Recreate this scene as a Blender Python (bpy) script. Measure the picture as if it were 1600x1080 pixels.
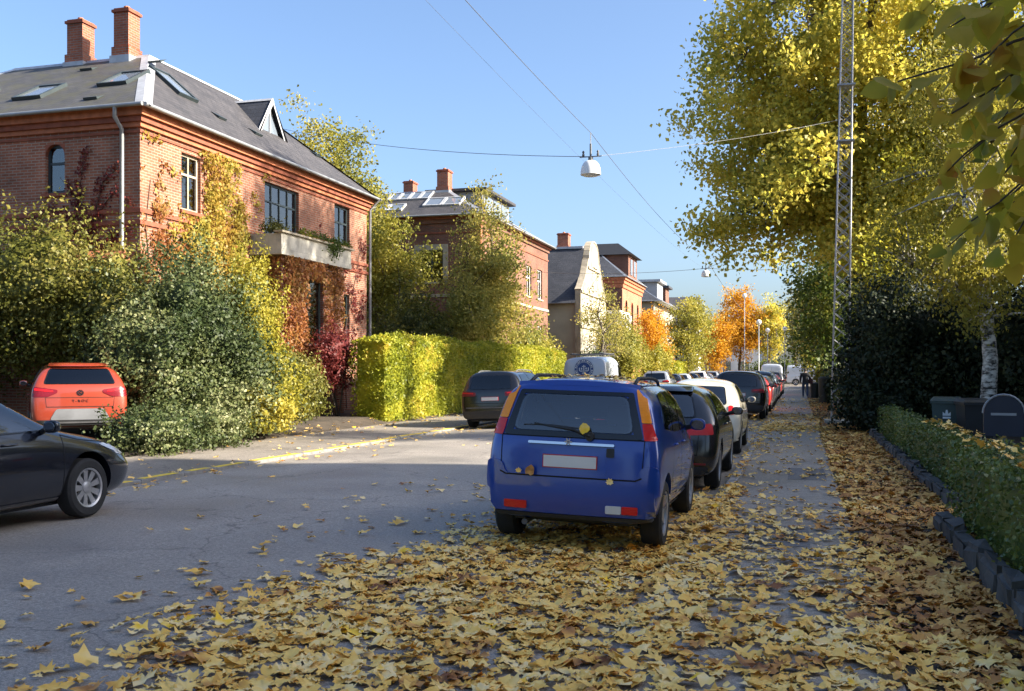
import bpy, bmesh, math, random
import numpy as np
from mathutils import Vector, Matrix, noise
from mathutils.bvhtree import BVHTree
from mathutils.geometry import delaunay_2d_cdt

for _o in list(bpy.data.objects):
    bpy.data.objects.remove(_o)
SC = bpy.context.scene
COL = SC.collection
R = math.radians

# ---------------------------------------------------------------- camera
cd = bpy.data.cameras.new('camera')
cam = bpy.data.objects.new('camera', cd)
COL.objects.link(cam)
cam.location = (0.0, 0.0, 1.68)
cam.rotation_euler = (R(90), 0, R(16.1))
cd.sensor_width = 36.0
cd.lens = 36.0 * 1550 / 1600
cd.shift_y = 40 / 1600
cd.clip_start = 0.05
cd.clip_end = 3000
SC.camera = cam

# ---------------------------------------------------------------- sky, sun, exposure
SUN_AZ, SUN_EL = 4.0, 29.0            # azimuth counted from +X (right of the street) towards +Y (down the street)
W = bpy.data.worlds.new('World')
SC.world = W
W.use_nodes = True
wn = W.node_tree.nodes
wl = W.node_tree.links
wn.clear()
sky = wn.new('ShaderNodeTexSky')
sky.sky_type = 'NISHITA'
sky.sun_disc = False
sky.sun_elevation = R(SUN_EL)
sky.sun_rotation = R(90 - SUN_AZ)
sky.altitude = 0
sky.air_density = 0.92
sky.dust_density = 3.0
sky.ozone_density = 4.0
bg = wn.new('ShaderNodeBackground')
bg.inputs['Strength'].default_value = 0.070
wo = wn.new('ShaderNodeOutputWorld')
wl.new(sky.outputs[0], bg.inputs[0])
wl.new(bg.outputs[0], wo.inputs[0])

sd = bpy.data.lights.new('sun', 'SUN')
sd.energy = 3.6
sd.angle = R(0.53)
sd.color = (1.0, 0.91, 0.76)
sun = bpy.data.objects.new('sun', sd)
COL.objects.link(sun)
_S = Vector((math.cos(R(SUN_EL)) * math.cos(R(SUN_AZ)), math.cos(R(SUN_EL)) * math.sin(R(SUN_AZ)), math.sin(R(SUN_EL))))
sun.rotation_euler = _S.to_track_quat('Z', 'Y').to_euler()
sun.location = (30, 10, 40)

SC.view_settings.view_transform = 'Standard'
SC.view_settings.look = 'None'
SC.view_settings.gamma = 1.0
SC.view_settings.use_curve_mapping = False
SC.view_settings.exposure = 2.15
SC.render.engine = 'CYCLES'
SC.cycles.use_denoising = True
SC.cycles.max_bounces = 6
SC.cycles.diffuse_bounces = 3
SC.cycles.glossy_bounces = 3
SC.cycles.transmission_bounces = 4
SC.cycles.transparent_max_bounces = 12
SC.cycles.caustics_reflective = False
SC.cycles.caustics_refractive = False

# ---------------------------------------------------------------- helpers
def tag(o, label=None, cat=None, group=None, kind=None):
    if label: o['label'] = label
    if cat: o['category'] = cat
    if group: o['group'] = group
    if kind: o['kind'] = kind
    return o

def thing(name, label, cat, loc=(0, 0, 0), rz=0.0, group=None):
    o = bpy.data.objects.new(name, None)
    o.empty_display_size = 0.2
    COL.objects.link(o)
    o.location = loc
    o.rotation_euler = (0, 0, rz)
    return tag(o, label, cat, group)

def link(name, me, parent=None):
    o = bpy.data.objects.new(name, me)
    COL.objects.link(o)
    if parent is not None:
        o.parent = parent
    return o

def kids(o):
    return [c for c in bpy.data.objects if c.parent == o]

KIDS = {}
def copy_tree(o, parent=None, table=None):
    c = o.copy()
    COL.objects.link(c)
    c.parent = parent
    for ch in (table or {}).get(o.name, []):
        copy_tree(ch, c, table)
    return c

def child_table():
    t = {}
    for c in bpy.data.objects:
        if c.parent is not None:
            t.setdefault(c.parent.name, []).append(c)
    return t

class MB:
    """collects geometry for ONE mesh object"""
    def __init__(self, off=(0, 0, 0)):
        self.v = []; self.f = []; self.mi = []; self.uv = []
        self.off = Vector(off)
    def add(self, pts, faces, mi=0, uvs=None):
        b = len(self.v)
        self.v += [tuple(Vector(p) - self.off) for p in pts]
        for k, f in enumerate(faces):
            self.f.append([b + i for i in f]); self.mi.append(mi)
            self.uv.append(uvs[k] if uvs else None)
        return self
    def quad(self, a, b, c, d, mi=0, uv=None):
        return self.add([a, b, c, d], [(0, 1, 2, 3)], mi, [uv] if uv else None)
    def box(self, x0, x1, y0, y1, z0, z1, mi=0):
        p = [(x, y, z) for z in (z0, z1) for y in (y0, y1) for x in (x0, x1)]
        fs = [(0, 2, 3, 1), (4, 5, 7, 6), (0, 1, 5, 4), (2, 6, 7, 3), (0, 4, 6, 2), (1, 3, 7, 5)]
        uvs = []
        for f in fs:
            q = [p[i] for i in f]
            dx = max(a[0] for a in q) - min(a[0] for a in q)
            dy = max(a[1] for a in q) - min(a[1] for a in q)
            dz = max(a[2] for a in q) - min(a[2] for a in q)
            if dz == 0: uvs.append([(a[0], a[1]) for a in q])
            elif dx == 0: uvs.append([(a[1], a[2]) for a in q])
            else: uvs.append([(a[0], a[2]) for a in q])
        return self.add(p, fs, mi, uvs)
    def obox(self, o, u, v, n, u0, u1, v0, v1, n0, n1, mi=0):
        o = Vector(o); u = Vector(u); v = Vector(v); n = Vector(n)
        p = [o + u * a + v * b + n * c for c in (n0, n1) for b in (v0, v1) for a in (u0, u1)]
        fs = [(0, 2, 3, 1), (4, 5, 7, 6), (0, 1, 5, 4), (2, 6, 7, 3), (0, 4, 6, 2), (1, 3, 7, 5)]
        uu = [(a, b) for c in (n0, n1) for b in (v0, v1) for a in (u0, u1)]
        return self.add(p, fs, mi, [[uu[i] for i in f] for f in fs])
    def tube(self, pts, rad, n=8, mi=0, caps=True):
        pts = [Vector(p) for p in pts]
        if not hasattr(rad, '__len__'): rad = [rad] * len(pts)
        rings = []; prev = None
        for i, p in enumerate(pts):
            d = (pts[min(i + 1, len(pts) - 1)] - pts[max(i - 1, 0)])
            if d.length < 1e-9: d = Vector((0, 0, 1))
            d.normalize()
            if prev is None:
                a = Vector((1, 0, 0)) if abs(d.x) < .9 else Vector((0, 1, 0))
                s = d.cross(a).normalized()
            else:
                s = (prev - d * prev.dot(d))
                s = s.normalized() if s.length > 1e-6 else d.orthogonal().normalized()
            prev = s
            t = d.cross(s)
            rings.append([p + (s * math.cos(2 * math.pi * k / n) + t * math.sin(2 * math.pi * k / n)) * rad[i] for k in range(n)])
        fs = []
        for i in range(len(rings) - 1):
            for k in range(n):
                fs.append((i * n + k, i * n + (k + 1) % n, (i + 1) * n + (k + 1) % n, (i + 1) * n + k))
        if caps:
            fs.append(tuple(range(n - 1, -1, -1)))
            fs.append(tuple((len(rings) - 1) * n + k for k in range(n)))
        return self.add([p for r in rings for p in r], fs, mi)
    def lathe(self, prof, n=24, c=(0, 0, 0), axis='z', mi=0):
        """prof: (radius, height) pairs"""
        pts = []; c = Vector(c)
        for r, h in prof:
            for k in range(n):
                a = 2 * math.pi * k / n
                q = (r * math.cos(a), r * math.sin(a), h)
                if axis == 'y': q = (r * math.cos(a), h, r * math.sin(a))
                if axis == 'x': q = (h, r * math.cos(a), r * math.sin(a))
                pts.append(c + Vector(q))
        fs = []
        for i in range(len(prof) - 1):
            for k in range(n):
                f = (i * n + k, i * n + (k + 1) % n, (i + 1) * n + (k + 1) % n, (i + 1) * n + k)
                fs.append(f if axis != 'y' else f[::-1])
        return self.add(pts, fs, mi)
    def prism(self, poly, fn, d0, d1, mi=0):
        """poly: 2-D outline; fn(a, b, d) -> point"""
        n = len(poly)
        pts = [fn(a, b, d0) for a, b in poly] + [fn(a, b, d1) for a, b in poly]
        fs = [tuple(range(n - 1, -1, -1)), tuple(range(n, 2 * n))]
        fs += [(i, (i + 1) % n, n + (i + 1) % n, n + i) for i in range(n)]
        return self.add(pts, fs, mi)
    def mesh(self, name, mats):
        me = bpy.data.meshes.new(name)
        me.from_pydata(self.v, [], self.f)
        for m in (mats if isinstance(mats, (list, tuple)) else [mats]):
            me.materials.append(M[m] if isinstance(m, str) else m)
        if any(self.mi):
            me.polygons.foreach_set('material_index', self.mi)
        if any(u is not None for u in self.uv):
            ul = me.uv_layers.new(name='UVMap')
            flat = []
            for f, u in zip(self.f, self.uv):
                if u is None: u = [(self.v[i][0] + self.v[i][1], self.v[i][2]) for i in f]
                for a in u: flat += [a[0], a[1]]
            ul.data.foreach_set('uv', flat)
        me.update()
        return me
    def build(self, name, mats, parent=None, smooth=False, sharp=None, fix=True):
        me = self.mesh(name, mats)
        if fix:
            bm = bmesh.new(); bm.from_mesh(me)
            bmesh.ops.recalc_face_normals(bm, faces=bm.faces)
            bm.to_mesh(me); bm.free()
        if smooth:
            me.polygons.foreach_set('use_smooth', [True] * len(me.polygons))
            if sharp: me.set_sharp_from_angle(angle=R(sharp))
        return link(name, me, parent)

def np_mesh(name, verts, faces, mat, smooth=False):
    """verts (N,3) and faces (F,k) arrays -> mesh"""
    me = bpy.data.meshes.new(name)
    verts = np.asarray(verts, dtype=np.float32); faces = np.asarray(faces, dtype=np.int32)
    me.vertices.add(len(verts)); me.vertices.foreach_set('co', verts.ravel())
    k = faces.shape[1]
    me.loops.add(faces.size); me.loops.foreach_set('vertex_index', faces.ravel())
    me.polygons.add(len(faces))
    me.polygons.foreach_set('loop_start', np.arange(0, faces.size, k, dtype=np.int32))
    me.materials.append(M[mat] if isinstance(mat, str) else mat)
    me.update(calc_edges=True)
    if smooth: me.polygons.foreach_set('use_smooth', [True] * len(me.polygons))
    return me

# ---------------------------------------------------------------- materials
M = {}
def newmat(name):
    m = bpy.data.materials.new(name); m.use_nodes = True
    n = m.node_tree.nodes; l = m.node_tree.links
    for x in list(n): n.remove(x)
    out = n.new('ShaderNodeOutputMaterial')
    M[name] = m
    return m, n, l, out

def principled(n, l, out, color=None, rough=.5, metal=0, spec=.5, coat=0):
    b = n.new('ShaderNodeBsdfPrincipled')
    if color is not None: b.inputs['Base Color'].default_value = (*color, 1)
    b.inputs['Roughness'].default_value = rough
    b.inputs['Metallic'].default_value = metal
    b.inputs['Specular IOR Level'].default_value = spec
    b.inputs['Coat Weight'].default_value = coat
    b.inputs['Coat Roughness'].default_value = .04
    l.new(b.outputs[0], out.inputs[0])
    return b

def ramp(n, stops, interp='LINEAR'):
    r = n.new('ShaderNodeValToRGB'); cr = r.color_ramp; cr.interpolation = interp
    while len(cr.elements) < len(stops): cr.elements.new(.5)
    for e, (p, c) in zip(cr.elements, stops):
        e.position = p; e.color = (*c, 1) if len(c) == 3 else c
    return r

def tex_noise(n, l, co, scale, detail=4, rough=.55, dist=0):
    t = n.new('ShaderNodeTexNoise')
    t.inputs['Scale'].default_value = scale; t.inputs['Detail'].default_value = detail
    t.inputs['Roughness'].default_value = rough; t.inputs['Distortion'].default_value = dist
    if co is not None: l.new(co, t.inputs['Vector'])
    return t

def bump(n, l, h, strength, dist=.01):
    b = n.new('ShaderNodeBump'); b.inputs['Strength'].default_value = strength; b.inputs['Distance'].default_value = dist
    l.new(h, b.inputs['Height'])
    return b

def mixc(n, l, fac, a, b, mode='MIX'):
    m = n.new('ShaderNodeMix'); m.data_type = 'RGBA'; m.blend_type = mode
    for s, v in ((m.inputs[0], fac), (m.inputs[6], a), (m.inputs[7], b)):
        if isinstance(v, (int, float)): s.default_value = v
        elif isinstance(v, tuple): s.default_value = (*v, 1)
        else: l.new(v, s)
    return m.outputs[2]

def simple(name, color, rough=.5, metal=0, spec=.5, coat=0, var=.12, vscale=3.0, bmp=0.0, bscale=60):
    m, n, l, out = newmat(name)
    b = principled(n, l, out, color, rough, metal, spec, coat)
    if var or bmp:
        co = n.new('ShaderNodeTexCoord').outputs['Object']
        if var:
            t = tex_noise(n, l, co, vscale, 5)
            c0 = tuple(max(0, x * (1 - var)) for x in color); c1 = tuple(min(1, x * (1 + var)) for x in color)
            r = ramp(n, [(.3, c0), (.7, c1)])
            l.new(t.outputs[0], r.inputs[0]); l.new(r.outputs[0], b.inputs['Base Color'])
        if bmp:
            t = tex_noise(n, l, co, bscale, 3)
            l.new(bump(n, l, t.outputs[0], bmp).outputs[0], b.inputs['Normal'])
    return m

def brick(name, c1, c2, mortar, bw=.24, bh=.075, ms=.011, soot=.35):
    m, n, l, out = newmat(name)
    b = principled(n, l, out, c1, .85, 0, .25)
    uv = n.new('ShaderNodeTexCoord').outputs['UV']
    t = n.new('ShaderNodeTexBrick')
    l.new(uv, t.inputs['Vector'])
    t.inputs['Color1'].default_value = (*c1, 1); t.inputs['Color2'].default_value = (*c2, 1); t.inputs['Mortar'].default_value = (*mortar, 1)
    t.inputs['Scale'].default_value = 1; t.inputs['Mortar Size'].default_value = ms
    t.inputs['Brick Width'].default_value = bw; t.inputs['Row Height'].default_value = bh; t.inputs['Bias'].default_value = -.1
    big = tex_noise(n, l, uv, .7, 6, .6)
    r = ramp(n, [(.32, (1 - soot, 1 - soot, 1 - soot)), (.62, (1.08, 1.05, 1.02))])
    l.new(big.outputs[0], r.inputs[0])
    c = mixc(n, l, 1.0, t.outputs['Color'], r.outputs[0], 'MULTIPLY')
    l.new(c, b.inputs['Base Color'])
    inv = n.new('ShaderNodeMath'); inv.operation = 'SUBTRACT'; inv.inputs[0].default_value = 1
    l.new(t.outputs['Fac'], inv.inputs[1])
    l.new(bump(n, l, inv.outputs[0], .6, .012).outputs[0], b.inputs['Normal'])
    return m

def slate(name, c1, c2, moss=None, bw=.34, bh=.2):
    m, n, l, out = newmat(name)
    b = principled(n, l, out, c1, .62, 0, .4)
    uv = n.new('ShaderNodeTexCoord').outputs['UV']
    t = n.new('ShaderNodeTexBrick'); l.new(uv, t.inputs['Vector'])
    t.inputs['Color1'].default_value = (*c1, 1); t.inputs['Color2'].default_value = (*c2, 1)
    t.inputs['Mortar'].default_value = (c1[0] * .35, c1[1] * .35, c1[2] * .35, 1)
    t.inputs['Scale'].default_value = 1; t.inputs['Mortar Size'].default_value = .009
    t.inputs['Brick Width'].default_value = bw; t.inputs['Row Height'].default_value = bh
    big = tex_noise(n, l, uv, .9, 6, .65)
    r = ramp(n, [(.35, (.8, .8, .8)), (.65, (1.15, 1.13, 1.1))])
    l.new(big.outputs[0], r.inputs[0])
    c = mixc(n, l, 1.0, t.outputs['Color'], r.outputs[0], 'MULTIPLY')
    if moss:
        mn = tex_noise(n, l, uv, 1.7, 7, .7)
        mr = ramp(n, [(.46, (0, 0, 0)), (.62, (.75, .75, .75))]); l.new(mn.outputs[0], mr.inputs[0])
        c = mixc(n, l, mr.outputs[0], c, moss)
    l.new(c, b.inputs['Base Color'])
    inv = n.new('ShaderNodeMath'); inv.operation = 'SUBTRACT'; inv.inputs[0].default_value = 1
    l.new(t.outputs['Fac'], inv.inputs[1])
    l.new(bump(n, l, inv.outputs[0], .7, .015).outputs[0], b.inputs['Normal'])
    return m

def leafmat(name, stops, transl=.4, rough=.5, nscale=.35, namp=1.0, spec=.3):
    """colour picked per leaf (random per mesh island) and per clump (soft noise)"""
    m, n, l, out = newmat(name)
    g = n.new('ShaderNodeNewGeometry')
    co = n.new('ShaderNodeTexCoord').outputs['Object']
    t = tex_noise(n, l, co, nscale, 3)
    ma = n.new('ShaderNodeMath'); ma.operation = 'MULTIPLY_ADD'; ma.inputs[1].default_value = 1.9 * namp; ma.inputs[2].default_value = .5 - .95 * namp - .22
    l.new(t.outputs[0], ma.inputs[0])
    mb = n.new('ShaderNodeMath'); mb.operation = 'MULTIPLY_ADD'; mb.inputs[1].default_value = .44; mb.use_clamp = True
    l.new(g.outputs['Random Per Island'], mb.inputs[0]); l.new(ma.outputs[0], mb.inputs[2])
    r = ramp(n, stops); l.new(mb.outputs[0], r.inputs[0])
    b = n.new('ShaderNodeBsdfPrincipled'); b.inputs['Roughness'].default_value = rough
    b.inputs['Specular IOR Level'].default_value = spec
    l.new(r.outputs[0], b.inputs['Base Color'])
    tr = n.new('ShaderNodeBsdfTranslucent'); l.new(r.outputs[0], tr.inputs['Color'])
    mx = n.new('ShaderNodeMixShader'); mx.inputs[0].default_value = transl
    l.new(b.outputs[0], mx.inputs[1]); l.new(tr.outputs[0], mx.inputs[2]); l.new(mx.outputs[0], out.inputs[0])
    return m

def glassmat(name, tint, rough=.02, ior=1.5, boost=0.04):
    m, n, l, out = newmat(name)
    tr = n.new('ShaderNodeBsdfTransparent'); tr.inputs[0].default_value = (*tint, 1)
    gl = n.new('ShaderNodeBsdfGlossy'); gl.inputs['Roughness'].default_value = rough
    fr = n.new('ShaderNodeFresnel'); fr.inputs[0].default_value = ior
    ad = n.new('ShaderNodeMath'); ad.operation = 'ADD'; ad.use_clamp = True; ad.inputs[1].default_value = boost
    l.new(fr.outputs[0], ad.inputs[0])
    mx = n.new('ShaderNodeMixShader'); l.new(ad.outputs[0], mx.inputs[0]); l.new(tr.outputs[0], mx.inputs[1]); l.new(gl.outputs[0], mx.inputs[2])
    l.new(mx.outputs[0], out.inputs[0])
    return m

def asphalt(name, c, scale=1.0, rough=.55, patch=.3, wet=.15):
    m, n, l, out = newmat(name)
    b = principled(n, l, out, c, rough, 0, .5)
    co = n.new('ShaderNodeTexCoord').outputs['Object']
    fine = tex_noise(n, l, co, 140 * scale, 3, .7)
    big = tex_noise(n, l, co, .55, 6, .6, .4)
    r1 = ramp(n, [(.3, tuple(x * .55 for x in c)), (.52, c), (.75, tuple(min(1, x * 1.9) for x in c))]); l.new(fine.outputs[0], r1.inputs[0])
    r2 = ramp(n, [(.3, (1 - patch,) * 3), (.7, (1 + patch * .6,) * 3)]); l.new(big.outputs[0], r2.inputs[0])
    mid = tex_noise(n, l, co, 38 * scale, 2, .8); r4 = ramp(n, [(.3, (.62,) * 3), (.7, (1.35,) * 3)]); l.new(mid.outputs[0], r4.inputs[0])
    vo = n.new('ShaderNodeTexVoronoi'); vo.feature = 'DISTANCE_TO_EDGE'; vo.inputs['Scale'].default_value = .33; wv = tex_noise(n, l, co, 1.6, 5); va = n.new('ShaderNodeVectorMath'); va.operation = 'ADD'; l.new(co, va.inputs[0]); l.new(wv.outputs[1], va.inputs[1]); l.new(va.outputs[0], vo.inputs['Vector'])
    r5 = ramp(n, [(.0, (.45,) * 3), (.006, (1, 1, 1))]); l.new(vo.outputs['Distance'], r5.inputs[0])
    c_ = mixc(n, l, 1.0, r1.outputs[0], r2.outputs[0], 'MULTIPLY'); c_ = mixc(n, l, 1.0, c_, r4.outputs[0], 'MULTIPLY')
    l.new(mixc(n, l, 1.0, c_, r5.outputs[0], 'MULTIPLY'), b.inputs['Base Color'])
    r3 = ramp(n, [(.35, (rough - wet,) * 3), (.65, (rough + .12,) * 3)]); l.new(big.outputs[0], r3.inputs[0])
    l.new(r3.outputs[0], b.inputs['Roughness'])
    l.new(bump(n, l, fine.outputs[0], .35, .006).outputs[0], b.inputs['Normal'])
    return m

asphalt('road_asphalt', (.29, .258, .222), 1.0, .64, .30, .14)
asphalt('path_asphalt', (.29, .25, .205), .8, .62, .35, .1)
asphalt('road_patch', (.27, .235, .195), .9, .7, .2, .1)
asphalt('patch_asphalt', (.15, .14, .135), .8, .7, .2, .1)
asphalt('left_path_asphalt', (.22, .19, .155), .8, .75, .3, .1)
asphalt('verge_gravel', (.07, .055, .04), .35, .9, .5, .02)
simple('granite', (.33, .32, .31), .8, var=.25, vscale=9, bmp=.35)
simple('yellow_paint', (.72, .52, .05), .7, var=.3, vscale=9)
simple('kerb_grey', (.20, .195, .19), .85, var=.3, vscale=7, bmp=.35)
simple('rock', (.075, .072, .068), .9, var=.4, vscale=5, bmp=.6, bscale=25)
simple('soil', (.06, .045, .03), .95, var=.4, vscale=2, bmp=.6, bscale=20)
simple('lawn', (.05, .07, .02), .95, var=.4, vscale=1.5, bmp=.8, bscale=40)
brick('red_brick', (.38, .142, .082), (.26, .095, .058), (.34, .27, .21), soot=.45)
brick('dark_brick', (.25, .095, .06), (.17, .07, .05), (.19, .15, .12), soot=.3)
brick('bright_brick', (.52, .16, .08), (.42, .12, .06), (.35, .25, .18), soot=.2)
brick('chimney_brick', (.42, .13, .065), (.28, .085, .05), (.28, .22, .18), soot=.45)
simple('cornice_brick', (.42, .14, .065), .85, var=.25, vscale=5)
simple('string_course', (.25, .075, .04), .85, var=.25, vscale=5)
slate('mossy_slate', (.085, .083, .082), (.06, .059, .06), (.085, .08, .045))
slate('grey_slate', (.07, .066, .07), (.05, .048, .052))
slate('blue_slate', (.055, .058, .07), (.042, .045, .055))
simple('lead', (.42, .43, .45), .55, .2, var=.15, vscale=4)
simple('zinc', (.30, .31, .32), .5, .5, var=.15)
simple('dark_frame', (.03, .042, .045), .45, var=.15)
simple('white_paint', (.72, .72, .70), .5, var=.06)
simple('cream_render', (.30, .27, .205), .9, var=.45, vscale=1.1, bmp=.2, bscale=30)
simple('olive_render', (.40, .36, .26), .9, var=.12, vscale=.8, bmp=.2, bscale=30)
simple('white_render', (.75, .74, .71), .9, var=.08, vscale=.8)
simple('grey_render', (.36, .36, .37), .9, var=.1, vscale=.8)
simple('stone_trim', (.36, .31, .23), .85, var=.2, vscale=4)
simple('concrete', (.40, .375, .32), .9, var=.4, vscale=2.2, bmp=.3, bscale=25)
simple('terracotta', (.45, .17, .08), .8, var=.25, vscale=5)
simple('curtain', (.62, .60, .55), .95, var=.12, vscale=6)
simple('blind', (.50, .43, .30), .95, var=.08, vscale=3)
simple('room', (.05, .045, .04), .95, var=.2)
glassmat('window_glass', (.80, .84, .84), .03, 1.55, .12)
simple('bark', (.075, .06, .045), .95, var=.4, vscale=5, bmp=.9, bscale=18)
simple('pale_bark', (.20, .17, .13), .95, var=.35, vscale=5, bmp=.7, bscale=18)
simple('vine_wood', (.11, .07, .05), .95, var=.3)
simple('galvanised', (.33, .335, .34), .5, .35, var=.15, vscale=3)
simple('wire_dark', (.12, .125, .13), .6, .3, var=0)
simple('lamp_white', (.80, .79, .76), .4, var=.05)
simple('lamp_glass', (.62, .64, .66), .3, var=.03)
simple('bin_green', (.05, .075, .07), .5, var=.15)
simple('bin_black', (.02, .022, .024), .5, var=.15)
simple('print_white', (.75, .77, .76), .6, var=0)
simple('mailbox_blue', (.016, .02, .035), .45, var=.1)
def _birch():
    m, n, l, out = newmat('birch_bark')
    b = principled(n, l, out, (.6, .57, .5), .85, 0, .2)
    co = n.new('ShaderNodeTexCoord').outputs['Object']
    mp = n.new('ShaderNodeMapping'); mp.inputs['Scale'].default_value = (2.2, 2.2, 5.0); l.new(co, mp.inputs[0])
    t = tex_noise(n, l, mp.outputs[0], 2.2, 5, .65)
    r = ramp(n, [(.42, (.045, .04, .035)), (.5, (.35, .32, .27)), (.58, (.62, .59, .52))]); l.new(t.outputs[0], r.inputs[0])
    l.new(r.outputs[0], b.inputs['Base Color'])
_birch()
# foliage
leafmat('gold_leaf', [(0, (.22, .26, .05)), (.3, (.44, .42, .07)), (.62, (.68, .57, .09)), (1, (.86, .70, .14))], .58, nscale=.7)
leafmat('lime_leaf', [(0, (.20, .24, .03)), (.4, (.46, .38, .035)), (.75, (.62, .44, .05)), (1, (.48, .20, .04))], .6, nscale=3.5)
leafmat('hedge_leaf', [(0, (.10, .13, .012)), (.4, (.28, .30, .025)), (.75, (.46, .43, .04)), (1, (.52, .36, .06))], .4, nscale=1.1)
leafmat('ivy_leaf', [(0, (.025, .045, .014)), (.5, (.065, .088, .028)), (.8, (.15, .17, .06)), (1, (.34, .34, .17))], .25, .5, nscale=.6, spec=.3)
leafmat('shrub_leaf', [(0, (.06, .075, .015)), (.5, (.16, .16, .03)), (1, (.34, .28, .07))], .35, .45, nscale=.6)
leafmat('yellow_shrub_leaf', [(0, (.14, .15, .015)), (.5, (.32, .29, .035)), (1, (.50, .40, .06))], .4, .45, nscale=.8)
leafmat('red_leaf', [(0, (.10, .018, .018)), (.6, (.20, .038, .035)), (1, (.30, .12, .06))], .4, nscale=1.0)
leafmat('orange_leaf', [(0, (.20, .06, .025)), (.5, (.34, .14, .04)), (1, (.36, .26, .07))], .4, nscale=.8)
leafmat('creeper_leaf', [(0, (.30, .13, .03)), (.4, (.42, .29, .05)), (1, (.30, .32, .06))], .4, nscale=.9)
leafmat('olive_leaf', [(0, (.035, .05, .012)), (.5, (.10, .105, .02)), (1, (.24, .19, .03))], .4, nscale=.5)
leafmat('yellowgreen_leaf', [(0, (.13, .15, .03)), (.5, (.30, .28, .045)), (1, (.52, .42, .07))], .45, nscale=.4)
leafmat('alder_leaf', [(0, (.15, .18, .04)), (.5, (.34, .31, .07)), (1, (.58, .45, .10))], .5, nscale=.6)
leafmat('sunny_leaf', [(0, (.22, .24, .03)), (.5, (.46, .42, .05)), (1, (.70, .58, .08))], .5, nscale=.5)
leafmat('amber_leaf', [(0, (.40, .20, .015)), (.5, (.62, .30, .02)), (1, (.66, .40, .03))], .45, nscale=.6)
leafmat('green_leaf', [(0, (.04, .07, .012)), (.6, (.10, .14, .02)), (1, (.26, .25, .03))], .4, nscale=.4)
leafmat('yew_leaf', [(0, (.010, .018, .008)), (.6, (.022, .034, .013)), (1, (.05, .06, .02))], .15, .6, nscale=.8)
leafmat('birch_leaf', [(0, (.15, .16, .03)), (.5, (.32, .29, .045)), (1, (.50, .40, .06))], .5, nscale=.6)
leafmat('box_leaf', [(0, (.055, .085, .022)), (.6, (.13, .18, .04)), (1, (.27, .28, .07))], .25, .4, nscale=1.5, spec=.5)
leafmat('fallen_leaf', [(0, (.20, .07, .02)), (.14, (.55, .25, .06)), (.34, (.90, .52, .10)), (.6, (.96, .64, .18)), (.82, (.96, .73, .36)), (1, (.98, .60, .04))], .06, .55, nscale=2.6, namp=1.0)
leafmat('brown_fallen_leaf', [(0, (.18, .065, .02)), (.3, (.46, .20, .055)), (.6, (.72, .38, .09)), (.85, (.84, .54, .18)), (1, (.90, .52, .05))], .06, .6, nscale=2.4, namp=.9)

def road_z(x):
    t = (x + 5.2) / 4.2
    return .09 * (1 - t * t) if abs(t) <= 1 else 0.0
# ================================================================= GROUND
def struct(name, mb, mat, parent=None, **k):
    o = mb.build(name, mat, parent, **k)
    if parent is None: o['kind'] = 'structure'
    return o

mb = MB(); mb.quad((-700, -60, -.08), (700, -60, -.08), (700, 1300, -.08), (-700, 1300, -.08)); struct('ground', mb, 'soil')
mb = MB()
xs = [-9.42 + 8.42 * i / 28 for i in range(29)]
ys = [-30 + 2 * i for i in range(72)]
vv = [(x, y, road_z(x) + .006 * noise.noise(Vector((x * .4, y * .4, 3)))) for y in ys for x in xs]
ff = [(j * 29 + i, j * 29 + i + 1, (j + 1) * 29 + i + 1, (j + 1) * 29 + i) for j in range(len(ys) - 1) for i in range(28)]
mb.add(vv, ff); struct('road', mb, 'road_asphalt', smooth=True)
mb = MB(); mb.quad((-120, 111.5, .094), (120, 111.5, .094), (120, 121, .094), (-120, 121, .094)); struct('cross_street', mb, 'road_asphalt')

def sheet(name, x0, x1, y0, y1, z, mat, thick=.25):
    mb = MB(); mb.box(x0, x1, y0, y1, z - thick, z); return struct(name, mb, mat)
path = sheet('pavement_right', -.86, .52, -30, 111, .08, 'path_asphalt')
verge = sheet('verge_right', .522, 1.72, -30, 111, .072, 'verge_gravel')
sheet('garden_ground_right', 1.722, 60, -30, 111, .11, 'soil')
lpath = sheet('pavement_left', -12.25, -9.57, -30, 111, .05, 'left_path_asphalt')
mb = MB(); mb.quad((-13.0, -30, .24), (-12.252, -30, .045), (-12.252, 111, .045), (-13.0, 111, .24))
mb.quad((-80, -30, .24), (-13.0, -30, .24), (-13.0, 111, .24), (-80, 111, .24)); struct('garden_ground_left', mb, 'soil')
mb = MB(); mb.quad((-20, 12.5, .262), (-12.6, 12.5, .18), (-12.6, 19.3, .18), (-20, 19.3, .262)); struct('driveway', mb, 'left_path_asphalt')
# asphalt repairs and joints on the right pavement
mb = MB(); mb.box(-.15, .40, 15.2, 17.0, .081, .084); struct('asphalt_patch', mb, 'patch_asphalt')
mb = MB(); mb.box(-.5, .1, 9.4, 10.6, .081, .084); struct('asphalt_patch', mb, 'patch_asphalt')
mb = MB(); mb.box(-.85, .51, 25.2, 25.33, .081, .085); struct('joint_strip', mb, 'granite')
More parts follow.
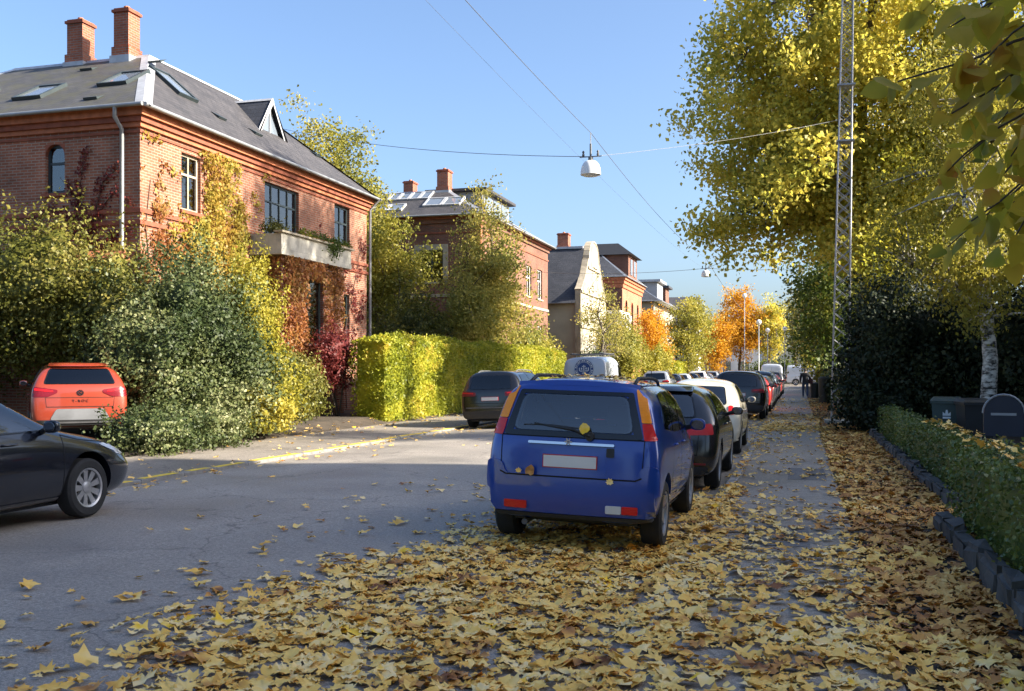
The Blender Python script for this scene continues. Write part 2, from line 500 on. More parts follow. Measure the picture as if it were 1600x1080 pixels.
# street drain and tar seams on the road
mb = MB()
def tar(pts, w=.035):
    mb = MB()
    for a, b in zip(pts[:-1], pts[1:]):
        a = Vector((*a, 0)); b = Vector((*b, 0)); d = (b - a).normalized(); s = Vector((-d.y, d.x, 0)) * w
        q = [a - s, a + s, b + s, b - s]
        mb.add([(p.x, p.y, road_z(p.x) + .011) for p in q], [(0, 1, 2, 3)])
    return struct('road_seam', mb, 'patch_asphalt')
random.seed(3)
def road_patch(x0, x1, y0, y1):
    mb = MB(); nx = 6; xs_ = [x0 + (x1 - x0) * i / nx for i in range(nx + 1)]
    for a, b in zip(xs_[:-1], xs_[1:]):
        mb.add([(a, y0, road_z(a) + .010), (b, y0 + random.uniform(-.02, .02), road_z(b) + .010), (b, y1, road_z(b) + .010), (a, y1, road_z(a) + .010)], [(0, 1, 2, 3)])
    return struct('road_patch', mb, 'road_patch')

random.seed(11)
def kerb(name, x0, x1, y0, y1, top, yellow=None, mat='granite'):
    base = MB(); base.box(x0 + .012, x1 - .012, -30, 111, -.2, top - .03)
    k = struct(name, base, mat)
    y = y0
    while y < y1:
        L = random.uniform(.85, 1.2)
        mb = MB(); j = random.uniform(-.006, .006); t = top + random.uniform(-.006, .008)
        b = .014
        X0, X1, Y0, Y1 = x0 + j, x1 + j, y + .008, y + L - .008
        mb.add([(X0, Y0, -.15), (X1, Y0, -.15), (X1, Y1, -.15), (X0, Y1, -.15),
                (X0, Y0, t - b), (X1, Y0, t - b), (X1, Y1, t - b), (X0, Y1, t - b),
                (X0 + b, Y0 + b, t), (X1 - b, Y0 + b, t), (X1 - b, Y1 - b, t), (X0 + b, Y1 - b, t)],
               [(0, 1, 5, 4), (1, 2, 6, 5), (2, 3, 7, 6), (3, 0, 4, 7), (4, 5, 9, 8), (5, 6, 10, 9), (6, 7, 11, 10), (7, 4, 8, 11), (8, 9, 10, 11)])
        s = mb.build('kerb_stone', mat, k)
        if yellow and yellow(y + L / 2):
            pm = MB(); pm.box(X0 + .008, X1 - .004, Y0 + random.uniform(.0, .2), Y1 - random.uniform(0, .2), t + .001, t + .005)
            pm.build('paint_mark', 'yellow_paint', s)
        y += L
    return k
kerb('kerb_right', -1.0, -.865, 3, 62, .085)
kerb('kerb_left', -9.565, -9.42, 4, 66, .058, yellow=lambda y: (int(y * .62) % 3 != 0 or 15 < y < 28) and y < 34, mat='kerb_grey')

# ================================================================= BUILDING HELPERS
UP = Vector((0, 0, 1))
def wall(mb, o, u, n, Wd, Ht, opens=(), depth=.22, mi=0, v0=0.0):
    o = Vector(o); u = Vector(u); n = Vector(n)
    us = sorted({0, Wd, *[a for w in opens for a in w[:2]]}); vs = sorted({v0, Ht, *[a for w in opens for a in w[2:4]]})
    for a0, a1 in zip(us[:-1], us[1:]):
        for b0, b1 in zip(vs[:-1], vs[1:]):
            cu, cv = (a0 + a1) / 2, (b0 + b1) / 2
            if any(w[0] < cu < w[1] and w[2] < cv < w[3] for w in opens): continue
            mb.quad(o + u * a0 + UP * b0, o + u * a1 + UP * b0, o + u * a1 + UP * b1, o + u * a0 + UP * b1, mi,
                    [(a0, b0), (a1, b0), (a1, b1), (a0, b1)])
    for w in opens:
        c = [(w[0], w[2]), (w[1], w[2]), (w[1], w[3]), (w[0], w[3])]
        for (a, b), (p, q) in zip(c, c[1:] + c[:1]):
            mb.quad(o + u * a + UP * b, o + u * a + UP * b - n * depth, o + u * p + UP * q - n * depth, o + u * p + UP * q, mi,
                    [(a, b), (a + depth, b), (p + depth, q), (p, q)])

def window(parent, P, o, u, n, w, cols=2, rows=(.62,), frame='dark_frame', curtain=None, sill='string_course', fw=.07, arch=0.0, rec=.1, trim=None):
    """a window set into opening w of a wall; rows: heights of the transoms as fractions"""
    o = Vector(o); u = Vector(u); n = Vector(n); u0, u1, v0, v1 = w
    mb = MB(P)
    def bar(a0, a1, b0, b1, d0=-rec - .06, d1=-rec): mb.obox(o, u, UP, n, a0, a1, b0, b1, d0, d1)
    bar(u0, u0 + fw, v0, v1); bar(u1 - fw, u1, v0, v1)
    bar(u0 + fw, u1 - fw, v0, v0 + fw); bar(u0 + fw, u1 - fw, v1 - fw, v1)
    H = v1 - v0; ts = [v0 + fw] + [v0 + H * r for r in rows] + [v1 - fw]
    cw = (u1 - u0 - 2 * fw) / cols
    for t in ts[1:-1]: bar(u0 + fw, u1 - fw, t - fw * .45, t + fw * .45, -rec - .055, -rec + .004)
    for c in range(1, cols):
        a = u0 + fw + cw * c; bar(a - fw * .4, a + fw * .4, v0 + fw, v1 - fw, -rec - .05, -rec + .002)
    f = mb.build('window', frame, parent)
    for i in range(len(ts) - 1):
        for c in range(cols):
            p = MB(P); a0 = u0 + fw + cw * c + .02; a1 = a0 + cw - .04
            p.obox(o, u, UP, n, a0, a1, ts[i] + .02, ts[i + 1] - .02, -rec - .034, -rec - .028)
            p.build('pane', 'window_glass', f)
    if arch:
        for s in (0, 1):      # brick spandrels that round the head
            p = MB(P); pts = []
            hw = (u1 - u0) / 2
            for k in range(7):
                a = math.pi / 2 * k / 6
                pts.append((u0 + hw - hw * math.cos(a) if s == 0 else u1 - hw + hw * math.cos(a), v1 - arch + arch * math.sin(a)))
            pts.append((u0 - .001 if s == 0 else u1 + .001, v1))
            p.prism(pts, lambda a, b, d: o + u * a + UP * b + n * d, -rec, .004)
            p.build('arch_spandrel', trim or 'string_course', f)
    if curtain:
        cb = MB(P); k = 0
        for (a0, a1) in ((u0 + .02, u0 + (u1 - u0) * .36), (u1 - (u1 - u0) * .36, u1 - .02)) if curtain == 'curtain' else ((u0 + .03, u1 - .03),):
            nn = 10
            for j in range(nn):
                x0 = a0 + (a1 - a0) * j / nn; x1 = a0 + (a1 - a0) * (j + 1) / nn
                d = .03 if curtain == 'curtain' else 0
                e0, e1 = (-rec - .16 + (d if j % 2 else 0)), (-rec - .16 + (0 if j % 2 else d))
                b0 = v0 if curtain == 'curtain' else v0 + H * .25
                cb.quad(o + u * x0 + UP * b0 + n * e0, o + u * x1 + UP * b0 + n * e1, o + u * x1 + UP * v1 + n * e1, o + u * x0 + UP * v1 + n * e0)
        cb.build('curtain' if curtain == 'curtain' else 'roller_blind', curtain, f, fix=False)
    if sill:
        p = MB(P); p.obox(o, u, UP, n, u0 - .08, u1 + .08, v0 - .09, v0 - .003, -rec, .07); p.build('sill', sill, f)
    return f

def slope(mb, a, b, c, d, mi=0):
    """roof slope a-b along the eave, c-d along the top (c above b); UV in metres"""
    a, b, c, d = map(Vector, (a, b, c, d)); u = (b - a).normalized()
    nrm = (b - a).cross(d - a).normalized(); v = nrm.cross(u)
    mb.quad(a, b, c, d, mi, [((p - a).dot(u), (p - a).dot(v)) for p in (a, b, c, d)])

def strip(mb, a, b, wid, up=.03, nrm=(0, 0, 1)):
    """flashing laid along an edge"""
    a, b = Vector(a), Vector(b); d = (b - a).normalized(); s = d.cross(Vector(nrm)).normalized() * wid / 2; z = Vector((0, 0, up))
    lo = Vector((0, 0, -.06))
    p = [a - s + lo, a + z, a + s + lo, b - s + lo, b + z, b + s + lo]
    mb.add(p, [(0, 1, 4, 3), (1, 2, 5, 4)])

def hip_roof(root, P, e, z0, d, z1, mats, lead='lead', deck='zinc', wide=.22):
    """truncated hip: e eave rectangle (x0,x1,y0,y1) at z0, d deck rectangle at z1; mats for near(-Y), street(+X), far, back slopes"""
    E = [(e[1], e[2], z0), (e[1], e[3], z0), (e[0], e[3], z0), (e[0], e[2], z0)]
    D = [(d[1], d[2], z1), (d[1], d[3], z1), (d[0], d[3], z1), (d[0], d[2], z1)]
    obs = {}
    for nm, i, j, m in (('roof_slope', 0, 1, mats[1]), ('roof_slope', 1, 2, mats[2]), ('roof_slope', 2, 3, mats[3]), ('roof_slope', 3, 0, mats[0])):
        mb = MB(P); slope(mb, E[i], E[j], D[j], D[i]); obs[i] = mb.build(nm, m, root, fix=False)
    mb = MB(P); mb.quad(*D); mb.build('roof_deck', deck, root)
    for i in range(4):
        mb = MB(P); strip(mb, E[i], D[i], wide); mb.build('hip_flashing', lead, root, fix=False)
        mb = MB(P); strip(mb, D[i], D[(i + 1) % 4], .2, .05); mb.build('ridge_flashing', lead, root, fix=False)
    mb = MB(P); mb.quad(*[(x, y, z0 - .02) for x, y, z in E]); mb.build('soffit', 'white_paint', root)
    for i in range(4):
        a, b = Vector(E[i]), Vector(E[(i + 1) % 4]); mb = MB(P); out = Vector(((a + b) / 2 - Vector(((e[0] + e[1]) / 2, (e[2] + e[3]) / 2, z0))))
        s = Vector((math.copysign(.05, out.x), 0, 0)) if abs(b.x - a.x) < .01 else Vector((0, math.copysign(.05, out.y), 0))
        mb.tube([a + s - UP * .03, b + s - UP * .03], .055, 8); mb.build('gutter', 'zinc', root, smooth=True, sharp=50)
    return obs

def band(root, P, x0, x1, y0, y1, z0, z1, out, mat, name='cornice'):
    """a moulding running round the front and the two ends"""
    mb = MB(P)
    mb.box(x1, x1 + out, y0 - out, y1 + out, z0, z1)
    mb.box(x0, x1 - .001, y0 - out, y0, z0, z1); mb.box(x0, x1 - .001, y1, y1 + out, z0, z1)
    return mb.build(name, mat, root)

def chimney(root, P, x0, x1, y0, y1, z0, z1, mat='chimney_brick'):
    mb = MB(P); mb.box(x0, x1, y0, y1, z0, z1)
    c = mb.build('chimney', mat, root)
    mb = MB(P); mb.box(x0 - .05, x1 + .05, y0 - .05, y1 + .05, z1 - .13, z1 - .05); mb.build('chimney_cap', 'string_course', c)
    mb = MB(P); mb.box(x0 - .05, x1 + .05, y0 - .05, y1 + .05, z0 - .3, z0 + (z1 - z0) * .22); mb.build('chimney_foot', mat, c)
    mb = MB(P); mb.box(x0 - .09, x1 + .09, y0 - .09, y1 + .09, z0 - .35, z0 + .06); mb.build('flashing', 'lead', c)
    mb = MB(P)
    mb.lathe([(.09, z1 - .05), (.09, z1 + .12), (.06, z1 + .12)], 10, ((x0 + x1) / 2, (y0 + y1) / 2, 0)); mb.build('chimney_pot', 'terracotta', c)
    return c

def roof_window(root, P, a, u, v, w, h, frame='dark_frame', tilt=0.0, name='roof_window'):
    """a skylight lying on a slope: a lower left corner, u along the eave, v up the slope"""
    a = Vector(a); u = Vector(u).normalized(); v = Vector(v).normalized(); n = u.cross(v).normalized()
    if n.z < 0: n = -n
    if tilt:
        pass
    mb = MB(P); t = .08
    mb.obox(a, u, v, n, 0, t, 0, h, -.05, .1); mb.obox(a, u, v, n, w - t, w, 0, h, -.05, .1)
    mb.obox(a, u, v, n, t, w - t, 0, t, -.05, .098); mb.obox(a, u, v, n, t, w - t, h - t, h, -.05, .098)
    f = mb.build(name, frame, root)
    mb = MB(P); mb.obox(a, u, v, n, t, w - t, t, h - t, .03, .06); mb.build('pane', 'roof_glass', f)
    return f
m_, n_, l_, o_ = newmat('roof_glass'); principled(n_, l_, o_, (.16, .19, .23), .05, 0, 1.0)

# ================================================================= HOUSE 1 (red brick villa with creeper)
P = Vector((-16, 21.5, 0)); Y0, Y1, EH = 21.5, 35.2, 8.35; XB = -27.0
h1 = thing('brick_villa', 'large red brick villa with creeper, hipped slate roof, two chimneys and a balcony', 'house', P)
front_o = Vector((-16, Y0, 0)); fu = Vector((0, 1, 0)); fn = Vector((1, 0, 0))
near_o = Vector((XB, Y0, 0)); nu = Vector((1, 0, 0)); nn = Vector((0, -1, 0))
wins_f = [(1.75, 2.65, 6.05, 7.6), (6.1, 8.3, 5.55, 7.62), (10.95, 12.2, 6.1, 7.7), (1.7, 2.7, 2.3, 4.5), (10.9, 12.2, 2.3, 4.5)]
mb = MB(P); wall(mb, front_o, fu, fn, Y1 - Y0, EH, wins_f); mb.build('street_wall', 'red_brick', h1, fix=False)
wins_n = [(8.12, 8.72, 6.3, 7.58), (4.6, 5.3, 6.3, 7.58), (7.9, 8.9, 2.3, 4.3)]
mb = MB(P); wall(mb, near_o, nu, nn, 11.0, EH, wins_n); mb.build('end_wall', 'red_brick', h1, fix=False)
mb = MB(P); wall(mb, (-16, Y1, 0), (-1, 0, 0), (0, 1, 0), 11, EH); mb.build('end_wall', 'red_brick', h1, fix=False)
mb = MB(P); wall(mb, (XB, Y1, 0), (0, -1, 0), (-1, 0, 0), Y1 - Y0, EH); mb.build('back_wall', 'red_brick', h1, fix=False)
window(h1, P, front_o, fu, fn, wins_f[0], 2, (.64,), 'stone_trim', 'curtain')
window(h1, P, front_o, fu, fn, wins_f[1], 4, (.22, .72), 'dark_frame', 'curtain', None, fw=.06)
window(h1, P, front_o, fu, fn, wins_f[2], 2, (.62,), 'dark_frame', 'curtain')
window(h1, P, front_o, fu, fn, wins_f[3], 2, (.62,), 'dark_frame', 'curtain')
window(h1, P, front_o, fu, fn, wins_f[4], 2, (.62,), 'dark_frame', 'curtain')
window(h1, P, near_o, nu, nn, wins_n[0], 1, (.62,), 'dark_frame', 'curtain', arch=.3)
window(h1, P, near_o, nu, nn, wins_n[1], 1, (.62,), 'dark_frame', 'curtain', arch=.3)
window(h1, P, near_o, nu, nn, wins_n[2], 2, (.62,), 'dark_frame', 'curtain')
band(h1, P, XB, -16, Y0, Y1, 8.12, 8.33, .24, 'cornice_brick')
band(h1, P, XB, -16, Y0, Y1, 7.98, 8.117, .15, 'string_course')
band(h1, P, XB, -16, Y0, Y1, 7.86, 7.977, .08, 'cornice_brick')
band(h1, P, XB, -16, Y0, Y1, 7.62 + .1, 7.79, .035, 'string_course', 'string_course')
band(h1, P, XB, -16, Y0, Y1, 5.70, 5.80, .05, 'string_course', 'string_course')
band(h1, P, XB, -16, Y0, Y1, 5.40, 5.50, .05, 'string_course', 'string_course')
EV = (XB - .38, -15.62, Y0 - .38, Y1 + .38); DK = (-24, -19, 25.95, 31.5); Z1 = 11.27
hip_roof(h1, P, EV, EH, DK, Z1, ('mossy_slate', 'grey_slate', 'grey_slate', 'grey_slate'), wide=.42)
chimney(h1, P, -20.02, -19.5, 25.65, 26.2, 11.2, 12.72)
chimney(h1, P, -21.85, -21.28, 25.8, 26.35, 11.2, 12.6)
# skylights, vents: positions along the slopes
fs_v = Vector((-19 + 15.62, 0, Z1 - EH)); ns_v = Vector((0, 25.95 - (Y0 - .38), Z1 - EH))
def on_front(y, t): return Vector((-15.62, y, EH)) + fs_v * t
def on_near(x, t): return Vector((x, Y0 - .38, EH)) + ns_v * t
roof_window(h1, P, on_front(24.6, .42), (0, 1, 0), fs_v, .95, 1.35)
roof_window(h1, P, on_near(-18.45, .38), (1, 0, 0), ns_v, .95, 1.2)
roof_window(h1, P, on_near(-20.7, .25), (1, 0, 0), ns_v, .95, 1.2)
roof_window(h1, P, on_near(-23.2, .3), (1, 0, 0), ns_v, .95, 1.2)
for (q, u_, v_) in ((on_front(26.0, .30), (0, 1, 0), fs_v), (on_front(28.1, .3), (0, 1, 0), fs_v), (on_front(33.0, .42), (0, 1, 0), fs_v), (on_near(-17.9, .13), (1, 0, 0), ns_v), (on_near(-18.3, .80), (1, 0, 0), ns_v), (on_near(-20.6, .78), (1, 0, 0), ns_v)):
    mb = MB(P); u_ = Vector(u_); v_ = v_.normalized(); n_ = u_.cross(v_); n_ = n_ if n_.z > 0 else -n_
    mb.prism([(0, 0), (.34, 0), (0, .07)], lambda a, b, d: q + v_ * a + n_ * (b + .01) + u_ * d, 0, .42); mb.build('roof_vent', 'dark_frame', h1)
# triangular dormer
Yd0, Yd1, Zd0, Zd1, Xd = 29.25, 31.15, 9.62, 10.95, -17.35
ym = (Yd0 + Yd1) / 2
def roof_x(z): return -15.62 - (z - EH) / (Z1 - EH) * 3.38
mb = MB(P)
mb.add([(Xd, Yd0 + .1, Zd0), (Xd, Yd1 - .1, Zd0), (Xd, ym, Zd1 - .12), (Xd + .04, Yd0 + .24, Zd0 + .1), (Xd + .04, Yd1 - .24, Zd0 + .1), (Xd + .04, ym, Zd1 - .36)],
       [(0, 1, 4, 3), (1, 2, 5, 4), (2, 0, 3, 5)])
dm = mb.build('dormer', 'zinc', h1)
mb = MB(P); mb.add([(Xd + .02, Yd0 + .24, Zd0 + .1), (Xd + .02, Yd1 - .24, Zd0 + .1), (Xd + .02, ym, Zd1 - .36)], [(0, 1, 2)]); mb.build('pane', 'roof_glass', dm)
mb = MB(P); mb.box(Xd + .01, Xd + .06, ym - .03, ym + .03, Zd0 + .08, Zd1 - .38); mb.build('mullion', 'lead', dm)
for s, ye in ((0, Yd0), (1, Yd1)):
    mb = MB(P); slope(mb, (Xd + .16, ye, Zd0 - .03), (roof_x(Zd0) - .02, ye, Zd0 - .03), (roof_x(Zd1) - .25, ym, Zd1), (Xd + .16, ym, Zd1)); mb.build('dormer_roof', 'blue_slate', dm, fix=False)
    mb = MB(P); strip(mb, (Xd + .16, ye, Zd0 - .03), (Xd + .16, ym, Zd1), .14, .03, (1, 0, .3)); mb.build('verge_trim', 'lead', dm, fix=False)
mb = MB(P); strip(mb, (Xd + .16, ym, Zd1), (roof_x(Zd1) - .25, ym, Zd1), .16, .03); mb.build('ridge_cap', 'lead', dm, fix=False)
mb = MB(P); strip(mb, (roof_x(Zd0) - .02, Yd0 - .04, Zd0), (roof_x(Zd1) - .2, ym - .1, Zd1 + .02), .14, .04); mb.build('valley_flashing', 'lead', dm, fix=False)
# drainpipe
mb = MB(P); mb.tube([(-16.42, Y0 - .42, 8.3), (-16.44, Y0 - .40, 8.05), (-16.44, Y0 - .13, 7.8), (-16.44, Y0 - .13, .3)], .055, 8); mb.build('drainpipe', 'zinc', h1, smooth=True, sharp=50)
mb = MB(P); mb.tube([(-15.55, 35.4, 8.3), (-15.9, 35.32, 7.9), (-15.9, 35.32, .3)], .05, 8); mb.build('drainpipe', 'zinc', h1, smooth=True, sharp=50)
# bay and balcony
mb = MB(P); wall(mb, (-15.08, 27.0, 0), fu, fn, 4.3, 5.2, [(1.55, 2.75, 2.5, 4.65)]); mb.build('bay_wall', 'red_brick', h1, fix=False)
mb = MB(P); wall(mb, (-16, 27.0, 0), (1, 0, 0), (0, -1, 0), .92, 5.2); mb.build('bay_wall', 'red_brick', h1, fix=False)
mb = MB(P); wall(mb, (-15.08, 31.3, 0), (-1, 0, 0), (0, 1, 0), .92, 5.2); mb.build('bay_wall', 'red_brick', h1, fix=False)
window(h1, P, (-15.08, 27.0, 0), fu, fn, (1.55, 2.75, 2.5, 4.65), 1, (), 'dark_frame', 'blind', 'string_course')
mb = MB(P); mb.box(-16, -14.92, 26.72, 31.58, 5.21, 5.38); bl = mb.build('balcony', 'concrete', h1)
mb = MB(P); mb.box(-15.05, -14.93, 26.73, 31.57, 5.385, 5.86); mb.build('parapet', 'concrete', bl)
mb = MB(P); mb.box(-16, -15.055, 26.73, 26.85, 5.385, 5.84); mb.build('parapet', 'concrete', bl)
mb = MB(P); mb.box(-16, -15.055, 31.45, 31.57, 5.385, 5.84); mb.build('parapet', 'concrete', bl)
mb = MB(P); mb.box(-15.14, -14.84, 26.64, 31.66, 5.862, 5.92); mb.build('coping', 'stone_trim', bl)
# small annex wall with tiled top by the near end
mb = MB(); mb.box(-18.8, -16.05, 20.75, 21.05, .2, 4.40); gw = mb.build('garden_wall', 'red_brick')
tag(gw, 'low red brick garden wall running from the corner of the creeper villa', 'wall')
mb = MB(); mb.prism([(-.26, 4.41), (.26, 4.41), (0, 4.68)], lambda a, b, d: (d, 20.9 + a, b), -18.85, -16.0); mb.build('tile_coping', 'terracotta', gw)

# ================================================================= HOUSE 2 (dark brick, behind the alder)
P = Vector((-16, 49.4, 0)); EH2 = 9.9
h2 = thing('dark_brick_villa', 'dark red brick villa with skylights and one chimney behind the tall bushy tree', 'house', P)
wn2 = [(1.6, 2.95, 6.4, 8.1), (1.6, 2.95, 2.4, 4.6)]
mb = MB(P); wall(mb, (-21, 49.4, 0), nu, nn, 5.0, EH2, wn2); mb.build('end_wall', 'dark_brick', h2, fix=False)
for w in wn2: window(h2, P, (-21, 49.4, 0), nu, nn, w, 2, (.62,), 'dark_frame', None, 'stone_trim')
for w in wn2[:1]:
    mb = MB(P)
    mb.box(-21 + w[0] - .28, -21 + w[0] - .005, 49.36, 49.44, w[2] - .1, w[3] + .3); mb.box(-21 + w[1] + .005, -21 + w[1] + .28, 49.36, 49.44, w[2] - .1, w[3] + .3)
    mb.box(-21 + w[0], -21 + w[1], 49.355, 49.44, w[3] + .005, w[3] + .3); mb.build('window_surround', 'stone_trim', h2)
wf2 = [(1.5, 2.7, 6.3, 8.2), (4.2, 5.4, 6.3, 8.2), (9.2, 10.4, 6.3, 8.2), (11.9, 13.1, 6.3, 8.2), (11.9, 13.1, 2.4, 4.6), (9.2, 10.4, 2.4, 4.6)]
mb = MB(P); wall(mb, (-16, 49.4, 0), fu, fn, 14.6, EH2, wf2); mb.build('street_wall', 'dark_brick', h2, fix=False)
for w in wf2: window(h2, P, (-16, 49.4, 0), fu, fn, w, 2, (.62,), 'white_paint', 'curtain', 'stone_trim')
mb = MB(P); wall(mb, (-21, 52.4, 0), (0, -1, 0), (-1, 0, 0), 3.0, EH2); mb.build('return_wall', 'dark_brick', h2, fix=False)
mb = MB(P); wall(mb, (-28, 52.4, 0), nu, nn, 7.0, EH2); mb.build('end_wall', 'dark_brick', h2, fix=False)
mb = MB(P); wall(mb, (-16, 64, 0), (-1, 0, 0), (0, 1, 0), 12.0, EH2); mb.build('end_wall', 'dark_brick', h2, fix=False)
mb = MB(P); wall(mb, (-28, 64, 0), (0, -1, 0), (-1, 0, 0), 11.6, EH2); mb.build('back_wall', 'dark_brick', h2, fix=False)
for z0, z1, out, m in ((9.7, 9.88, .2, 'string_course'), (9.5, 9.697, .1, 'dark_brick'), (8.95, 9.05, .05, 'string_course'), (5.6, 5.75, .06, 'stone_trim')):
    mb = MB(P); mb.box(-16, -16 + out, 49.4 - out, 64 + out, z0, z1); mb.box(-21 - out, -16.001, 49.4 - out, 49.4, z0, z1); mb.build('cornice', m, h2)
mb = MB(P); mb.box(-16.12, -15.93, 49.31, 49.52, .3, 9.48); mb.build('quoin', 'cornice_brick', h2)
EV2 = (-28.3, -15.6, 49.0, 64.4); DK2 = (-25, -18.7, 52.2, 61); Z2 = 11.75
hip_roof(h2, P, EV2, EH2, DK2, Z2, ('grey_slate',) * 4, wide=.3)
chimney(h2, P, -19.4, -18.75, 52.1, 52.8, 11.7, 12.95)
chimney(h2, P, -22.4, -21.8, 54.5, 55.2, 11.7, 12.9)
n2v = Vector((0, 3.2, Z2 - EH2))
def on_n2(x, t): return Vector((x, 49.0, EH2)) + n2v * t
roof_window(h2, P, on_n2(-19.5, .34), (1, 0, 0), n2v, 1.05, 1.15, 'lead'); roof_window(h2, P, on_n2(-18.42, .34), (1, 0, 0), n2v, 1.05, 1.15, 'lead')
for k in range(5): roof_window(h2, P, on_n2(-22.6 + k * .62, .66), (1, 0, 0), n2v, .6, 1.1, 'lead')
for k in range(2): roof_window(h2, P, on_n2(-22.4 + k * .95, .22), (1, 0, 0), n2v, .9, .9, 'lead')
mb = MB(P); mb.box(-20, -17.0, 52.9, 58.2, 10.2, 11.75); at = mb.build('attic', 'zinc', h2)
mb = MB(P); mb.box(-20.3, -16.65, 52.55, 58.55, 11.76, 11.92); mb.build('attic_roof', 'grey_slate', at)
for k in range(3):
    mb = MB(P); mb.box(-16.999, -16.97, 53.4 + 1.6 * k, 54.6 + 1.6 * k, 10.8, 11.6); mb.build('attic_window', 'roof_glass', at)

# ================================================================= HOUSE 3 (cream house with curved gable)
P = Vector((-14.5, 67.4, 0))
h3 = thing('gabled_house', 'cream rendered house with curved gable and dark slate roof', 'house', P)
def gable_prof():
    pts = [(0, .2), (9.3, .2), (9.3, 7.3)]
    for k in range(1, 9):
        t = k / 8; pts.append((9.3 - 2.45 * t, 7.3 + 2.2 * (.55 * t + .45 * t * t)))
    pts += [(6.85, 9.65), (6.5, 9.7), (6.45, 10.0)]
    for k in range(1, 10):
        a = math.pi * k / 10; pts.append((4.65 + 1.75 * math.cos(a), 10.0 + 1.15 * math.sin(a)))
    pts += [(2.85, 10.0), (2.8, 9.7), (2.45, 9.65)]
    for k in range(1, 9):
        t = 1 - k / 8; pts.append((2.45 * (1 - t) if False else 2.45 * t, 7.3 + 2.2 * (.55 * t + .45 * t * t)))
    return pts
gp = gable_prof()
mb = MB(P); mb.prism(gp, lambda a, b, d: (-14.5 + d, 67.4 + a, b), -.4, 0); mb.build('gable', 'cream_render', h3)
mb = MB(P)
cl = gp[2:]
for (a, b), (c, d) in zip(cl[:-1], cl[1:]):
    A, B = Vector((0, 67.4 + a, b)), Vector((0, 67.4 + c, d)); t = (B - A).normalized(); nn_ = Vector((0, t.z, -t.y))
    q = [(-14.93, *(A)[1:]), (-14.46, *(A)[1:]), (-14.46, *(B)[1:]), (-14.93, *(B)[1:])]
    up = nn_ * .10
    q2 = [(p[0], p[1] + up.y, p[2] + up.z) for p in q]
    mb.add(q + q2, [(0, 1, 2, 3), (4, 5, 6, 7), (0, 1, 5, 4), (1, 2, 6, 5), (2, 3, 7, 6), (3, 0, 4, 7)])
mb.build('gable_coping', 'stone_trim', h3)
for z0_, y0_, y1_ in ((4.7, 67.4, 76.7), (7.15, 67.45, 76.65), (9.05, 69.9, 74.2)):
    mb = MB(P); mb.box(-14.5, -14.40, y0_, y1_, z0_, z0_ + .16); mb.build('string_course', 'stone_trim', h3)
for (a0, a1, b0, b1) in ((4.1, 5.2, 9.3, 10.4), (1.4, 2.6, 5.4, 7.0), (4.0, 5.3, 5.4, 7.0), (6.7, 7.9, 5.4, 7.0), (1.4, 2.6, 2.2, 4.2), (4.0, 5.3, 2.2, 4.2), (6.7, 7.9, 2.2, 4.2)):
    window(h3, P, (-14.38, 67.4, 0), fu, fn, (a0, a1, b0, b1), 2, (.6,), 'white_paint', None, 'stone_trim')
mb = MB(P); mb.box(-25, -14.9, 67.6, 76.5, .2, 6.6); mb.build('wall', 'olive_render', h3)
for w_ in ((-18.2, -17.0), (-21.5, -20.3)):
    for z_ in ((2.4, 4.2),):
        window(h3, P, (0, 67.56, 0), nu, nn, (*w_, *z_), 2, (.6,), 'dark_frame', None, 'stone_trim')
mb = MB(P); slope(mb, (-25.2, 67.2, 6.4), (-14.88, 67.2, 6.4), (-14.88, 70.4, 10.6), (-25.2, 70.4, 10.6)); mb.build('roof_slope', 'blue_slate', h3, fix=False)
mb = MB(P); slope(mb, (-14.88, 76.9, 6.4), (-25.2, 76.9, 6.4), (-25.2, 73.7, 10.6), (-14.88, 73.7, 10.6)); mb.build('roof_slope', 'blue_slate', h3, fix=False)
mb = MB(P); mb.quad((-25.2, 70.4, 10.6), (-14.88, 70.4, 10.6), (-14.88, 73.7, 10.6), (-25.2, 73.7, 10.6)); mb.build('roof_deck', 'zinc', h3)
mb = MB(P); mb.box(-25.2, -14.95, 70.25, 70.45, 10.55, 10.72); mb.build('ridge_flashing', 'lead', h3)
mb = MB(P); mb.box(-25, -24.9, 67.6, 76.5, 6.6, 10.5); mb.build('back_gable', 'olive_render', h3)
chimney(h3, P, -16.9, -16.1, 70.5, 71.3, 10.6, 11.75)
mb = MB(P); mb.box(-15.6, -13.6, 77.0, 81.2, .2, 6.2); an = mb.build('porch', 'cream_render', h3)
mb = MB(P); mb.box(-15.8, -13.4, 76.8, 81.4, 6.2, 6.45); mb.build('porch_cornice', 'white_render', an)
for k in range(3):
    mb = MB(P); mb.lathe([(.22, .2), (.22, .5), (.17, .6), (.15, 5.6), (.22, 5.8), (.22, 6.19)], 12, (-13.35, 77.4 + 1.7 * k, 0)); mb.build('column', 'white_render', an, smooth=True, sharp=40)

# ================================================================= HOUSE 4 (bright brick with arched windows)
P = Vector((-14.5, 84.3, 0))
h4 = thing('arched_brick_house', 'bright red brick house with arched windows and a large dormer', 'house', P)
wf4 = [(1.6, 2.7, 5.4, 7.9), (4.8, 5.9, 5.4, 7.9), (8.0, 9.1, 5.4, 7.9), (1.6, 2.7, 2.0, 4.3), (4.8, 5.9, 2.0, 4.3), (8.0, 9.1, 2.0, 4.3)]
mb = MB(P); wall(mb, P, fu, fn, 10.9, 9.8, wf4); mb.build('street_wall', 'bright_brick', h4, fix=False)
for w in wf4: window(h4, P, P, fu, fn, w, 2, (.65,), 'dark_frame', None, 'stone_trim', arch=.5 if w[2] > 5 else 0, trim='cornice_brick')
mb = MB(P); wall(mb, (-24.5, 84.3, 0), nu, nn, 10, 9.8); mb.build('end_wall', 'dark_brick', h4, fix=False)  # end walls take the darker brick: their shade is put into the colour
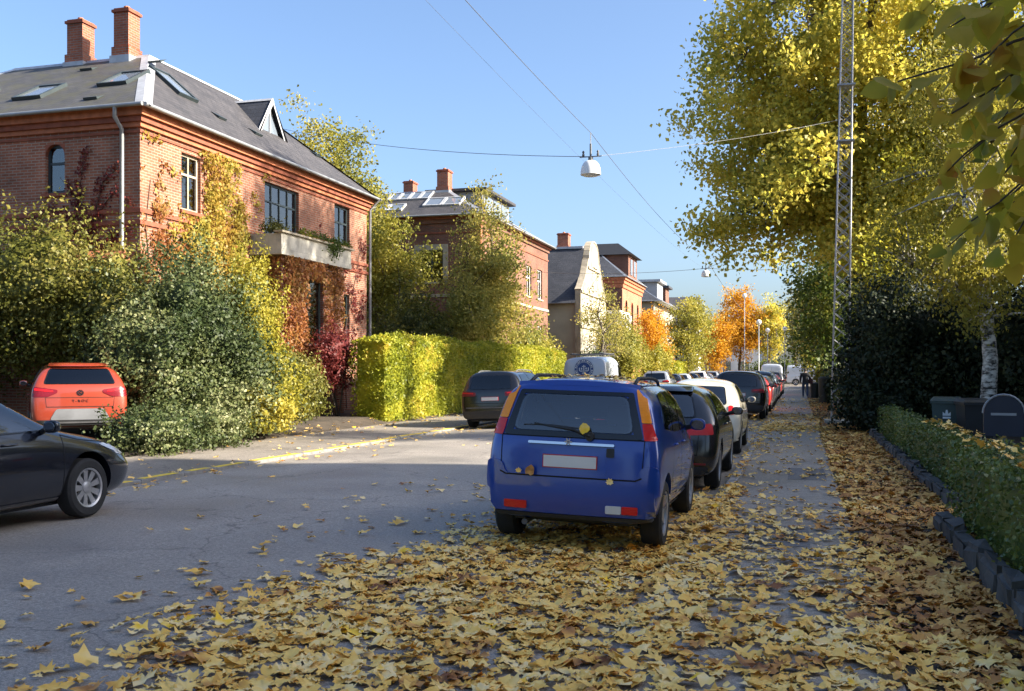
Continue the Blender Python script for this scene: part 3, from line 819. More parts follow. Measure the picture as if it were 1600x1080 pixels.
mb = MB(P); wall(mb, (-14.5, 95.2, 0), (-1, 0, 0), (0, 1, 0), 10, 9.8); mb.build('end_wall', 'dark_brick', h4, fix=False)
for z0, z1, out in ((9.5, 9.78, .32), (9.2, 9.497, .2), (8.85, 9.197, .1)): band(h4, P, -24.5, -14.5, 84.3, 95.2, z0, z1, out, 'cornice_brick')
hip_roof(h4, P, (-25, -14.1, 83.9, 95.6), 9.8, (-21, -17.9, 88.3, 91.2), 12.9, ('blue_slate',) * 4)
mb = MB(P); mb.box(-18.2, -14.45, 87.2, 92.0, 9.85, 12.0); dm4 = mb.build('dormer', 'dark_brick', h4)
mb = MB(P); mb.box(-14.449, -14.40, 88.2, 89.2, 10.3, 11.7); mb.build('dormer_window', 'roof_glass', dm4)
mb = MB(P); mb.box(-14.449, -14.40, 90.0, 91.0, 10.3, 11.7); mb.build('dormer_window', 'roof_glass', dm4)
mb = MB(P)
mb.add([(-14.0, 86.8, 12.0), (-14.0, 92.4, 12.0), (-18.6, 92.4, 12.0), (-18.6, 86.8, 12.0), (-15.6, 88.6, 13.2), (-15.6, 90.6, 13.2), (-18.6, 90.6, 13.2), (-18.6, 88.6, 13.2)],
       [(0, 1, 5, 4), (1, 2, 6, 5), (3, 0, 4, 7), (4, 5, 6, 7), (0, 3, 2, 1)]); mb.build('dormer_roof', 'blue_slate', dm4)
chimney(h4, P, -15.9, -15.2, 94.2, 95.0, 10.4, 12.4)

# ================================================================= HOUSE 5 and the ones beyond
P = Vector((-14.5, 103.5, 0))
h5 = thing('olive_house', 'pale olive rendered house with dark roof at the far end of the villas', 'house', P)
wf5 = [(1.5 + 3.2 * k, 2.7 + 3.2 * k, z, z + 1.9) for k in range(5) for z in (2.2, 5.6)]
mb = MB(P); wall(mb, P, fu, fn, 18, 9.0, wf5); mb.build('street_wall', 'cream_render', h5, fix=False)
for w in wf5: window(h5, P, P, fu, fn, w, 2, (.65,), 'white_paint', None, 'stone_trim')
mb = MB(P); wall(mb, (-24.5, 103.5, 0), nu, nn, 10, 9.0); mb.build('end_wall', 'olive_render', h5, fix=False)
hip_roof(h5, P, (-25, -13.7, 103.0, 122), 9.0, (-21, -17.6, 107.5, 118), 11.6, ('blue_slate',) * 4)
mb = MB(P); mb.box(-18, -14.6, 107, 111.5, 9.2, 11.3); d5 = mb.build('dormer', 'grey_render', h5)
mb = MB(P); mb.box(-18.3, -14.2, 106.6, 111.9, 11.3, 11.55); mb.build('dormer_roof', 'lead', d5)
mb = MB(P); mb.box(-18, -14.6, 114, 117, 9.2, 11.2); d5 = mb.build('dormer', 'dark_brick', h5)
mb = MB(P); mb.box(-18.3, -14.2, 113.7, 117.3, 11.2, 11.45); mb.build('dormer_roof', 'blue_slate', d5)

def far_house(name, label, x0, x1, y0, y1, h, mat, roofmat, nwin):
    P = Vector((x0, y0, 0)); r = thing(name, label, 'house', P)
    ws = [(.8 + k * (x1 - x0 - .8) / nwin, .8 + k * (x1 - x0 - .8) / nwin + 1.1, z, z + 1.5) for k in range(nwin) for z in np.arange(1.6, h - 2, 3.0)]
    mb = MB(P); wall(mb, (x0, y0, 0), nu, nn, x1 - x0, h, ws); mb.build('wall', mat, r, fix=False)
    for w in ws: window(r, P, (x0, y0, 0), nu, nn, w, 2, (.6,), 'dark_frame', None, None)
    wy = [(1 + k * 3, 2.1 + k * 3, z, z + 1.5) for k in range(int((y1 - y0 - 1) / 3)) for z in np.arange(1.6, h - 2, 3.0)]
    mb = MB(P); wall(mb, (x1, y0, 0), fu, fn, y1 - y0, h, wy); mb.build('wall', mat, r, fix=False)
    mb = MB(P); wall(mb, (x0, y1, 0), (0, -1, 0), (-1, 0, 0), y1 - y0, h); mb.build('wall', mat, r, fix=False)
    for w in wy: window(r, P, (x1, y0, 0), fu, fn, w, 2, (.6,), 'dark_frame', None, None)
    mb = MB(P); ym = (y0 + y1) / 2
    slope(mb, (x0 - .3, y0 - .3, h), (x1 + .3, y0 - .3, h), (x1 + .3, ym, h + 2.6), (x0 - .3, ym, h + 2.6)); slope(mb, (x1 + .3, y1 + .3, h), (x0 - .3, y1 + .3, h), (x0 - .3, ym, h + 2.6), (x1 + .3, ym, h + 2.6))
    mb.build('roof', roofmat, r, fix=False)
    mb = MB(P); mb.add([(x1, y0, h), (x1, y1, h), (x1, ym, h + 2.5)], [(0, 1, 2)]); mb.build('gable', mat, r)
far_house('white_house', 'white far house with grey roof showing between the yellow trees', -24, -13, 128, 140, 9.0, 'white_render', 'grey_slate', 4)
far_house('white_corner_house', 'small white house with dark window at the far end of the street', -11.5, -5.5, 150, 160, 5.5, 'white_render', 'blue_slate', 2)
far_house('pale_apartment_house', 'pale far building glimpsed behind the trees above the walking person', .5, 12, 150, 162, 11, 'white_render', 'grey_slate', 4)

# unseen brick block added well back beyond the frame to throw the street's shade
P = Vector((28, -34, 0))
h6 = thing('shade_block', 'unseen tall brick block added far back on the right to shade the road', 'building', P)
YE = 18.4; HB = 21.6
wf6 = [(2.2 + 4.8 * k, 3.9 + 4.8 * k, 1.6 + 3.1 * j, 3.3 + 3.1 * j) for k in range(10) for j in range(6)]
mb = MB(P); wall(mb, (28, YE, 0), (0, -1, 0), (-1, 0, 0), YE + 34, HB, wf6); mb.build('street_wall', 'red_brick', h6, fix=False)
for w in wf6: window(h6, P, (28, YE, 0), (0, -1, 0), (-1, 0, 0), w, 1, (), 'white_paint', None, None)
mb = MB(P); wall(mb, (40, YE, 0), (-1, 0, 0), (0, 1, 0), 12, HB); mb.build('end_wall', 'red_brick', h6, fix=False)
mb = MB(P); wall(mb, (28, -34, 0), nu, nn, 12, HB); mb.build('end_wall', 'red_brick', h6, fix=False)
mb = MB(P); wall(mb, (40, -34, 0), fu, fn, YE + 34, HB); mb.build('back_wall', 'red_brick', h6, fix=False)
mb = MB(P); mb.box(27.7, 40.3, -34.3, YE + .3, HB, HB + .35); mb.build('roof_slab', 'grey_slate', h6)
# ================================================================= VEGETATION
def unit(v): return v / np.maximum(np.linalg.norm(v, axis=-1, keepdims=True), 1e-9)

def leaf_cards(rng, c, size, droop=.2, face=None, aspect=.70, fold=.18):
    """one bent four-sided leaf per centre c (N,3)"""
    N = len(c); d = rng.normal(size=(N, 3)); d[:, 2] -= droop * 1.5; d = unit(d)
    nr = rng.normal(size=(N, 3))
    if face is not None: nr = nr * .55 + face
    s = unit(np.cross(d, nr)); n = np.cross(s, d)
    L = size * rng.uniform(.65, 1.3, (N, 1)); h = L * .5
    w = h * aspect; f = L * fold * rng.uniform(-1, 1, (N, 1))
    v = np.stack([c - d * h, c + s * w + n * f - d * h * .15, c + d * h, c - s * w + n * f - d * h * .15], 1).reshape(-1, 3)
    return v, np.arange(4 * N).reshape(-1, 4)

def leaf_object(name, rng, c, size, mat, parent, **k):
    v, f = leaf_cards(rng, c, size, **k)
    return link(name, np_mesh(name, v, f, mat), parent)

def lumpy(p, f, seed): return np.array([noise.noise(Vector((a * f + seed, b * f, c * f))) for a, b, c in p])

def make_tree(name, label, loc, crown, H, tr, nclus, nleaf, size, leaf, bark='bark', seed=1, clus=.8, droop=.2, lumps=.28, group=None, fork=.35, limbs=9, cat='tree', shell=.42, twigs=True, ncap=None):
    """crown: list of lobes (dx,dy,z,rx,ry,rz) relative to the foot of the trunk"""
    rng = np.random.default_rng(seed); random.seed(seed)
    root = thing(name, label, cat, loc, 0, group)
    vols = np.array([a[3] * a[4] * a[5] for a in crown]); vols = vols / vols.sum()
    cc = []
    for lb, share in zip(crown, vols):
        k = max(3, int(nclus * share)); d = unit(rng.normal(size=(k, 3)))
        rr = rng.uniform(0, 1, k) ** shell
        sc = 1 + lumps * 1.8 * lumpy(d * 1.0, 1.7, seed + lb[2])
        cc.append(np.array(lb[:3]) + d * (rr * sc)[:, None] * np.array(lb[3:]))
    cc = np.concatenate(cc)
    # trunk and limbs
    mb = MB(); top = max(lb[2] + lb[5] * .35 for lb in crown); f0 = H * fork
    tp = [Vector((math.sin(i * 1.3 + seed) * .03 * i, math.cos(i * 1.7 + seed) * .03 * i, -.1 + (top + .1) * i / 9)) for i in range(10)]
    mb.tube(tp, [tr * (1.25 if i == 0 else 1) * (1 - .085 * i) for i in range(10)], 10)
    mb.build('trunk', bark, root, smooth=True)
    nodes = [(p, tr * (1 - .085 * i)) for i, p in enumerate(tp) if p.z > f0 * .8]
    ends = cc[rng.choice(len(cc), min(limbs, len(cc)), replace=False)]
    for e in ends:
        e = Vector(e); st = min(nodes, key=lambda q: abs(q[0].z - max(f0, e.z - .55 * math.hypot(e.x, e.y))) + .0)
        mid = st[0].lerp(e, .5) + Vector((0, 0, .12 * (e - st[0]).length))
        mb2 = MB(); r0 = min(tr * .45, st[1] * .6)
        pts = [st[0], st[0].lerp(mid, .5) + Vector((random.uniform(-.1, .1), random.uniform(-.1, .1), .05)), mid, mid.lerp(e, .55), e]
        mb2.tube(pts, [r0, r0 * .8, r0 * .6, r0 * .4, r0 * .2], 6); mb2.build('limb', bark, root, smooth=True)
        nodes.append((mid, r0 * .6)); nodes.append((pts[3], r0 * .4)); nodes.append((e, r0 * .2))
    if twigs:
        mb3 = MB()
        P_ = np.array([q[0] for q in nodes])
        for e in cc[::max(1, len(cc) // 160)]:
            k = int(np.argmin(((P_ - e) ** 2).sum(1))); a = nodes[k][0]; e = Vector(e)
            if (e - a).length < .15: continue
            mb3.tube([a, a.lerp(e, .5) + Vector((0, 0, .08)), e], [.025 + tr * .04, .018, .007], 4, caps=False)
        t = mb3.build('twigs', bark, root, fix=False); t['kind'] = 'stuff'
    per = max(1, nleaf // len(cc)); idx = np.repeat(np.arange(len(cc)), per)
    off = rng.normal(size=(len(idx), 3)) * clus * .5 * np.array([1, 1, .75])
    o = leaf_object('crown', rng, cc[idx] + off, size, leaf, root, droop=droop); o['kind'] = 'stuff'
    return root

def make_shrub(name, label, loc, lobes, n, size, leaf, seed=1, cat='shrub', core=.62, lumps=.25, droop=.1, group=None, stems=5, zmin=.02):
    rng = np.random.default_rng(seed); random.seed(seed); root = thing(name, label, cat, loc, 0, group)
    area = np.array([a[3] * a[5] for a in lobes]); area = area / area.sum(); C = []; F = []
    for lb, sh in zip(lobes, area):
        k = int(n * sh * 1.35); d = unit(rng.normal(size=(k, 3)))
        base = lumpy(d[:: max(1, k // 1500)], 2.2, seed * 3.1 + lb[0])
        nz = 1 + lumps * np.array([noise.noise(Vector((a * 2.4 + seed, b * 2.4 + lb[1], c * 2.4))) for a, b, c in d]) * 1.6
        rr = nz * np.where(rng.uniform(0, 1, k) < .35, rng.uniform(.55, .8, k), rng.uniform(.75, 1.06, k))
        C.append(np.array(lb[:3]) + d * rr[:, None] * np.array(lb[3:])); F.append(d)
    C = np.concatenate(C); F = np.concatenate(F); ok = C[:, 2] > zmin
    o = leaf_object('foliage', rng, C[ok], size, leaf, root, droop=droop, face=F[ok] * 1.0); o['kind'] = 'stuff'
    if core:
        for lb in lobes:
            bm = bmesh.new(); bmesh.ops.create_icosphere(bm, subdivisions=4, radius=1)
            for v in bm.verts:
                q = v.co.normalized(); s = core * (1 + lumps * 1.6 * noise.noise(Vector((q.x * 2.4 + seed, q.y * 2.4 + lb[1], q.z * 2.4)))) * (1 + .1 * noise.noise(q * 9)) * (.72 if q.z < -.05 else 1)
                v.co = Vector((lb[0] + q.x * lb[3] * s, lb[1] + q.y * lb[4] * s, max(zmin, lb[2] + q.z * lb[5] * s)))
            me = bpy.data.meshes.new('inner_foliage'); bm.to_mesh(me); bm.free(); me.materials.append(M[leaf]); me.polygons.foreach_set('use_smooth', [True] * len(me.polygons)); link('inner_foliage', me, root)
    for k in range(stems):
        mb = MB(); lb = random.choice(lobes); a = random.uniform(0, 6.28)
        e = Vector((lb[0] + math.cos(a) * lb[3] * .8, lb[1] + math.sin(a) * lb[4] * .8, lb[2] + lb[5] * random.uniform(.1, .8)))
        s = Vector((lb[0] * .7 + random.uniform(-.2, .2), lb[1] * .7 + random.uniform(-.2, .2), 0))
        mb.tube([s, s.lerp(e, .5) + Vector((0, 0, .2)), e], [.035, .025, .01], 5); mb.build('stem', 'bark', root, smooth=True)
    return root

def make_hedge(name, label, x0, x1, y0, y1, z0, z1, n, size, leaf, seed=1, inset=.16, wob=.22):
    rng = np.random.default_rng(seed); root = thing(name, label, 'hedge', (x0, y0, z0))
    dx, dy, dz = x1 - x0, y1 - y0, z1 - z0
    A = np.array([dy * dz, dy * dz * .5, dx * dz, dx * dz, dx * dy]); A = A / A.sum(); C = []; F = []
    for k, (fx, fd) in enumerate((((1, None, None), (1, 0, 0)), ((0, None, None), (-1, 0, 0)), ((None, 0, None), (0, -1, 0)), ((None, 1, None), (0, 1, 0)), ((None, None, 1), (0, 0, 1)))):
        m = int(n * A[k]); p = rng.uniform(0, 1, (m, 3))
        for a in range(3):
            if fx[a] is not None: p[:, a] = fx[a]
        p = p * np.array([dx, dy, dz]); q = np.array(fd, float)
        p = p + q * (rng.normal(0, .045, m) - .03 + wob * np.array([noise.noise(Vector((a * .9 + seed, b * .9, c * 1.3))) for a, b, c in p]))[:, None]
        C.append(p); F.append(np.tile(q, (m, 1)))
    C = np.concatenate(C); F = np.concatenate(F)
    # rounded upper edges
    e = min(.30, dz * .11); over = (C[:, 2] > dz - e)
    for a, L in ((0, dx), (1, dy)):
        t = np.clip((e - np.minimum(C[:, a], L - C[:, a])) / e, 0, 1) * np.clip((C[:, 2] - dz + e) / e, 0, 1); C[:, 2] -= t * e * .6
    o = leaf_object('foliage', rng, C, size, leaf, root, droop=.15, face=F * .9); o['kind'] = 'stuff'
    mb = MB(); i = max(inset, .11); ny = max(2, int(dy / .4)); nz = max(2, int(dz / .4)); nx = 3
    mb.box(i, dx - i, i, dy - i, .02, dz - i); mb.build('inner_foliage', leaf, root)
    for k in range(max(2, int(dy / 1.5))):
        mb = MB(); y = dy * (k + .5) / max(2, int(dy / 1.5)); mb.tube([(dx / 2, y, -.1), (dx / 2, y + .05, dz * .5)], [.05, .03], 5); mb.build('stem', 'bark', root)
    return root

# ---- right side
make_tree('golden_tree', 'tall golden autumn tree overhanging the pavement beside the lattice mast', (2.5, 40.5, .1),
          [(-1.2, -.5, 12.0, 4.9, 4.8, 6.2), (-1.5, -1.5, 7.6, 4.4, 4.0, 2.6), (.3, .5, 17, 3.4, 3.4, 3.6), (-3.6, -1.0, 13.2, 3.0, 3.0, 2.8), (-3.5, -1.2, 8.8, 2.9, 2.9, 2.2)], 17, .36, 430, 86000, .19, 'gold_leaf', seed=4, clus=.92, limbs=22, fork=.3, lumps=.3, shell=.45)
make_tree('golden_tree', 'sunlit bright yellow tree standing behind the yew and the birch', (6.2, 38.5, .1),
          [(-.3, 0, 9.2, 3.6, 3.4, 4.0), (-.9, -.8, 5.6, 2.8, 2.6, 2.0), (.5, .4, 13.0, 2.6, 2.6, 2.6), (-2.8, -3.5, 4.7, 2.4, 2.2, 1.7)], 14, .28, 460, 56000, .16, 'sunny_leaf', seed=9, clus=.75, limbs=10, fork=.3)
make_tree('birch_tree', 'birch with white and black bark and hanging olive foliage behind the bins', (4.05, 24.2, .1),
          [(-.6, 0, 5.2, 2.0, 2.2, 2.2), (-.2, -.3, 3.5, 1.7, 1.7, 1.1), (.2, .3, 7.8, 1.7, 1.7, 2.2)], 9, .19, 240, 26000, .085, 'birch_leaf', 'birch_bark', seed=12, clus=.55, droop=.9, limbs=9, fork=.35)
make_shrub('yew_tree', 'dark evergreen yew beside the foot of the lattice mast', (2.68, 28.7, .1),
           [(0, 0, 1.7, 1.65, 1.9, 2.5), (-.5, -1.0, .6, 1.1, 1.2, .85), (.5, .6, 2.6, 1.3, 1.3, 1.6)], 36000, .11, 'yew_leaf', seed=5, cat='tree', lumps=.35, droop=.5, core=.66)
make_shrub('dark_shrub', 'dark tall shrub behind the bins at the right edge', (6.0, 27.5, .1), [(0, 0, 1.9, 2.3, 2.2, 2.3), (1.6, -2.5, 1.6, 1.9, 1.9, 2.0)], 24000, .13, 'yew_leaf', seed=6, lumps=.35)
for k, (x, y, h, lf, lab) in enumerate(((3.1, 53, 10.5, 'green_leaf', 'green tree next beyond the golden tree on the right'), (3.4, 66, 10, 'olive_leaf', 'second green tree beyond the golden tree on the right'),
                                   (3.0, 80, 9.5, 'yellowgreen_leaf', 'third tree beyond the golden tree, yellow green, near the far corner'), (3.4, 96, 10, 'olive_leaf', 'farthest olive tree on the right before the side street'))):
    make_tree('garden_tree', lab, (x, y, .1), [(-.9, 0, h * .6, 2.5, 3.4, h * .36), (-1.1, 0, h * .33, 2.1, 2.7, h * .22)], h, .2, 150, 11000, .2, lf, seed=20 + k, clus=.9, limbs=6, fork=.2, group='trees along the right pavement', twigs=False)
make_hedge('tall_hedge', 'dark green garden hedge along the right pavement beyond the mast', 1.75, 2.9, 33.5, 108, .1, 2.1, 11000, .16, 'box_leaf', 31)
make_hedge('box_hedge', 'low clipped box hedge on stones in front of the wheeled bins', 1.84, 2.20, 12.7, 25.3, .12, .84, 13000, .05, 'box_leaf', 32, .06, .05)
make_hedge('box_hedge', 'nearest clipped hedge block at the right edge, leaves on top', 1.50, 2.1, 4.6, 11.1, .12, .93, 11000, .045, 'box_leaf', 33, .06, .05)

make_hedge('shade_hedge', 'tall dark hedge added at the back of the right garden to shade the pavement', 7.6, 9.0, 15.2, 35.5, .1, 5.9, 16000, .2, 'green_leaf', 35)  # added hedge, keeps the sun off the right pavement
make_tree('poplar_tree', 'unseen tall poplar added on the right to shade the front of the creeper villa', (9.6, 32.2, .1), [(0, -.5, 19.6, 2.4, 4.2, 2.8)], 22, .35, 170, 9000, .2, 'yellowgreen_leaf', seed=95, clus=.9, limbs=9, fork=.5)  # added tree, crown kept high so its shade lands on the villa
# trees and hedge added behind the camera to darken the cars' reflections
for k, (x, y, h) in enumerate(((-14.5, -22, 10), (-6.5, -42, 11), (4.5, -22, 10), (3.5, -36, 11))):
    make_tree('garden_tree', ('olive tree added behind the viewer on the left for reflections', 'far tree added behind the viewer over the road for reflections', 'olive tree added behind the viewer on the right pavement for reflections', 'second tree added behind the viewer on the right for reflections')[k], (x, y, .1), [(0, 0, h * .6, 4.0, 4.0, h * .38)], h, .25, 110, 5000, .3, 'olive_leaf', seed=90 + k, clus=1.1, limbs=6, twigs=False)
make_hedge('tall_hedge', 'hedge added on the left side behind the viewer for reflections', -13.6, -12.4, -30, 5, .1, 2.4, 5000, .2, 'hedge_leaf', 36)
make_shrub('dark_shrub', 'dark evergreen shrub between the yew and the birch trunk', (4.35, 28.4, .1), [(0, 0, 1.4, 1.1, 1.3, 1.9), (.9, -.6, 1.2, 1.0, 1.2, 1.5)], 14000, .11, 'yew_leaf', seed=7, lumps=.3)
# ---- overhanging branches close to the camera (trunk out of frame on the right)
def near_branches():
    rng = np.random.default_rng(77); random.seed(77)
    F = Vector((2.75, 2.6, .1)); root = thing('linden_tree', 'broad leaved tree with yellowing leaves hanging in close at the upper right', 'tree', F)
    mb = MB(); mb.tube([(0, 0, -.1), (.03, 0, 1.2), (-.02, .05, 2.6), (.05, .1, 4.5), (0, .2, 8)], [.27, .22, .2, .17, .06], 12); mb.build('trunk', 'bark', root, smooth=True)
    o_ = []
    for i in range(26):
        a = 2 * math.pi * i / 26; x = .47 * math.sin(a) * (1 + .10 * math.cos(a)); y = .48 - .50 * math.cos(a) + .10 * math.cos(2 * a) - .14 * (1 if i == 0 else 0) * 0; o_.append((x * (1.03 if i % 2 else .97), y * (1.0 if i != 13 else 1.12) + (.10 if i == 0 else 0)))
    V = []; Fc = []
    def put_leaf(p, d, s):
        d = d.normalized(); n = Vector((random.gauss(0, .6), random.gauss(-.5, .5), random.gauss(.6, .5))); sd = d.cross(n).normalized(); n = sd.cross(d)
        b = len(V); cup = random.uniform(-.35, .45); bend = random.uniform(-.1, .45)
        pts = [p + sd * (a * s) + d * (q * s) + n * (cup * (a * a) * s - bend * q * q * s) for a, q in o_]
        mid = [p + sd * (a * .5 * s) + d * ((q * .5 + .24) * s) + n * (cup * (a * a * .25) * s - bend * (q * .5 + .24) ** 2 * s) for a, q in o_]
        V.extend(pts + mid + [p + d * (.48 * s) - n * (.04 * s + bend * .23 * s)]); k = len(o_)
        for i in range(k): j = (i + 1) % k; Fc.append((b + i, b + j, b + k + j)); Fc.append((b + i, b + k + j, b + k + i)); Fc.append((b + k + i, b + k + j, b + 2 * k))
    def ray(px, py, zc):
        xc = (px - 800) / 1550 * zc; return Vector((xc * .961 - zc * .277, xc * .277 + zc * .961, 1.68 + (580 - py) / 1550 * zc)) - F
    ends = [(1415, 15), (1470, 60), (1375, 120), (1500, 95), (1455, 185), (1530, 205), (1475, 262), (1435, 285), (1535, 290), (1490, 350), (1455, 392), (1545, 395), (1560, 140), (1585, 40), (1590, 330), (1500, 0), (1440, -40), (1545, 250), (1520, 150), (1570, 230), (1530, 340), (1590, 120), (1460, 30), (1560, 60)]
    hubs = []
    for k in range(5):
        h = Vector((-1.55 + .12 * k, .55 + .25 * (k % 3), 2.35 + .28 * k)); s = Vector((0, .05, 2.5 + .35 * k)); bm_ = MB()
        pts = [s * (1 - t) ** 2 + (s.lerp(h, .5) + Vector((0, 0, .15))) * 2 * t * (1 - t) + h * t * t for t in np.linspace(0, 1, 7)]
        bm_.tube(pts, [.05 - .006 * i for i in range(7)], 7); bm_.build('limb', 'bark', root, smooth=True); hubs.append(h)
    for (px, py) in ends:
        zc = random.uniform(2.5, 3.7); e = ray(px + 28, py, zc); s = min(hubs, key=lambda h: abs(h.z - e.z - .35)); m = s.lerp(e, .55) + Vector((0, 0, .16)); bm_ = MB()
        wx, wz = random.uniform(-.05, .05), random.uniform(-.06, .06)
        pts = [s * (1 - t) ** 2 + m * 2 * t * (1 - t) + e * t * t + Vector((0, wx * math.sin(t * 7), wz * math.sin(t * 5 + 1))) * t + Vector((random.gauss(0, .006), random.gauss(0, .006), random.gauss(0, .006))) for t in np.linspace(0, 1, 10)]
        bm_.tube(pts, [.008 - .0006 * i for i in range(10)], 5); bm_.build('branch', 'bark', root, smooth=True)
        for i in range(3, 10):
            for q in range(4 if i < 9 else 6):
                p = pts[i - 1].lerp(pts[i], random.random()); sd = Vector((random.gauss(-.25, .7), random.gauss(0, .7), random.gauss(-.5, .35)))
                put_leaf(p + sd.normalized() * random.uniform(.02, .05), sd, random.uniform(.05, .095))
    o = link('foliage', np_mesh('foliage', V, Fc, 'lime_leaf', True), root); o['kind'] = 'stuff'
    cc = rng.normal(size=(240, 3)) * np.array([1.2, 1.5, 1.1]) + np.array([1.9, .3, 7.0]); idx = np.repeat(np.arange(240), 40)
    o = leaf_object('crown', rng, cc[idx] + rng.normal(size=(len(idx), 3)) * .35, .12, 'lime_leaf', root); o['kind'] = 'stuff'
near_branches()

# ---- left side
make_hedge('beech_hedge', 'tall clipped yellow green hedge behind the black car on the left', -13.6, -12.35, 28.7, 53.8, .06, 2.85, 46000, .095, 'hedge_leaf', 41)
make_shrub('yellow_shrub', 'rounded olive green shrub in the gap beside the tall clipped hedge', (-14.4, 26.2, .2), [(0, 0, .9, 1.1, 1.2, 1.15)], 7000, .09, 'shrub_leaf', seed=42)
make_shrub('light_shrub', 'light olive shrub against the end wall behind the orange car', (-17.8, 20.1, .24), [(0, 0, 3.2, 2.3, 1.3, 2.0), (-3.0, -.6, 2.4, 2.4, 1.6, 2.4), (1.7, .2, 2.6, 1.6, 1.2, 1.9)], 30000, .10, 'shrub_leaf', seed=43, lumps=.35)
make_shrub('ivy_thicket', 'big dark ivy covered thicket spilling over the left pavement', (-14.2, 21.6, .2),
           [(-.3, -.6, 2.1, 1.9, 2.3, 2.3), (.7, -1.3, 1.4, 1.5, 1.5, 1.7), (1.3, -.6, 1.0, 1.2, 1.3, 1.3), (.3, -2.6, 1.3, 1.4, 1.1, 1.6)], 62000, .085, 'ivy_leaf', seed=44, lumps=.42)
make_shrub('yellow_shrub', 'sunlit street side of the ivy thicket, its light put into yellow green leaves', (-13.25, 22.25, .2), [(0, 0, 2.3, .75, .9, 2.2), (.6, -.3, .9, .9, 1.0, 1.1), (.9, -1.2, .5, .8, .9, .7)], 20000, .08, 'yellow_shrub_leaf', seed=45, lumps=.4)  # lit side of the thicket, sunlight put into the lighter leaf colour
make_shrub('ivy_mound', 'low ivy mound beside the rear bumper of the orange car', (-12.35, 17.2, .04), [(0, 0, .35, 1.0, 1.2, .65), (.1, 1.6, .35, .9, 1.0, .6)], 9000, .07, 'ivy_leaf', seed=46, lumps=.4)
make_tree('poplar_tree', 'yellow green tree rising behind the roof of the creeper villa', (-21.5, 42.5, .2), [(0, 0, 9.0, 2.8, 2.8, 4.2), (1.8, .8, 6.8, 2.4, 2.4, 3.2), (3.3, 1.2, 4.2, 1.9, 1.9, 3.4)], 14, .28, 420, 46000, .15, 'yellowgreen_leaf', seed=47, clus=.75)
make_shrub('dark_shrub', 'dark shrub filling the gap between the creeper villa and the dark brick villa', (-16.0, 41.5, .2), [(0, -1, 2.2, 1.5, 2.2, 2.6), (.6, 2.6, 1.3, 1.5, 1.8, 1.7), (1.0, -3.4, 1.2, 1.3, 1.9, 1.8)], 16000, .13, 'olive_leaf', seed=48, lumps=.4)
make_tree('alder_tree', 'tall bushy olive tree in front of the dark brick villa', (-13.9, 44.2, .2),
          [(0, -.3, 3.6, 2.3, 2.5, 2.1), (-.1, -.6, 6.0, 1.7, 1.9, 2.3), (0, -.9, 8.2, .9, .9, 1.9), (.1, 1.8, 7.2, .95, .95, 2.2), (.1, .8, 5.4, 1.5, 1.9, 2.0), (.2, -2.2, 4.0, 1.4, 1.7, 1.9)], 10, .14, 380, 30000, .13, 'alder_leaf', seed=49, clus=.6, limbs=16, fork=.12, lumps=.4, shell=.6)
make_shrub('amber_shrub', 'yellowing shrub above the hedge end beside the white van', (-14.1, 52.3, .2), [(0, 0, 2.2, 1.3, 2.0, 2.0), (.4, 2.4, 1.7, 1.1, 1.4, 1.5)], 7000, .13, 'yellowgreen_leaf', seed=50, lumps=.4)
make_tree('bare_tree', 'nearly leafless small tree in front of the cream gabled house', (-12.4, 64, .2), [(0, 1.5, 5.0, 1.9, 3.2, 2.6), (.2, 3.5, 3.6, 1.6, 2.8, 1.8)], 8, .13, 110, 4200, .13, 'alder_leaf', 'bark', seed=51, clus=.5, limbs=30, fork=.2)
make_shrub('dark_shrub', 'dark round shrub at the foot of the cream gabled house', (-12.3, 60.5, .15), [(0, 0, 1.2, 1.3, 3.0, 1.5)], 6000, .13, 'ivy_leaf', seed=52)
make_shrub('yellow_shrub', 'tall yellow green shrub beside the porch of the cream house', (-12.3, 74.0, .15), [(0, 0, 2.6, 1.3, 2.4, 2.9)], 6000, .15, 'yellowgreen_leaf', seed=53, lumps=.35)
make_tree('maple_tree', 'small bright orange tree in front of the arched brick house', (-12.3, 88, .15), [(0, 0, 5.0, 1.6, 2.6, 2.0), (.3, -1.0, 3.4, 1.4, 2.0, 1.4)], 7, .12, 110, 8000, .17, 'amber_leaf', seed=54, clus=.7)
make_shrub('green_shrub', 'fresh green shrub below the small orange tree', (-11.4, 83.5, .15), [(0, 0, 1.7, 1.4, 2.8, 2.0)], 6000, .15, 'yellow_shrub_leaf', seed=55, lumps=.35)
make_tree('street_tree', 'green and yellow tree past the orange one on the left', (-11.3, 106, .15), [(0, 0, 5.6, 2.6, 4.0, 3.4), (.3, 2.0, 7.4, 1.5, 2.4, 2.2), (0, -2, 3.2, 2.0, 2.5, 2.0)], 10, .2, 170, 12000, .22, 'yellowgreen_leaf', seed=56, clus=.8, lumps=.4)
make_tree('street_tree', 'yellow tree at the left corner of the side street', (-9.8, 123.5, .1), [(0, 0, 5.0, 2.3, 2.3, 3.2)], 9, .2, 120, 8000, .24, 'amber_leaf', seed=57, clus=.9)
make_hedge('far_hedge', 'low far hedge at the foot of the green and yellow tree', -12.6, -11.2, 92, 110, .1, 2.6, 5000, .2, 'hedge_leaf', 58)
make_tree('street_tree', 'tall yellow tree closing the street left of the lamp posts', (-7.2, 130, .1), [(0, 0, 7.4, 2.7, 2.5, 4.6)], 12, .22, 150, 10000, .25, 'amber_leaf', seed=59, clus=.9)
make_tree('street_tree', 'pale golden birch like tree closing the street behind the lamp posts', (-3.6, 131, .1), [(0, 0, 6.6, 2.3, 2.3, 3.6), (.4, 0, 9.5, 1.3, 1.3, 2.0)], 12, .2, 130, 7000, .25, 'gold_leaf', 'pale_bark', seed=60, clus=.8, limbs=14)
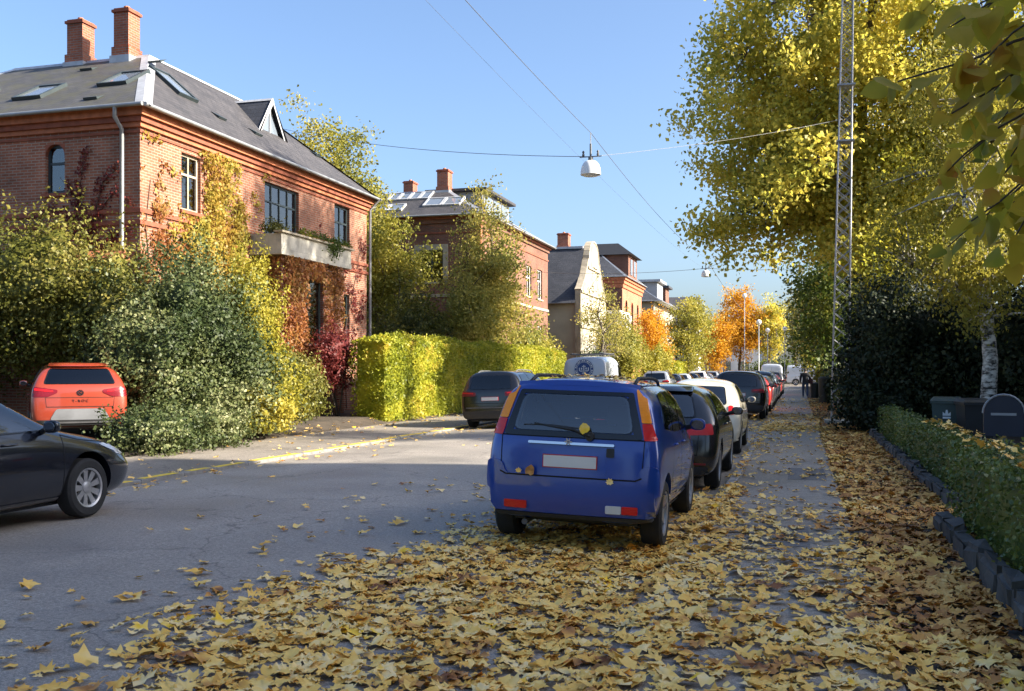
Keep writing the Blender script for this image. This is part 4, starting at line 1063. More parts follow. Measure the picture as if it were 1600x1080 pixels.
make_tree('street_tree', 'dark bare crowned tree closing the street above the white van', (-.4, 134, .1), [(0, 0, 7.5, 2.9, 2.9, 4.2)], 13, .3, 120, 3500, .25, 'olive_leaf', seed=61, clus=.9, limbs=22)
make_shrub('far_shrub', 'dark shrub row at the far end of the street', (-2.5, 137, .0), [(0, 0, 1.6, 5.0, 1.5, 1.9), (8, 0, 2.0, 5.0, 1.5, 2.6)], 6000, .25, 'green_leaf', seed=62)
make_tree('garden_tree', 'tall tree right of the far crossing behind the walking person', (5.0, 126, .1), [(0, 0, 7.0, 4.2, 3.5, 5.0), (-2.5, 0, 4, 3, 3, 3)], 12, .3, 150, 9000, .27, 'olive_leaf', seed=63, clus=1.0)
make_tree('poplar_tree', 'dark green tree behind the end of the far villas', (-24, 128, .1), [(0, 0, 9, 5, 4, 5)], 14, .3, 120, 7000, .3, 'olive_leaf', seed=64, clus=1.1)

# ---- creepers on the brick villa
def creeper(name, label, o, u, n, mask, tries, size, leaf, seed, Wd, Z0, Z1_, stems=(), dmax=.16):
    rng = np.random.default_rng(seed); o = np.array(o, float); u = np.array(u, float); n_ = np.array(n, float)
    a = rng.uniform(0, Wd, tries); b = rng.uniform(Z0, Z1_, tries)
    dens = np.array([mask(x, y) for x, y in zip(a, b)]); ok = rng.uniform(0, 1, tries) < dens
    a, b, dens = a[ok], b[ok], dens[ok]
    root = thing(name, label, 'climbing plant', tuple(o + u * (Wd / 2)))
    base = o + u * (Wd / 2)
    d = .03 + np.abs(rng.normal(0, .5, len(a))) * dmax * np.clip(dens, .2, 1)
    C = o + np.outer(a, u) + np.outer(b, [0, 0, 1]) + np.outer(d, n_) - base
    ob = leaf_object('foliage', rng, C, size, leaf, root, droop=.8, face=np.tile(n_ * 1.1, (len(a), 1))); ob['kind'] = 'stuff'
    for st in stems:
        mb = MB(); mb.tube([Vector(o + u * x + np.array([0, 0, z]) + n_ * .02 - base) for x, z in st], [.02 - .012 * i / (len(st) - 1) for i in range(len(st))], 5); mb.build('stem', 'vine_wood', root)
    return root
def nz(x, y, f, s): return noise.noise(Vector((x * f + s, y * f, s * 1.7)))
def blob(x, y, cx, cy, rx, ry): return max(0, 1 - ((x - cx) / rx) ** 2 - ((y - cy) / ry) ** 2)
def in_open(x, y, ws, m=.05): return any(w[0] - m < x < w[1] + m and w[2] - m < y < w[3] + m for w in ws)
def m_yellow(x, y):
    if in_open(x, y, wins_f): return 0
    v = 1.6 * blob(x, y, 3.3, 6.9, .9, 1.2) + 2.0 * blob(x, y, 3.2, 4.8, 2.6, 1.6) + 1.2 * blob(x, y, 3.4, 7.65, 1.6, .35) + .9 * blob(x, y, 4.6, 6.4, .5, 1.1)
    return max(0, min(1, v + 1.3 * nz(x, y, 1.5, 3) - .35))
creeper('yellow_creeper', 'yellow and orange creeper climbing the sunlit front of the brick villa', (-16, 21.5, 0), (0, 1, 0), (1, 0, 0), m_yellow, 26000, .105, 'creeper_leaf', 70, 6.4, 2.5, 7.85,
        [[(3.2, 1), (3.1, 4), (3.4, 6), (3.2, 7.6)], [(3.1, 4), (2.2, 5.0), (1.4, 5.3)], [(3.3, 5.0), (4.4, 5.8), (4.9, 6.9)]], .3)
def m_orange(x, y):
    if in_open(x, y, wins_f): return 0
    return max(0, min(1, 1.3 * blob(x, y, .8, 4.4, 2.2, 2.0) + .5 * blob(x, y, .3, 6.2, .7, .9) + 1.6 * nz(x, y, 1.9, 9) - .4))
creeper('red_creeper', 'orange red creeper at the street corner of the brick villa', (-16, 21.5, 0), (0, 1, 0), (1, 0, 0), m_orange, 9000, .10, 'orange_leaf', 71, 3.2, 2.5, 7.2,
        [[(.4, 1), (.5, 3.5), (.9, 5.2), (1.3, 5.9)], [(.5, 3.5), (.2, 5.4), (.4, 6.6)]])
rs = [[(9.6, 3), (9.5, 5), (9.2, 6.4), (9.35, 7.3)], [(9.5, 4.6), (8.9, 5.6), (8.3, 5.95), (7.9, 5.7)], [(9.5, 4.9), (9.9, 5.9), (10.3, 6.3), (10.7, 6.0)], [(9.5, 5.2), (9.0, 6.3), (8.6, 6.7)], [(9.5, 5.2), (9.9, 6.5), (10.4, 6.9)], [(9.5, 4.2), (10.2, 5.1), (10.8, 5.3)], [(9.5, 4), (8.8, 4.8), (8.0, 5.0)]]
def m_red(x, y):
    if in_open(x, y, wins_n): return 0
    dmin = 9
    for st in rs:
        for (a, b), (c, d) in zip(st[:-1], st[1:]):
            t = max(0, min(1, ((x - a) * (c - a) + (y - b) * (d - b)) / ((c - a) ** 2 + (d - b) ** 2))); dmin = min(dmin, math.hypot(x - a - t * (c - a), y - b - t * (d - b)))
    return max(0, min(1, .75 - dmin * 3.4 + .4 * nz(x, y, 2.2, 5) + .9 * blob(x, y, 10.3, 4.4, 1.2, .9)))
creeper('red_creeper', 'dark red creeper fanning over the shaded end wall of the brick villa', (-27, 21.5, 0), (1, 0, 0), (0, -1, 0), m_red, 26000, .085, 'red_leaf', 72, 11, 3, 7.5, rs)
def m_bay(x, y):
    if in_open(x, y, [(1.6, 2.7, 2.4, 4.55)], 0): return 0
    return max(0, min(1, .95 + .9 * nz(x, y, 1.3, 2) - (.5 if x > 2.8 else 0)))
creeper('orange_creeper', 'dense orange creeper on the bay below the balcony', (-15.08, 27.0, 0), (0, 1, 0), (1, 0, 0), m_bay, 9500, .11, 'orange_leaf', 73, 4.3, 1.5, 5.2, [[(.8, .3), (.9, 3), (1.2, 5)]], .3)
creeper('orange_creeper', 'rust coloured creeper on the narrow side of the bay below the balcony', (-16, 27.0, 0), (1, 0, 0), (0, -1, 0), lambda x, y: .8, 2200, .11, 'orange_leaf', 74, .95, 1.5, 5.15, [[(.5, .3), (.5, 3), (.6, 5)]])
def m_rc(x, y):
    if in_open(x, y, [(w[0] - 9.7, w[1] - 9.7, w[2], w[3]) for w in wins_f]): return 0
    return max(0, min(1, 1.3 * blob(x, y, 1.8, 4.2, 2.4, 1.9) + .6 * blob(x, y, 3.5, 5.8, .6, 1.6) + 1.5 * nz(x, y, 1.6, 12) - .25))
creeper('red_creeper', 'thin red creeper right of the balcony on the brick villa', (-16, 31.2, 0), (0, 1, 0), (1, 0, 0), m_rc, 7000, .10, 'red_leaf', 75, 4.0, 1.5, 7.2, [[(2.2, .3), (2.0, 3), (2.9, 5), (3.6, 7)], [(2.0, 3), (1.2, 4.8), (.7, 5.6)]])
def on_balcony():
    rng = np.random.default_rng(80); root = thing('balcony_plants', 'green trailing plants along the top of the balcony', 'plant', (-15.0, 29.2, 5.9))
    c = np.stack([rng.normal(0, .09, 2600), rng.uniform(-1.2, 2.3, 2600), np.abs(rng.normal(0, .12, 2600))], 1); c[:500, 2] *= -1.6; c[:500, 0] += .17; c[:500, 1] = rng.normal(.9, .25, 500)
    o = leaf_object('foliage', rng, c, .07, 'green_leaf', root); o['kind'] = 'stuff'
    c = np.stack([rng.normal(-.3, .16, 900), rng.normal(-2.15, .28, 900), np.abs(rng.normal(0, .16, 900))], 1)
    o = leaf_object('foliage', rng, c, .07, 'olive_leaf', root); o['kind'] = 'stuff'
    mb = MB(); mb.box(-.1, .1, -1.2, 2.3, .024, .06); mb.build('planter', 'terracotta', root)
on_balcony()
make_shrub('red_shrub', 'low crimson shrub under the bay window', (-14.2, 28.8, .2), [(0, 0, 1.9, .6, 1.2, 1.1)], 2500, .09, 'red_leaf', seed=81)
# ================================================================= VEHICLES
def paint(name, c, metal=.25, rough=.32):
    m, n, l, out = newmat(name)
    b = principled(n, l, out, c, rough, metal, .5, 1.0)
    co = n.new('ShaderNodeTexCoord').outputs['Object']
    t = tex_noise(n, l, co, 1.3, 6, .7); r = ramp(n, [(.35, (.02,) * 3), (.75, (.14,) * 3)]); l.new(t.outputs[0], r.inputs[0]); l.new(r.outputs[0], b.inputs['Coat Roughness'])
    dn = tex_noise(n, l, co, 6, 5, .7); dr = ramp(n, [(.5, (0, 0, 0)), (.85, (.05, .05, .05))]); l.new(dn.outputs[0], dr.inputs[0])
    l.new(mixc(n, l, dr.outputs[0], c, (.16, .14, .12)), b.inputs['Base Color'])
    return m
paint('blue_paint', (.006, .048, .30), .2)
paint('black_paint', (.006, .006, .008), .1, .25)
paint('navy_paint', (.008, .010, .018), .2, .25)
paint('cream_paint', (.66, .61, .49), 0, .35)
paint('orange_paint', (.30, .04, .016), .15, .35)
paint('silver_paint', (.42, .44, .46), .6, .35)
paint('white_car_paint', (.68, .69, .70), 0, .35)
paint('lightgrey_paint', (.50, .54, .60), .1, .35)
paint('greyblue_paint', (.14, .18, .22), .5, .35)
paint('red_paint', (.40, .025, .02), .1, .35)
paint('darkgrey_paint', (.05, .052, .056), .5, .35)
simple('tyre', (.018, .018, .019), .85, var=.25, vscale=12)
simple('rim_silver', (.46, .46, .47), .35, .75, var=.1)
simple('black_plastic', (.022, .022, .024), .6, var=.2, vscale=8)
simple('grey_plastic', (.10, .10, .105), .6, var=.2, vscale=8)
simple('chrome', (.7, .7, .71), .15, 1.0, var=0)
simple('mirror_dark', (.22, .23, .25), .08, 1.0, var=0)
simple('panel_gap', (.004, .004, .004), .9, var=0)
simple('frit', (.008, .008, .009), .08, spec=.6, var=0)
simple('seat_cloth', (.035, .036, .04), .95, var=.2)
simple('plate_white', (.70, .70, .69), .4, var=.03)
simple('plate_red', (.5, .02, .02), .4, var=0)
simple('grey_cover', (.15, .155, .165), .6, var=.15)
glassmat('car_glass', (.70, .74, .74), .02, 1.5, .13)
glassmat('tint_glass', (.22, .24, .25), .02, 1.5, .06)
m_, n_, l_, o_ = newmat('dark_glass'); principled(n_, l_, o_, (.010, .013, .016), .04, 0, .9)
def lens(name, c, em=0):
    m, n, l, out = newmat(name); b = principled(n, l, out, c, .2, 0, .35, .35)
    co = n.new('ShaderNodeTexCoord').outputs['Object']; w = n.new('ShaderNodeTexWave'); w.bands_direction = 'Z'; w.inputs['Scale'].default_value = 22; l.new(co, w.inputs['Vector'])
    l.new(bump(n, l, w.outputs[1], .25, .004).outputs[0], b.inputs['Normal'])
lens('lens_red', (.62, .010, .012)); lens('lens_amber', (.98, .30, .002)); lens('lens_clear', (.60, .62, .63)); lens('lens_dark_red', (.16, .006, .012))

def pip(p, poly):
    x, y = p; c = False; j = len(poly) - 1
    for i in range(len(poly)):
        if (poly[i][1] > y) != (poly[j][1] > y) and x < (poly[j][0] - poly[i][0]) * (y - poly[i][1]) / (poly[j][1] - poly[i][1]) + poly[i][0]: c = not c
        j = i
    return c

VIEW = {'rear': (lambda a, b: Vector((a, -20, b)), Vector((0, 1, 0))), 'front': (lambda a, b: Vector((a, 20, b)), Vector((0, -1, 0))),
        'right': (lambda a, b: Vector((20, a, b)), Vector((-1, 0, 0))), 'left': (lambda a, b: Vector((-20, a, b)), Vector((1, 0, 0))),
        'top': (lambda a, b: Vector((a, b, 20)), Vector((0, 0, -1)))}

def round_poly(poly, r=.04, n=4):
    out = []; N = len(poly)
    for i in range(N):
        p0, p, p1 = (Vector((*poly[j % N],)) for j in (i - 1, i, i + 1)); a = (p0 - p); b = (p1 - p)
        k = min(r, a.length * .45, b.length * .45); A = p + a.normalized() * k; B = p + b.normalized() * k
        for t in np.linspace(0, 1, n): out.append(tuple((A * (1 - t) + p * t) * (1 - t) + (p * (1 - t) + B * t) * t))
    return out

def project(bvh, view, a, b, off):
    o, d = VIEW[view][0](a, b), VIEW[view][1]
    h = bvh.ray_cast(o, d)
    if h[0] is None:
        q = bvh.find_nearest(o + d * 20)
        # push the start onto the silhouette
        h = bvh.find_nearest(Vector((o.x if d.x == 0 else q[0].x, o.y if d.y == 0 else q[0].y, o.z if d.z == 0 else q[0].z)))
    n = h[1]; n = n if n.dot(d) < 0 else -n
    return h[0] + (n * .6 - d * .4).normalized() * off

def panel(name, bvh, view, poly, mat, parent, off=.004, res=.06, hole=None, rnd=.03, smooth=True, lip=.012):
    poly = round_poly(poly, rnd) if rnd else poly
    def dens(pl):
        q = []
        for i in range(len(pl)):
            a, b = Vector(pl[i]), Vector(pl[(i + 1) % len(pl)]); n = max(1, int((b - a).length / res))
            q += [a.lerp(b, t / n) for t in range(n)]
        return q
    bd = dens(poly); vs = list(bd); es = [(i, (i + 1) % len(bd)) for i in range(len(bd))]
    if hole:
        hb = dens(hole); k = len(vs); vs += hb; es += [(k + i, k + (i + 1) % len(hb)) for i in range(len(hb))]
    x0, x1 = min(v[0] for v in bd), max(v[0] for v in bd); y0, y1 = min(v[1] for v in bd), max(v[1] for v in bd)
    for i in range(1, int((x1 - x0) / res) + 1):
        for j in range(1, int((y1 - y0) / res) + 1):
            p = (x0 + i * res, y0 + j * res)
            if pip(p, poly) and min((Vector(p) - b).length for b in vs[:len(bd)]) > res * .4: vs.append(Vector(p))
    r = delaunay_2d_cdt([Vector(v) for v in vs], es, [], 0, 1e-5)
    V2, F2 = r[0], [f for f in r[2] if pip(tuple(sum((r[0][i] for i in f), Vector((0, 0))) / len(f)), poly)]
    if hole: F2 = [f for f in F2 if not pip(tuple(sum((V2[i] for i in f), Vector((0, 0))) / len(f)), hole)]
    P3 = [project(bvh, view, v[0], v[1], off) for v in V2]
    d = VIEW[view][1]
    cnt = {}
    for f in F2:
        for i in range(len(f)):
            e = (f[i], f[(i + 1) % len(f)]); cnt.setdefault(tuple(sorted(e)), []).append(e)
    mb = MB(); mb.add(P3, F2)
    if lip:
        for e in (v[0] for v in cnt.values() if len(v) == 1):
            mb.add([P3[e[0]], P3[e[1]], P3[e[1]] + d * lip, P3[e[0]] + d * lip], [(0, 1, 2, 3)])
    o = mb.build(name, mat, parent, fix=False)
    bm = bmesh.new(); bm.from_mesh(o.data); bmesh.ops.remove_doubles(bm, verts=bm.verts, dist=1e-5)
    used = [v for v in bm.verts if not v.link_faces]; bmesh.ops.delete(bm, geom=used, context='VERTS')
    bmesh.ops.recalc_face_normals(bm, faces=bm.faces)
    s = sum((f.normal.dot(d) * f.calc_area() for f in bm.faces))
    if s > 0: bmesh.ops.reverse_faces(bm, faces=bm.faces)
    bm.to_mesh(o.data); bm.free()
    if smooth:
        o.data.polygons.foreach_set('use_smooth', [True] * len(o.data.polygons)); o.data.set_sharp_from_angle(angle=R(40))
    return o

def seam(name, bvh, view, line, parent, w=.008, off=.003, mat='panel_gap', closed=False):
    L = [Vector(p) for p in line] + ([Vector(line[0])] if closed else []); q = []
    for a, b in zip(L[:-1], L[1:]):
        n = max(1, int((b - a).length / .05)); q += [a.lerp(b, t / n) for t in range(n)]
    q.append(L[-1]); mb = MB(); lo = []; hi = []
    for i, p in enumerate(q):
        d = (q[min(i + 1, len(q) - 1)] - q[max(i - 1, 0)]); d = d.normalized() if d.length > 0 else Vector((1, 0)); s = Vector((-d.y, d.x)) * w / 2
        lo.append(project(bvh, view, *(p - s), off)); hi.append(project(bvh, view, *(p + s), off))
    n = len(q); mb.add(lo + hi, [(i, i + 1, n + i + 1, n + i) for i in range(n - 1)])
    return mb.build(name, mat, parent, fix=False)

def car_cage(p):
    L, H, w = p['L'], p['H'], p['W'] / 2; zb = p['zb']; zs = p.get('zsill', zb + .12); zm = p['zmid']; wr = p['wr']
    def cab(sl, sb, sr, k, zbelt, zr, krf=1.0, lift=0.0, kb=None):
        kb = kb or k
        return [(sl, 0, zb + lift), (sl, .45 * w * k, zb + lift), (sl, .84 * w * k, zb + lift), (sl, .965 * w * k, zs + lift * .6), (sl, w * k, zm), (sb * .6 + sl * .4, .992 * w * kb, zbelt - .11), (sb, .955 * w * kb, zbelt),
                (sb * .5 + sr * .5, (.955 * w * kb + wr * krf) / 2 + .025, (zbelt + zr) / 2 + .01), (sr, wr * krf, zr - .055), (sr, wr * .55 * krf, zr), (sr, 0, zr + .012)]
    def hood(s, k, zh, low=0.0, nose=0.0):
        return [(s - nose, 0, zb + low), (s - nose, .45 * w * k, zb + low), (s - nose, .84 * w * k, zb + low), (s, .965 * w * k, zs + low), (s, w * k, zm * .92), (s, .985 * w * k, zh - .17), (s - nose * .3, .93 * w * k, zh - .06),
                (s - nose * .6, .80 * w * k, zh - .01), (s - nose * .8, .62 * w * k, zh + .008), (s - nose * .9, .33 * w * k, zh + .02), (s - nose, 0, zh + .025)]
    rb, rr = p['rb'], p['rr']; br, bf = p['belt_r'], p['belt_f']; zr_r = p.get('zroof_r', H - .04)
    ca, wt = p['cowl'], p['wtop']; zc, zn = p['zcowl'], p['znose']; nose = p.get('nose', .12)
    bx = p.get('boxy', .8)
    r0 = cab(.0, rb, rr, .90 + .045 * bx, br, zr_r, .93 + .03 * bx, .06)
    r1 = cab(.10, rb + .10, rr + .10, .985 + .008 * bx, br, zr_r + .012, .985 + .01 * bx, .02)
    r2 = cab(.40, rb + .34, rr + .34, 1.0, br, H * .5 + (zr_r + .02) * .5, 1.0)
    mid = (rr + .34 + wt) / 2
    r3 = cab(mid * .98, mid, mid, 1.0, (br + bf) / 2, H, 1.0)
    r4 = cab(wt + .05, wt + .05, wt, 1.0, bf + .01, H - .015, .98)
    r4b = cab((wt + ca) / 2 + .1, (wt + ca) / 2 + .12, (wt + ca) / 2, 1.0, bf, (H + zc) / 2 + .035, 1.06)
    r5 = hood(ca, 1.0, zc); r5[7] = (ca - .06, .87 * w, zc + .02); r5[6] = (ca, .95 * w, zc - .05)
    r6 = hood((ca + L) / 2, .995, zc * .55 + zn * .45 + .03)
    r7 = hood(L - .32, .965, zn + .035, .0, .02); r8 = hood(L - .10, .90, zn - .03, .02, nose * .5); r9 = hood(L, .76, zn - .12, .06, nose)
    return [r0, r1, r2, r3, r4, r4b, r5, r6, r7, r8, r9]

def car_body(p, lvl=3):
    rings = car_cage(p); L = p['L']; V = []; F = []; nr = len(rings); K = 11
    def vid(r, k, s): # s=+1 right, -1 left
        if k in (0, K - 1): s = 1
        key = (r, k, s)
        if key not in ids:
            a, b, c = rings[r][k]; ids[key] = len(V); V.append((b * s, a - L / 2, c))
        return ids[key]
    ids = {}
    for r in range(nr - 1):
        for k in range(K - 1):
            for s in (1, -1):
                f = [vid(r, k, s), vid(r + 1, k, s), vid(r + 1, k + 1, s), vid(r, k + 1, s)]
                F.append(f if s == 1 else f[::-1])
    for r, sg, bul in ((0, -1, p.get('bulge_r', .05)), (nr - 1, 1, p.get('bulge_f', .06))):
        mid = {}
        def cv(k, c, s):
            if c == 0: return vid(r, k, s)
            if k == 2: return vid(r, 1, s) if c == 1 else vid(r, 0, 1)
            if k == 8: return vid(r, 9, s) if c == 1 else vid(r, 10, 1)
            if c == 2: s = 1
            if (k, c, s) not in mid:
                a, b, z = rings[r][k]; mid[(k, c, s)] = len(V); V.append((b * (.5 if c == 1 else 0) * s, a - L / 2 + sg * bul * (.85 if c == 1 else 1.0), z))
            return mid[(k, c, s)]
        for k in range(2, 8):
            for c in range(2):
                for s in (1, -1):
                    f = [cv(k, c, s), cv(k, c + 1, s), cv(k + 1, c + 1, s), cv(k + 1, c, s)]
                    F.append(f if (s == 1) == (sg == 1) else f[::-1])
    me = bpy.data.meshes.new('tmp'); me.from_pydata(V, [], F); me.update()
    bm = bmesh.new(); bm.from_mesh(me); bmesh.ops.recalc_face_normals(bm, faces=bm.faces); bm.to_mesh(me); bm.free()
    o = link('tmp', me); md = o.modifiers.new('s', 'SUBSURF'); md.levels = lvl; md.render_levels = lvl
    cut = []
    for ax in (p['ax_r'], p['ax_f']):
        for s in (1, -1):
            cb = MB(); rad = p['wrad'] + .065
            cb.lathe([(0, .30), (rad, .30), (rad, 1.6), (0, 1.6)], 40, (0, ax - L / 2, p['wrad'] + .01), 'x')
            if s == -1: cb.v = [(-a, b, c) for a, b, c in cb.v]
            c = cb.build('cut', [], None); bmc = bmesh.new(); bmc.from_mesh(c.data); bmesh.ops.remove_doubles(bmc, verts=bmc.verts, dist=1e-5); bmesh.ops.recalc_face_normals(bmc, faces=bmc.faces); bmc.to_mesh(c.data); bmc.free()
            b = o.modifiers.new('b', 'BOOLEAN'); b.operation = 'DIFFERENCE'; b.object = c; b.solver = 'EXACT'; cut.append(c)
    dg = bpy.context.evaluated_depsgraph_get()
    out = bpy.data.meshes.new_from_object(o.evaluated_get(dg))
    for c in cut + [o]: bpy.data.objects.remove(c)
    # fit to exact size
    co = np.empty(len(out.vertices) * 3); out.vertices.foreach_get('co', co); co = co.reshape(-1, 3)
    W0 = np.abs(co[:, 0]).max(); l0, l1 = co[:, 1].min(), co[:, 1].max(); h1 = co[:, 2].max()
    p['_fit'] = (W0, l0, l1, h1)
    co[:, 0] *= p['W'] / 2 / W0; co[:, 2] *= np.where(co[:, 2] > p['zb'], 1, 1) * (p['H'] / h1)
    out.vertices.foreach_set('co', co.ravel()); out.update()
    return out

def wheel(root, p, s, side, kind):
    x = side * (p['W'] / 2 - .115); y = s - p['L'] / 2; r = p['wrad']; tw = .10
    mb = MB(); sd = side
    prof = [(r * .60, -tw * .8), (r * .66, -tw), (r * .90, -tw * 1.02), (r * .985, -tw * .8), (r, -tw * .5), (r, tw * .5), (r * .985, tw * .8), (r * .90, tw * 1.02), (r * .70, tw), (r * .655, tw * .82), (r * .62, tw * .25), (.001, tw * .2)]
    mb.lathe([(a, h * sd) for a, h in prof], 32, (0, 0, 0), 'x')
    o = mb.build('wheel', 'tyre', root, smooth=True, sharp=35); o.location = (x, y, r)
    mb = MB(); f = tw * .62 * sd
    mb.lathe([(r * .665, tw * .84 * sd), (r * .67, tw * .98 * sd), (r * .60, tw * .9 * sd), (r * .585, tw * .3 * sd)], 32, (0, 0, 0), 'x')
    n = {'multi': 9, 'five': 5, 'seven': 7}.get(kind, 5)
    for k in range(n):
        a = 2 * math.pi * k / n + .3
        for da in ((-.10, .10) if kind in ('multi', 'five') else (0,)):
            wd = .028 if kind != 'seven' else .04
            d = Vector((0, math.cos(a + da), math.sin(a + da))); t = Vector((0, -d.z, d.y)); d0 = Vector((0, math.cos(a), math.sin(a)))
            A = d0 * r * .10; B = d * r * .61; up = Vector((sd, 0, 0))
            q = [A - t * wd * .8 + up * abs(f) * 1.0, A + t * wd * .8 + up * abs(f), B + t * wd * .6 + up * abs(f) * 1.25, B - t * wd * .6 + up * abs(f) * 1.25]
            q2 = [v - up * .03 for v in q]; mb.add(q + q2, [(0, 1, 2, 3), (7, 6, 5, 4), (0, 4, 5, 1), (1, 5, 6, 2), (2, 6, 7, 3), (3, 7, 4, 0)])
    mb.lathe([(r * .21, f * .6), (r * .2, f * 1.15), (r * .12, f * 1.3), (.001, f * 1.3)], 16, (0, 0, 0), 'x')
    mb.build('rim', 'rim_silver', o, smooth=True, sharp=30)
    return o

def mirror(root, p, side, mat, sc=1.0):
    y = p['cowl'] - p['L'] / 2 - .32; x = side * (p['W'] / 2 + .085); z = p['belt_f'] + .10
    mb = MB(); bm = bmesh.new(); bmesh.ops.create_icosphere(bm, subdivisions=3, radius=1)
    for v in bm.verts:
        c = v.co; yy = c.y * .085
        if c.y < -.2: yy = -.017 - .03 * (-.2 - c.y) * .3
        v.co = Vector((math.copysign(abs(c.x) ** .75, c.x) * .088 * sc, yy * sc, math.copysign(abs(c.z) ** .7, c.z) * .066 * sc))
    me = bpy.data.meshes.new('mirror'); bm.to_mesh(me); bm.free(); me.materials.append(M[mat]); me.polygons.foreach_set('use_smooth', [True] * len(me.polygons))
    o = link('mirror', me, root); o.location = (x, y, z)
    mb = MB(); mb.tube([(-side * .06, 0, -.02), (-side * .2, .06, -.07)], .03, 8); mb.build('mirror_arm', 'black_plastic', o)
    mb = MB(); mb.lathe([(.058, -.034), (.054, -.036), (.001, -.036)], 16, (0, 0, 0), 'y'); mb.v = [(a * 1.2, b, c * .92) for a, b, c in mb.v]; mb.build('mirror_glass', 'mirror_dark', o)
    return o

def seats(root, p):
    L = p['L']; w = p['W']
    def seat(x, y, wd, nm):
        mb = MB(); z = p['zb'] + .18
        mb.box(x - wd / 2, x + wd / 2, y, y + .48, z, z + .14)
        mb.add([(x - wd / 2, y + .02, z + .1), (x + wd / 2, y + .02, z + .1), (x + wd / 2, y + .14, z + .1), (x - wd / 2, y + .14, z + .1),
                (x - wd * .42, y - .16, z + .68), (x + wd * .42, y - .16, z + .68), (x + wd * .42, y - .07, z + .70), (x - wd * .42, y - .07, z + .70)],
               [(0, 1, 2, 3), (4, 5, 6, 7), (0, 1, 5, 4), (1, 2, 6, 5), (2, 3, 7, 6), (3, 0, 4, 7)])
        o = mb.build(nm, 'seat_cloth', root)
        for hx in ((x,) if wd < .7 else (x - wd * .3, x + wd * .3)):
            hb = MB(); hb.box(hx - .12, hx + .12, y - .2, y - .11, z + .72, z + .90); hb.build('headrest', 'seat_cloth', o)
    yf = p['wtop'] - L / 2 - .55
    for x in (-w * .23, w * .23): seat(x, yf, .5, 'front_seat')
    seat(0, max(p['ax_r'] - L / 2 + .12, yf - .95), w * .72, 'rear_bench')
    mb = MB(); mb.box(-w * .42, w * .42, p['ax_r'] - L / 2 - .25, p['cowl'] - L / 2 - .05, p['zb'] + .1, p['zb'] + .18); mb.build('cabin_floor', 'seat_cloth', root)
    y = p['cowl'] - L / 2
    mb = MB(); mb.add([(-w * .41, y - .35, .62), (w * .41, y - .35, .62), (w * .41, y - .3, p['belt_f'] - .03), (-w * .41, y - .3, p['belt_f'] - .03), (w * .41, y + .1, p['belt_f'] - .05), (-w * .41, y + .1, p['belt_f'] - .05)], [(0, 1, 2, 3), (3, 2, 4, 5)]); mb.build('dashboard', 'black_plastic', root)

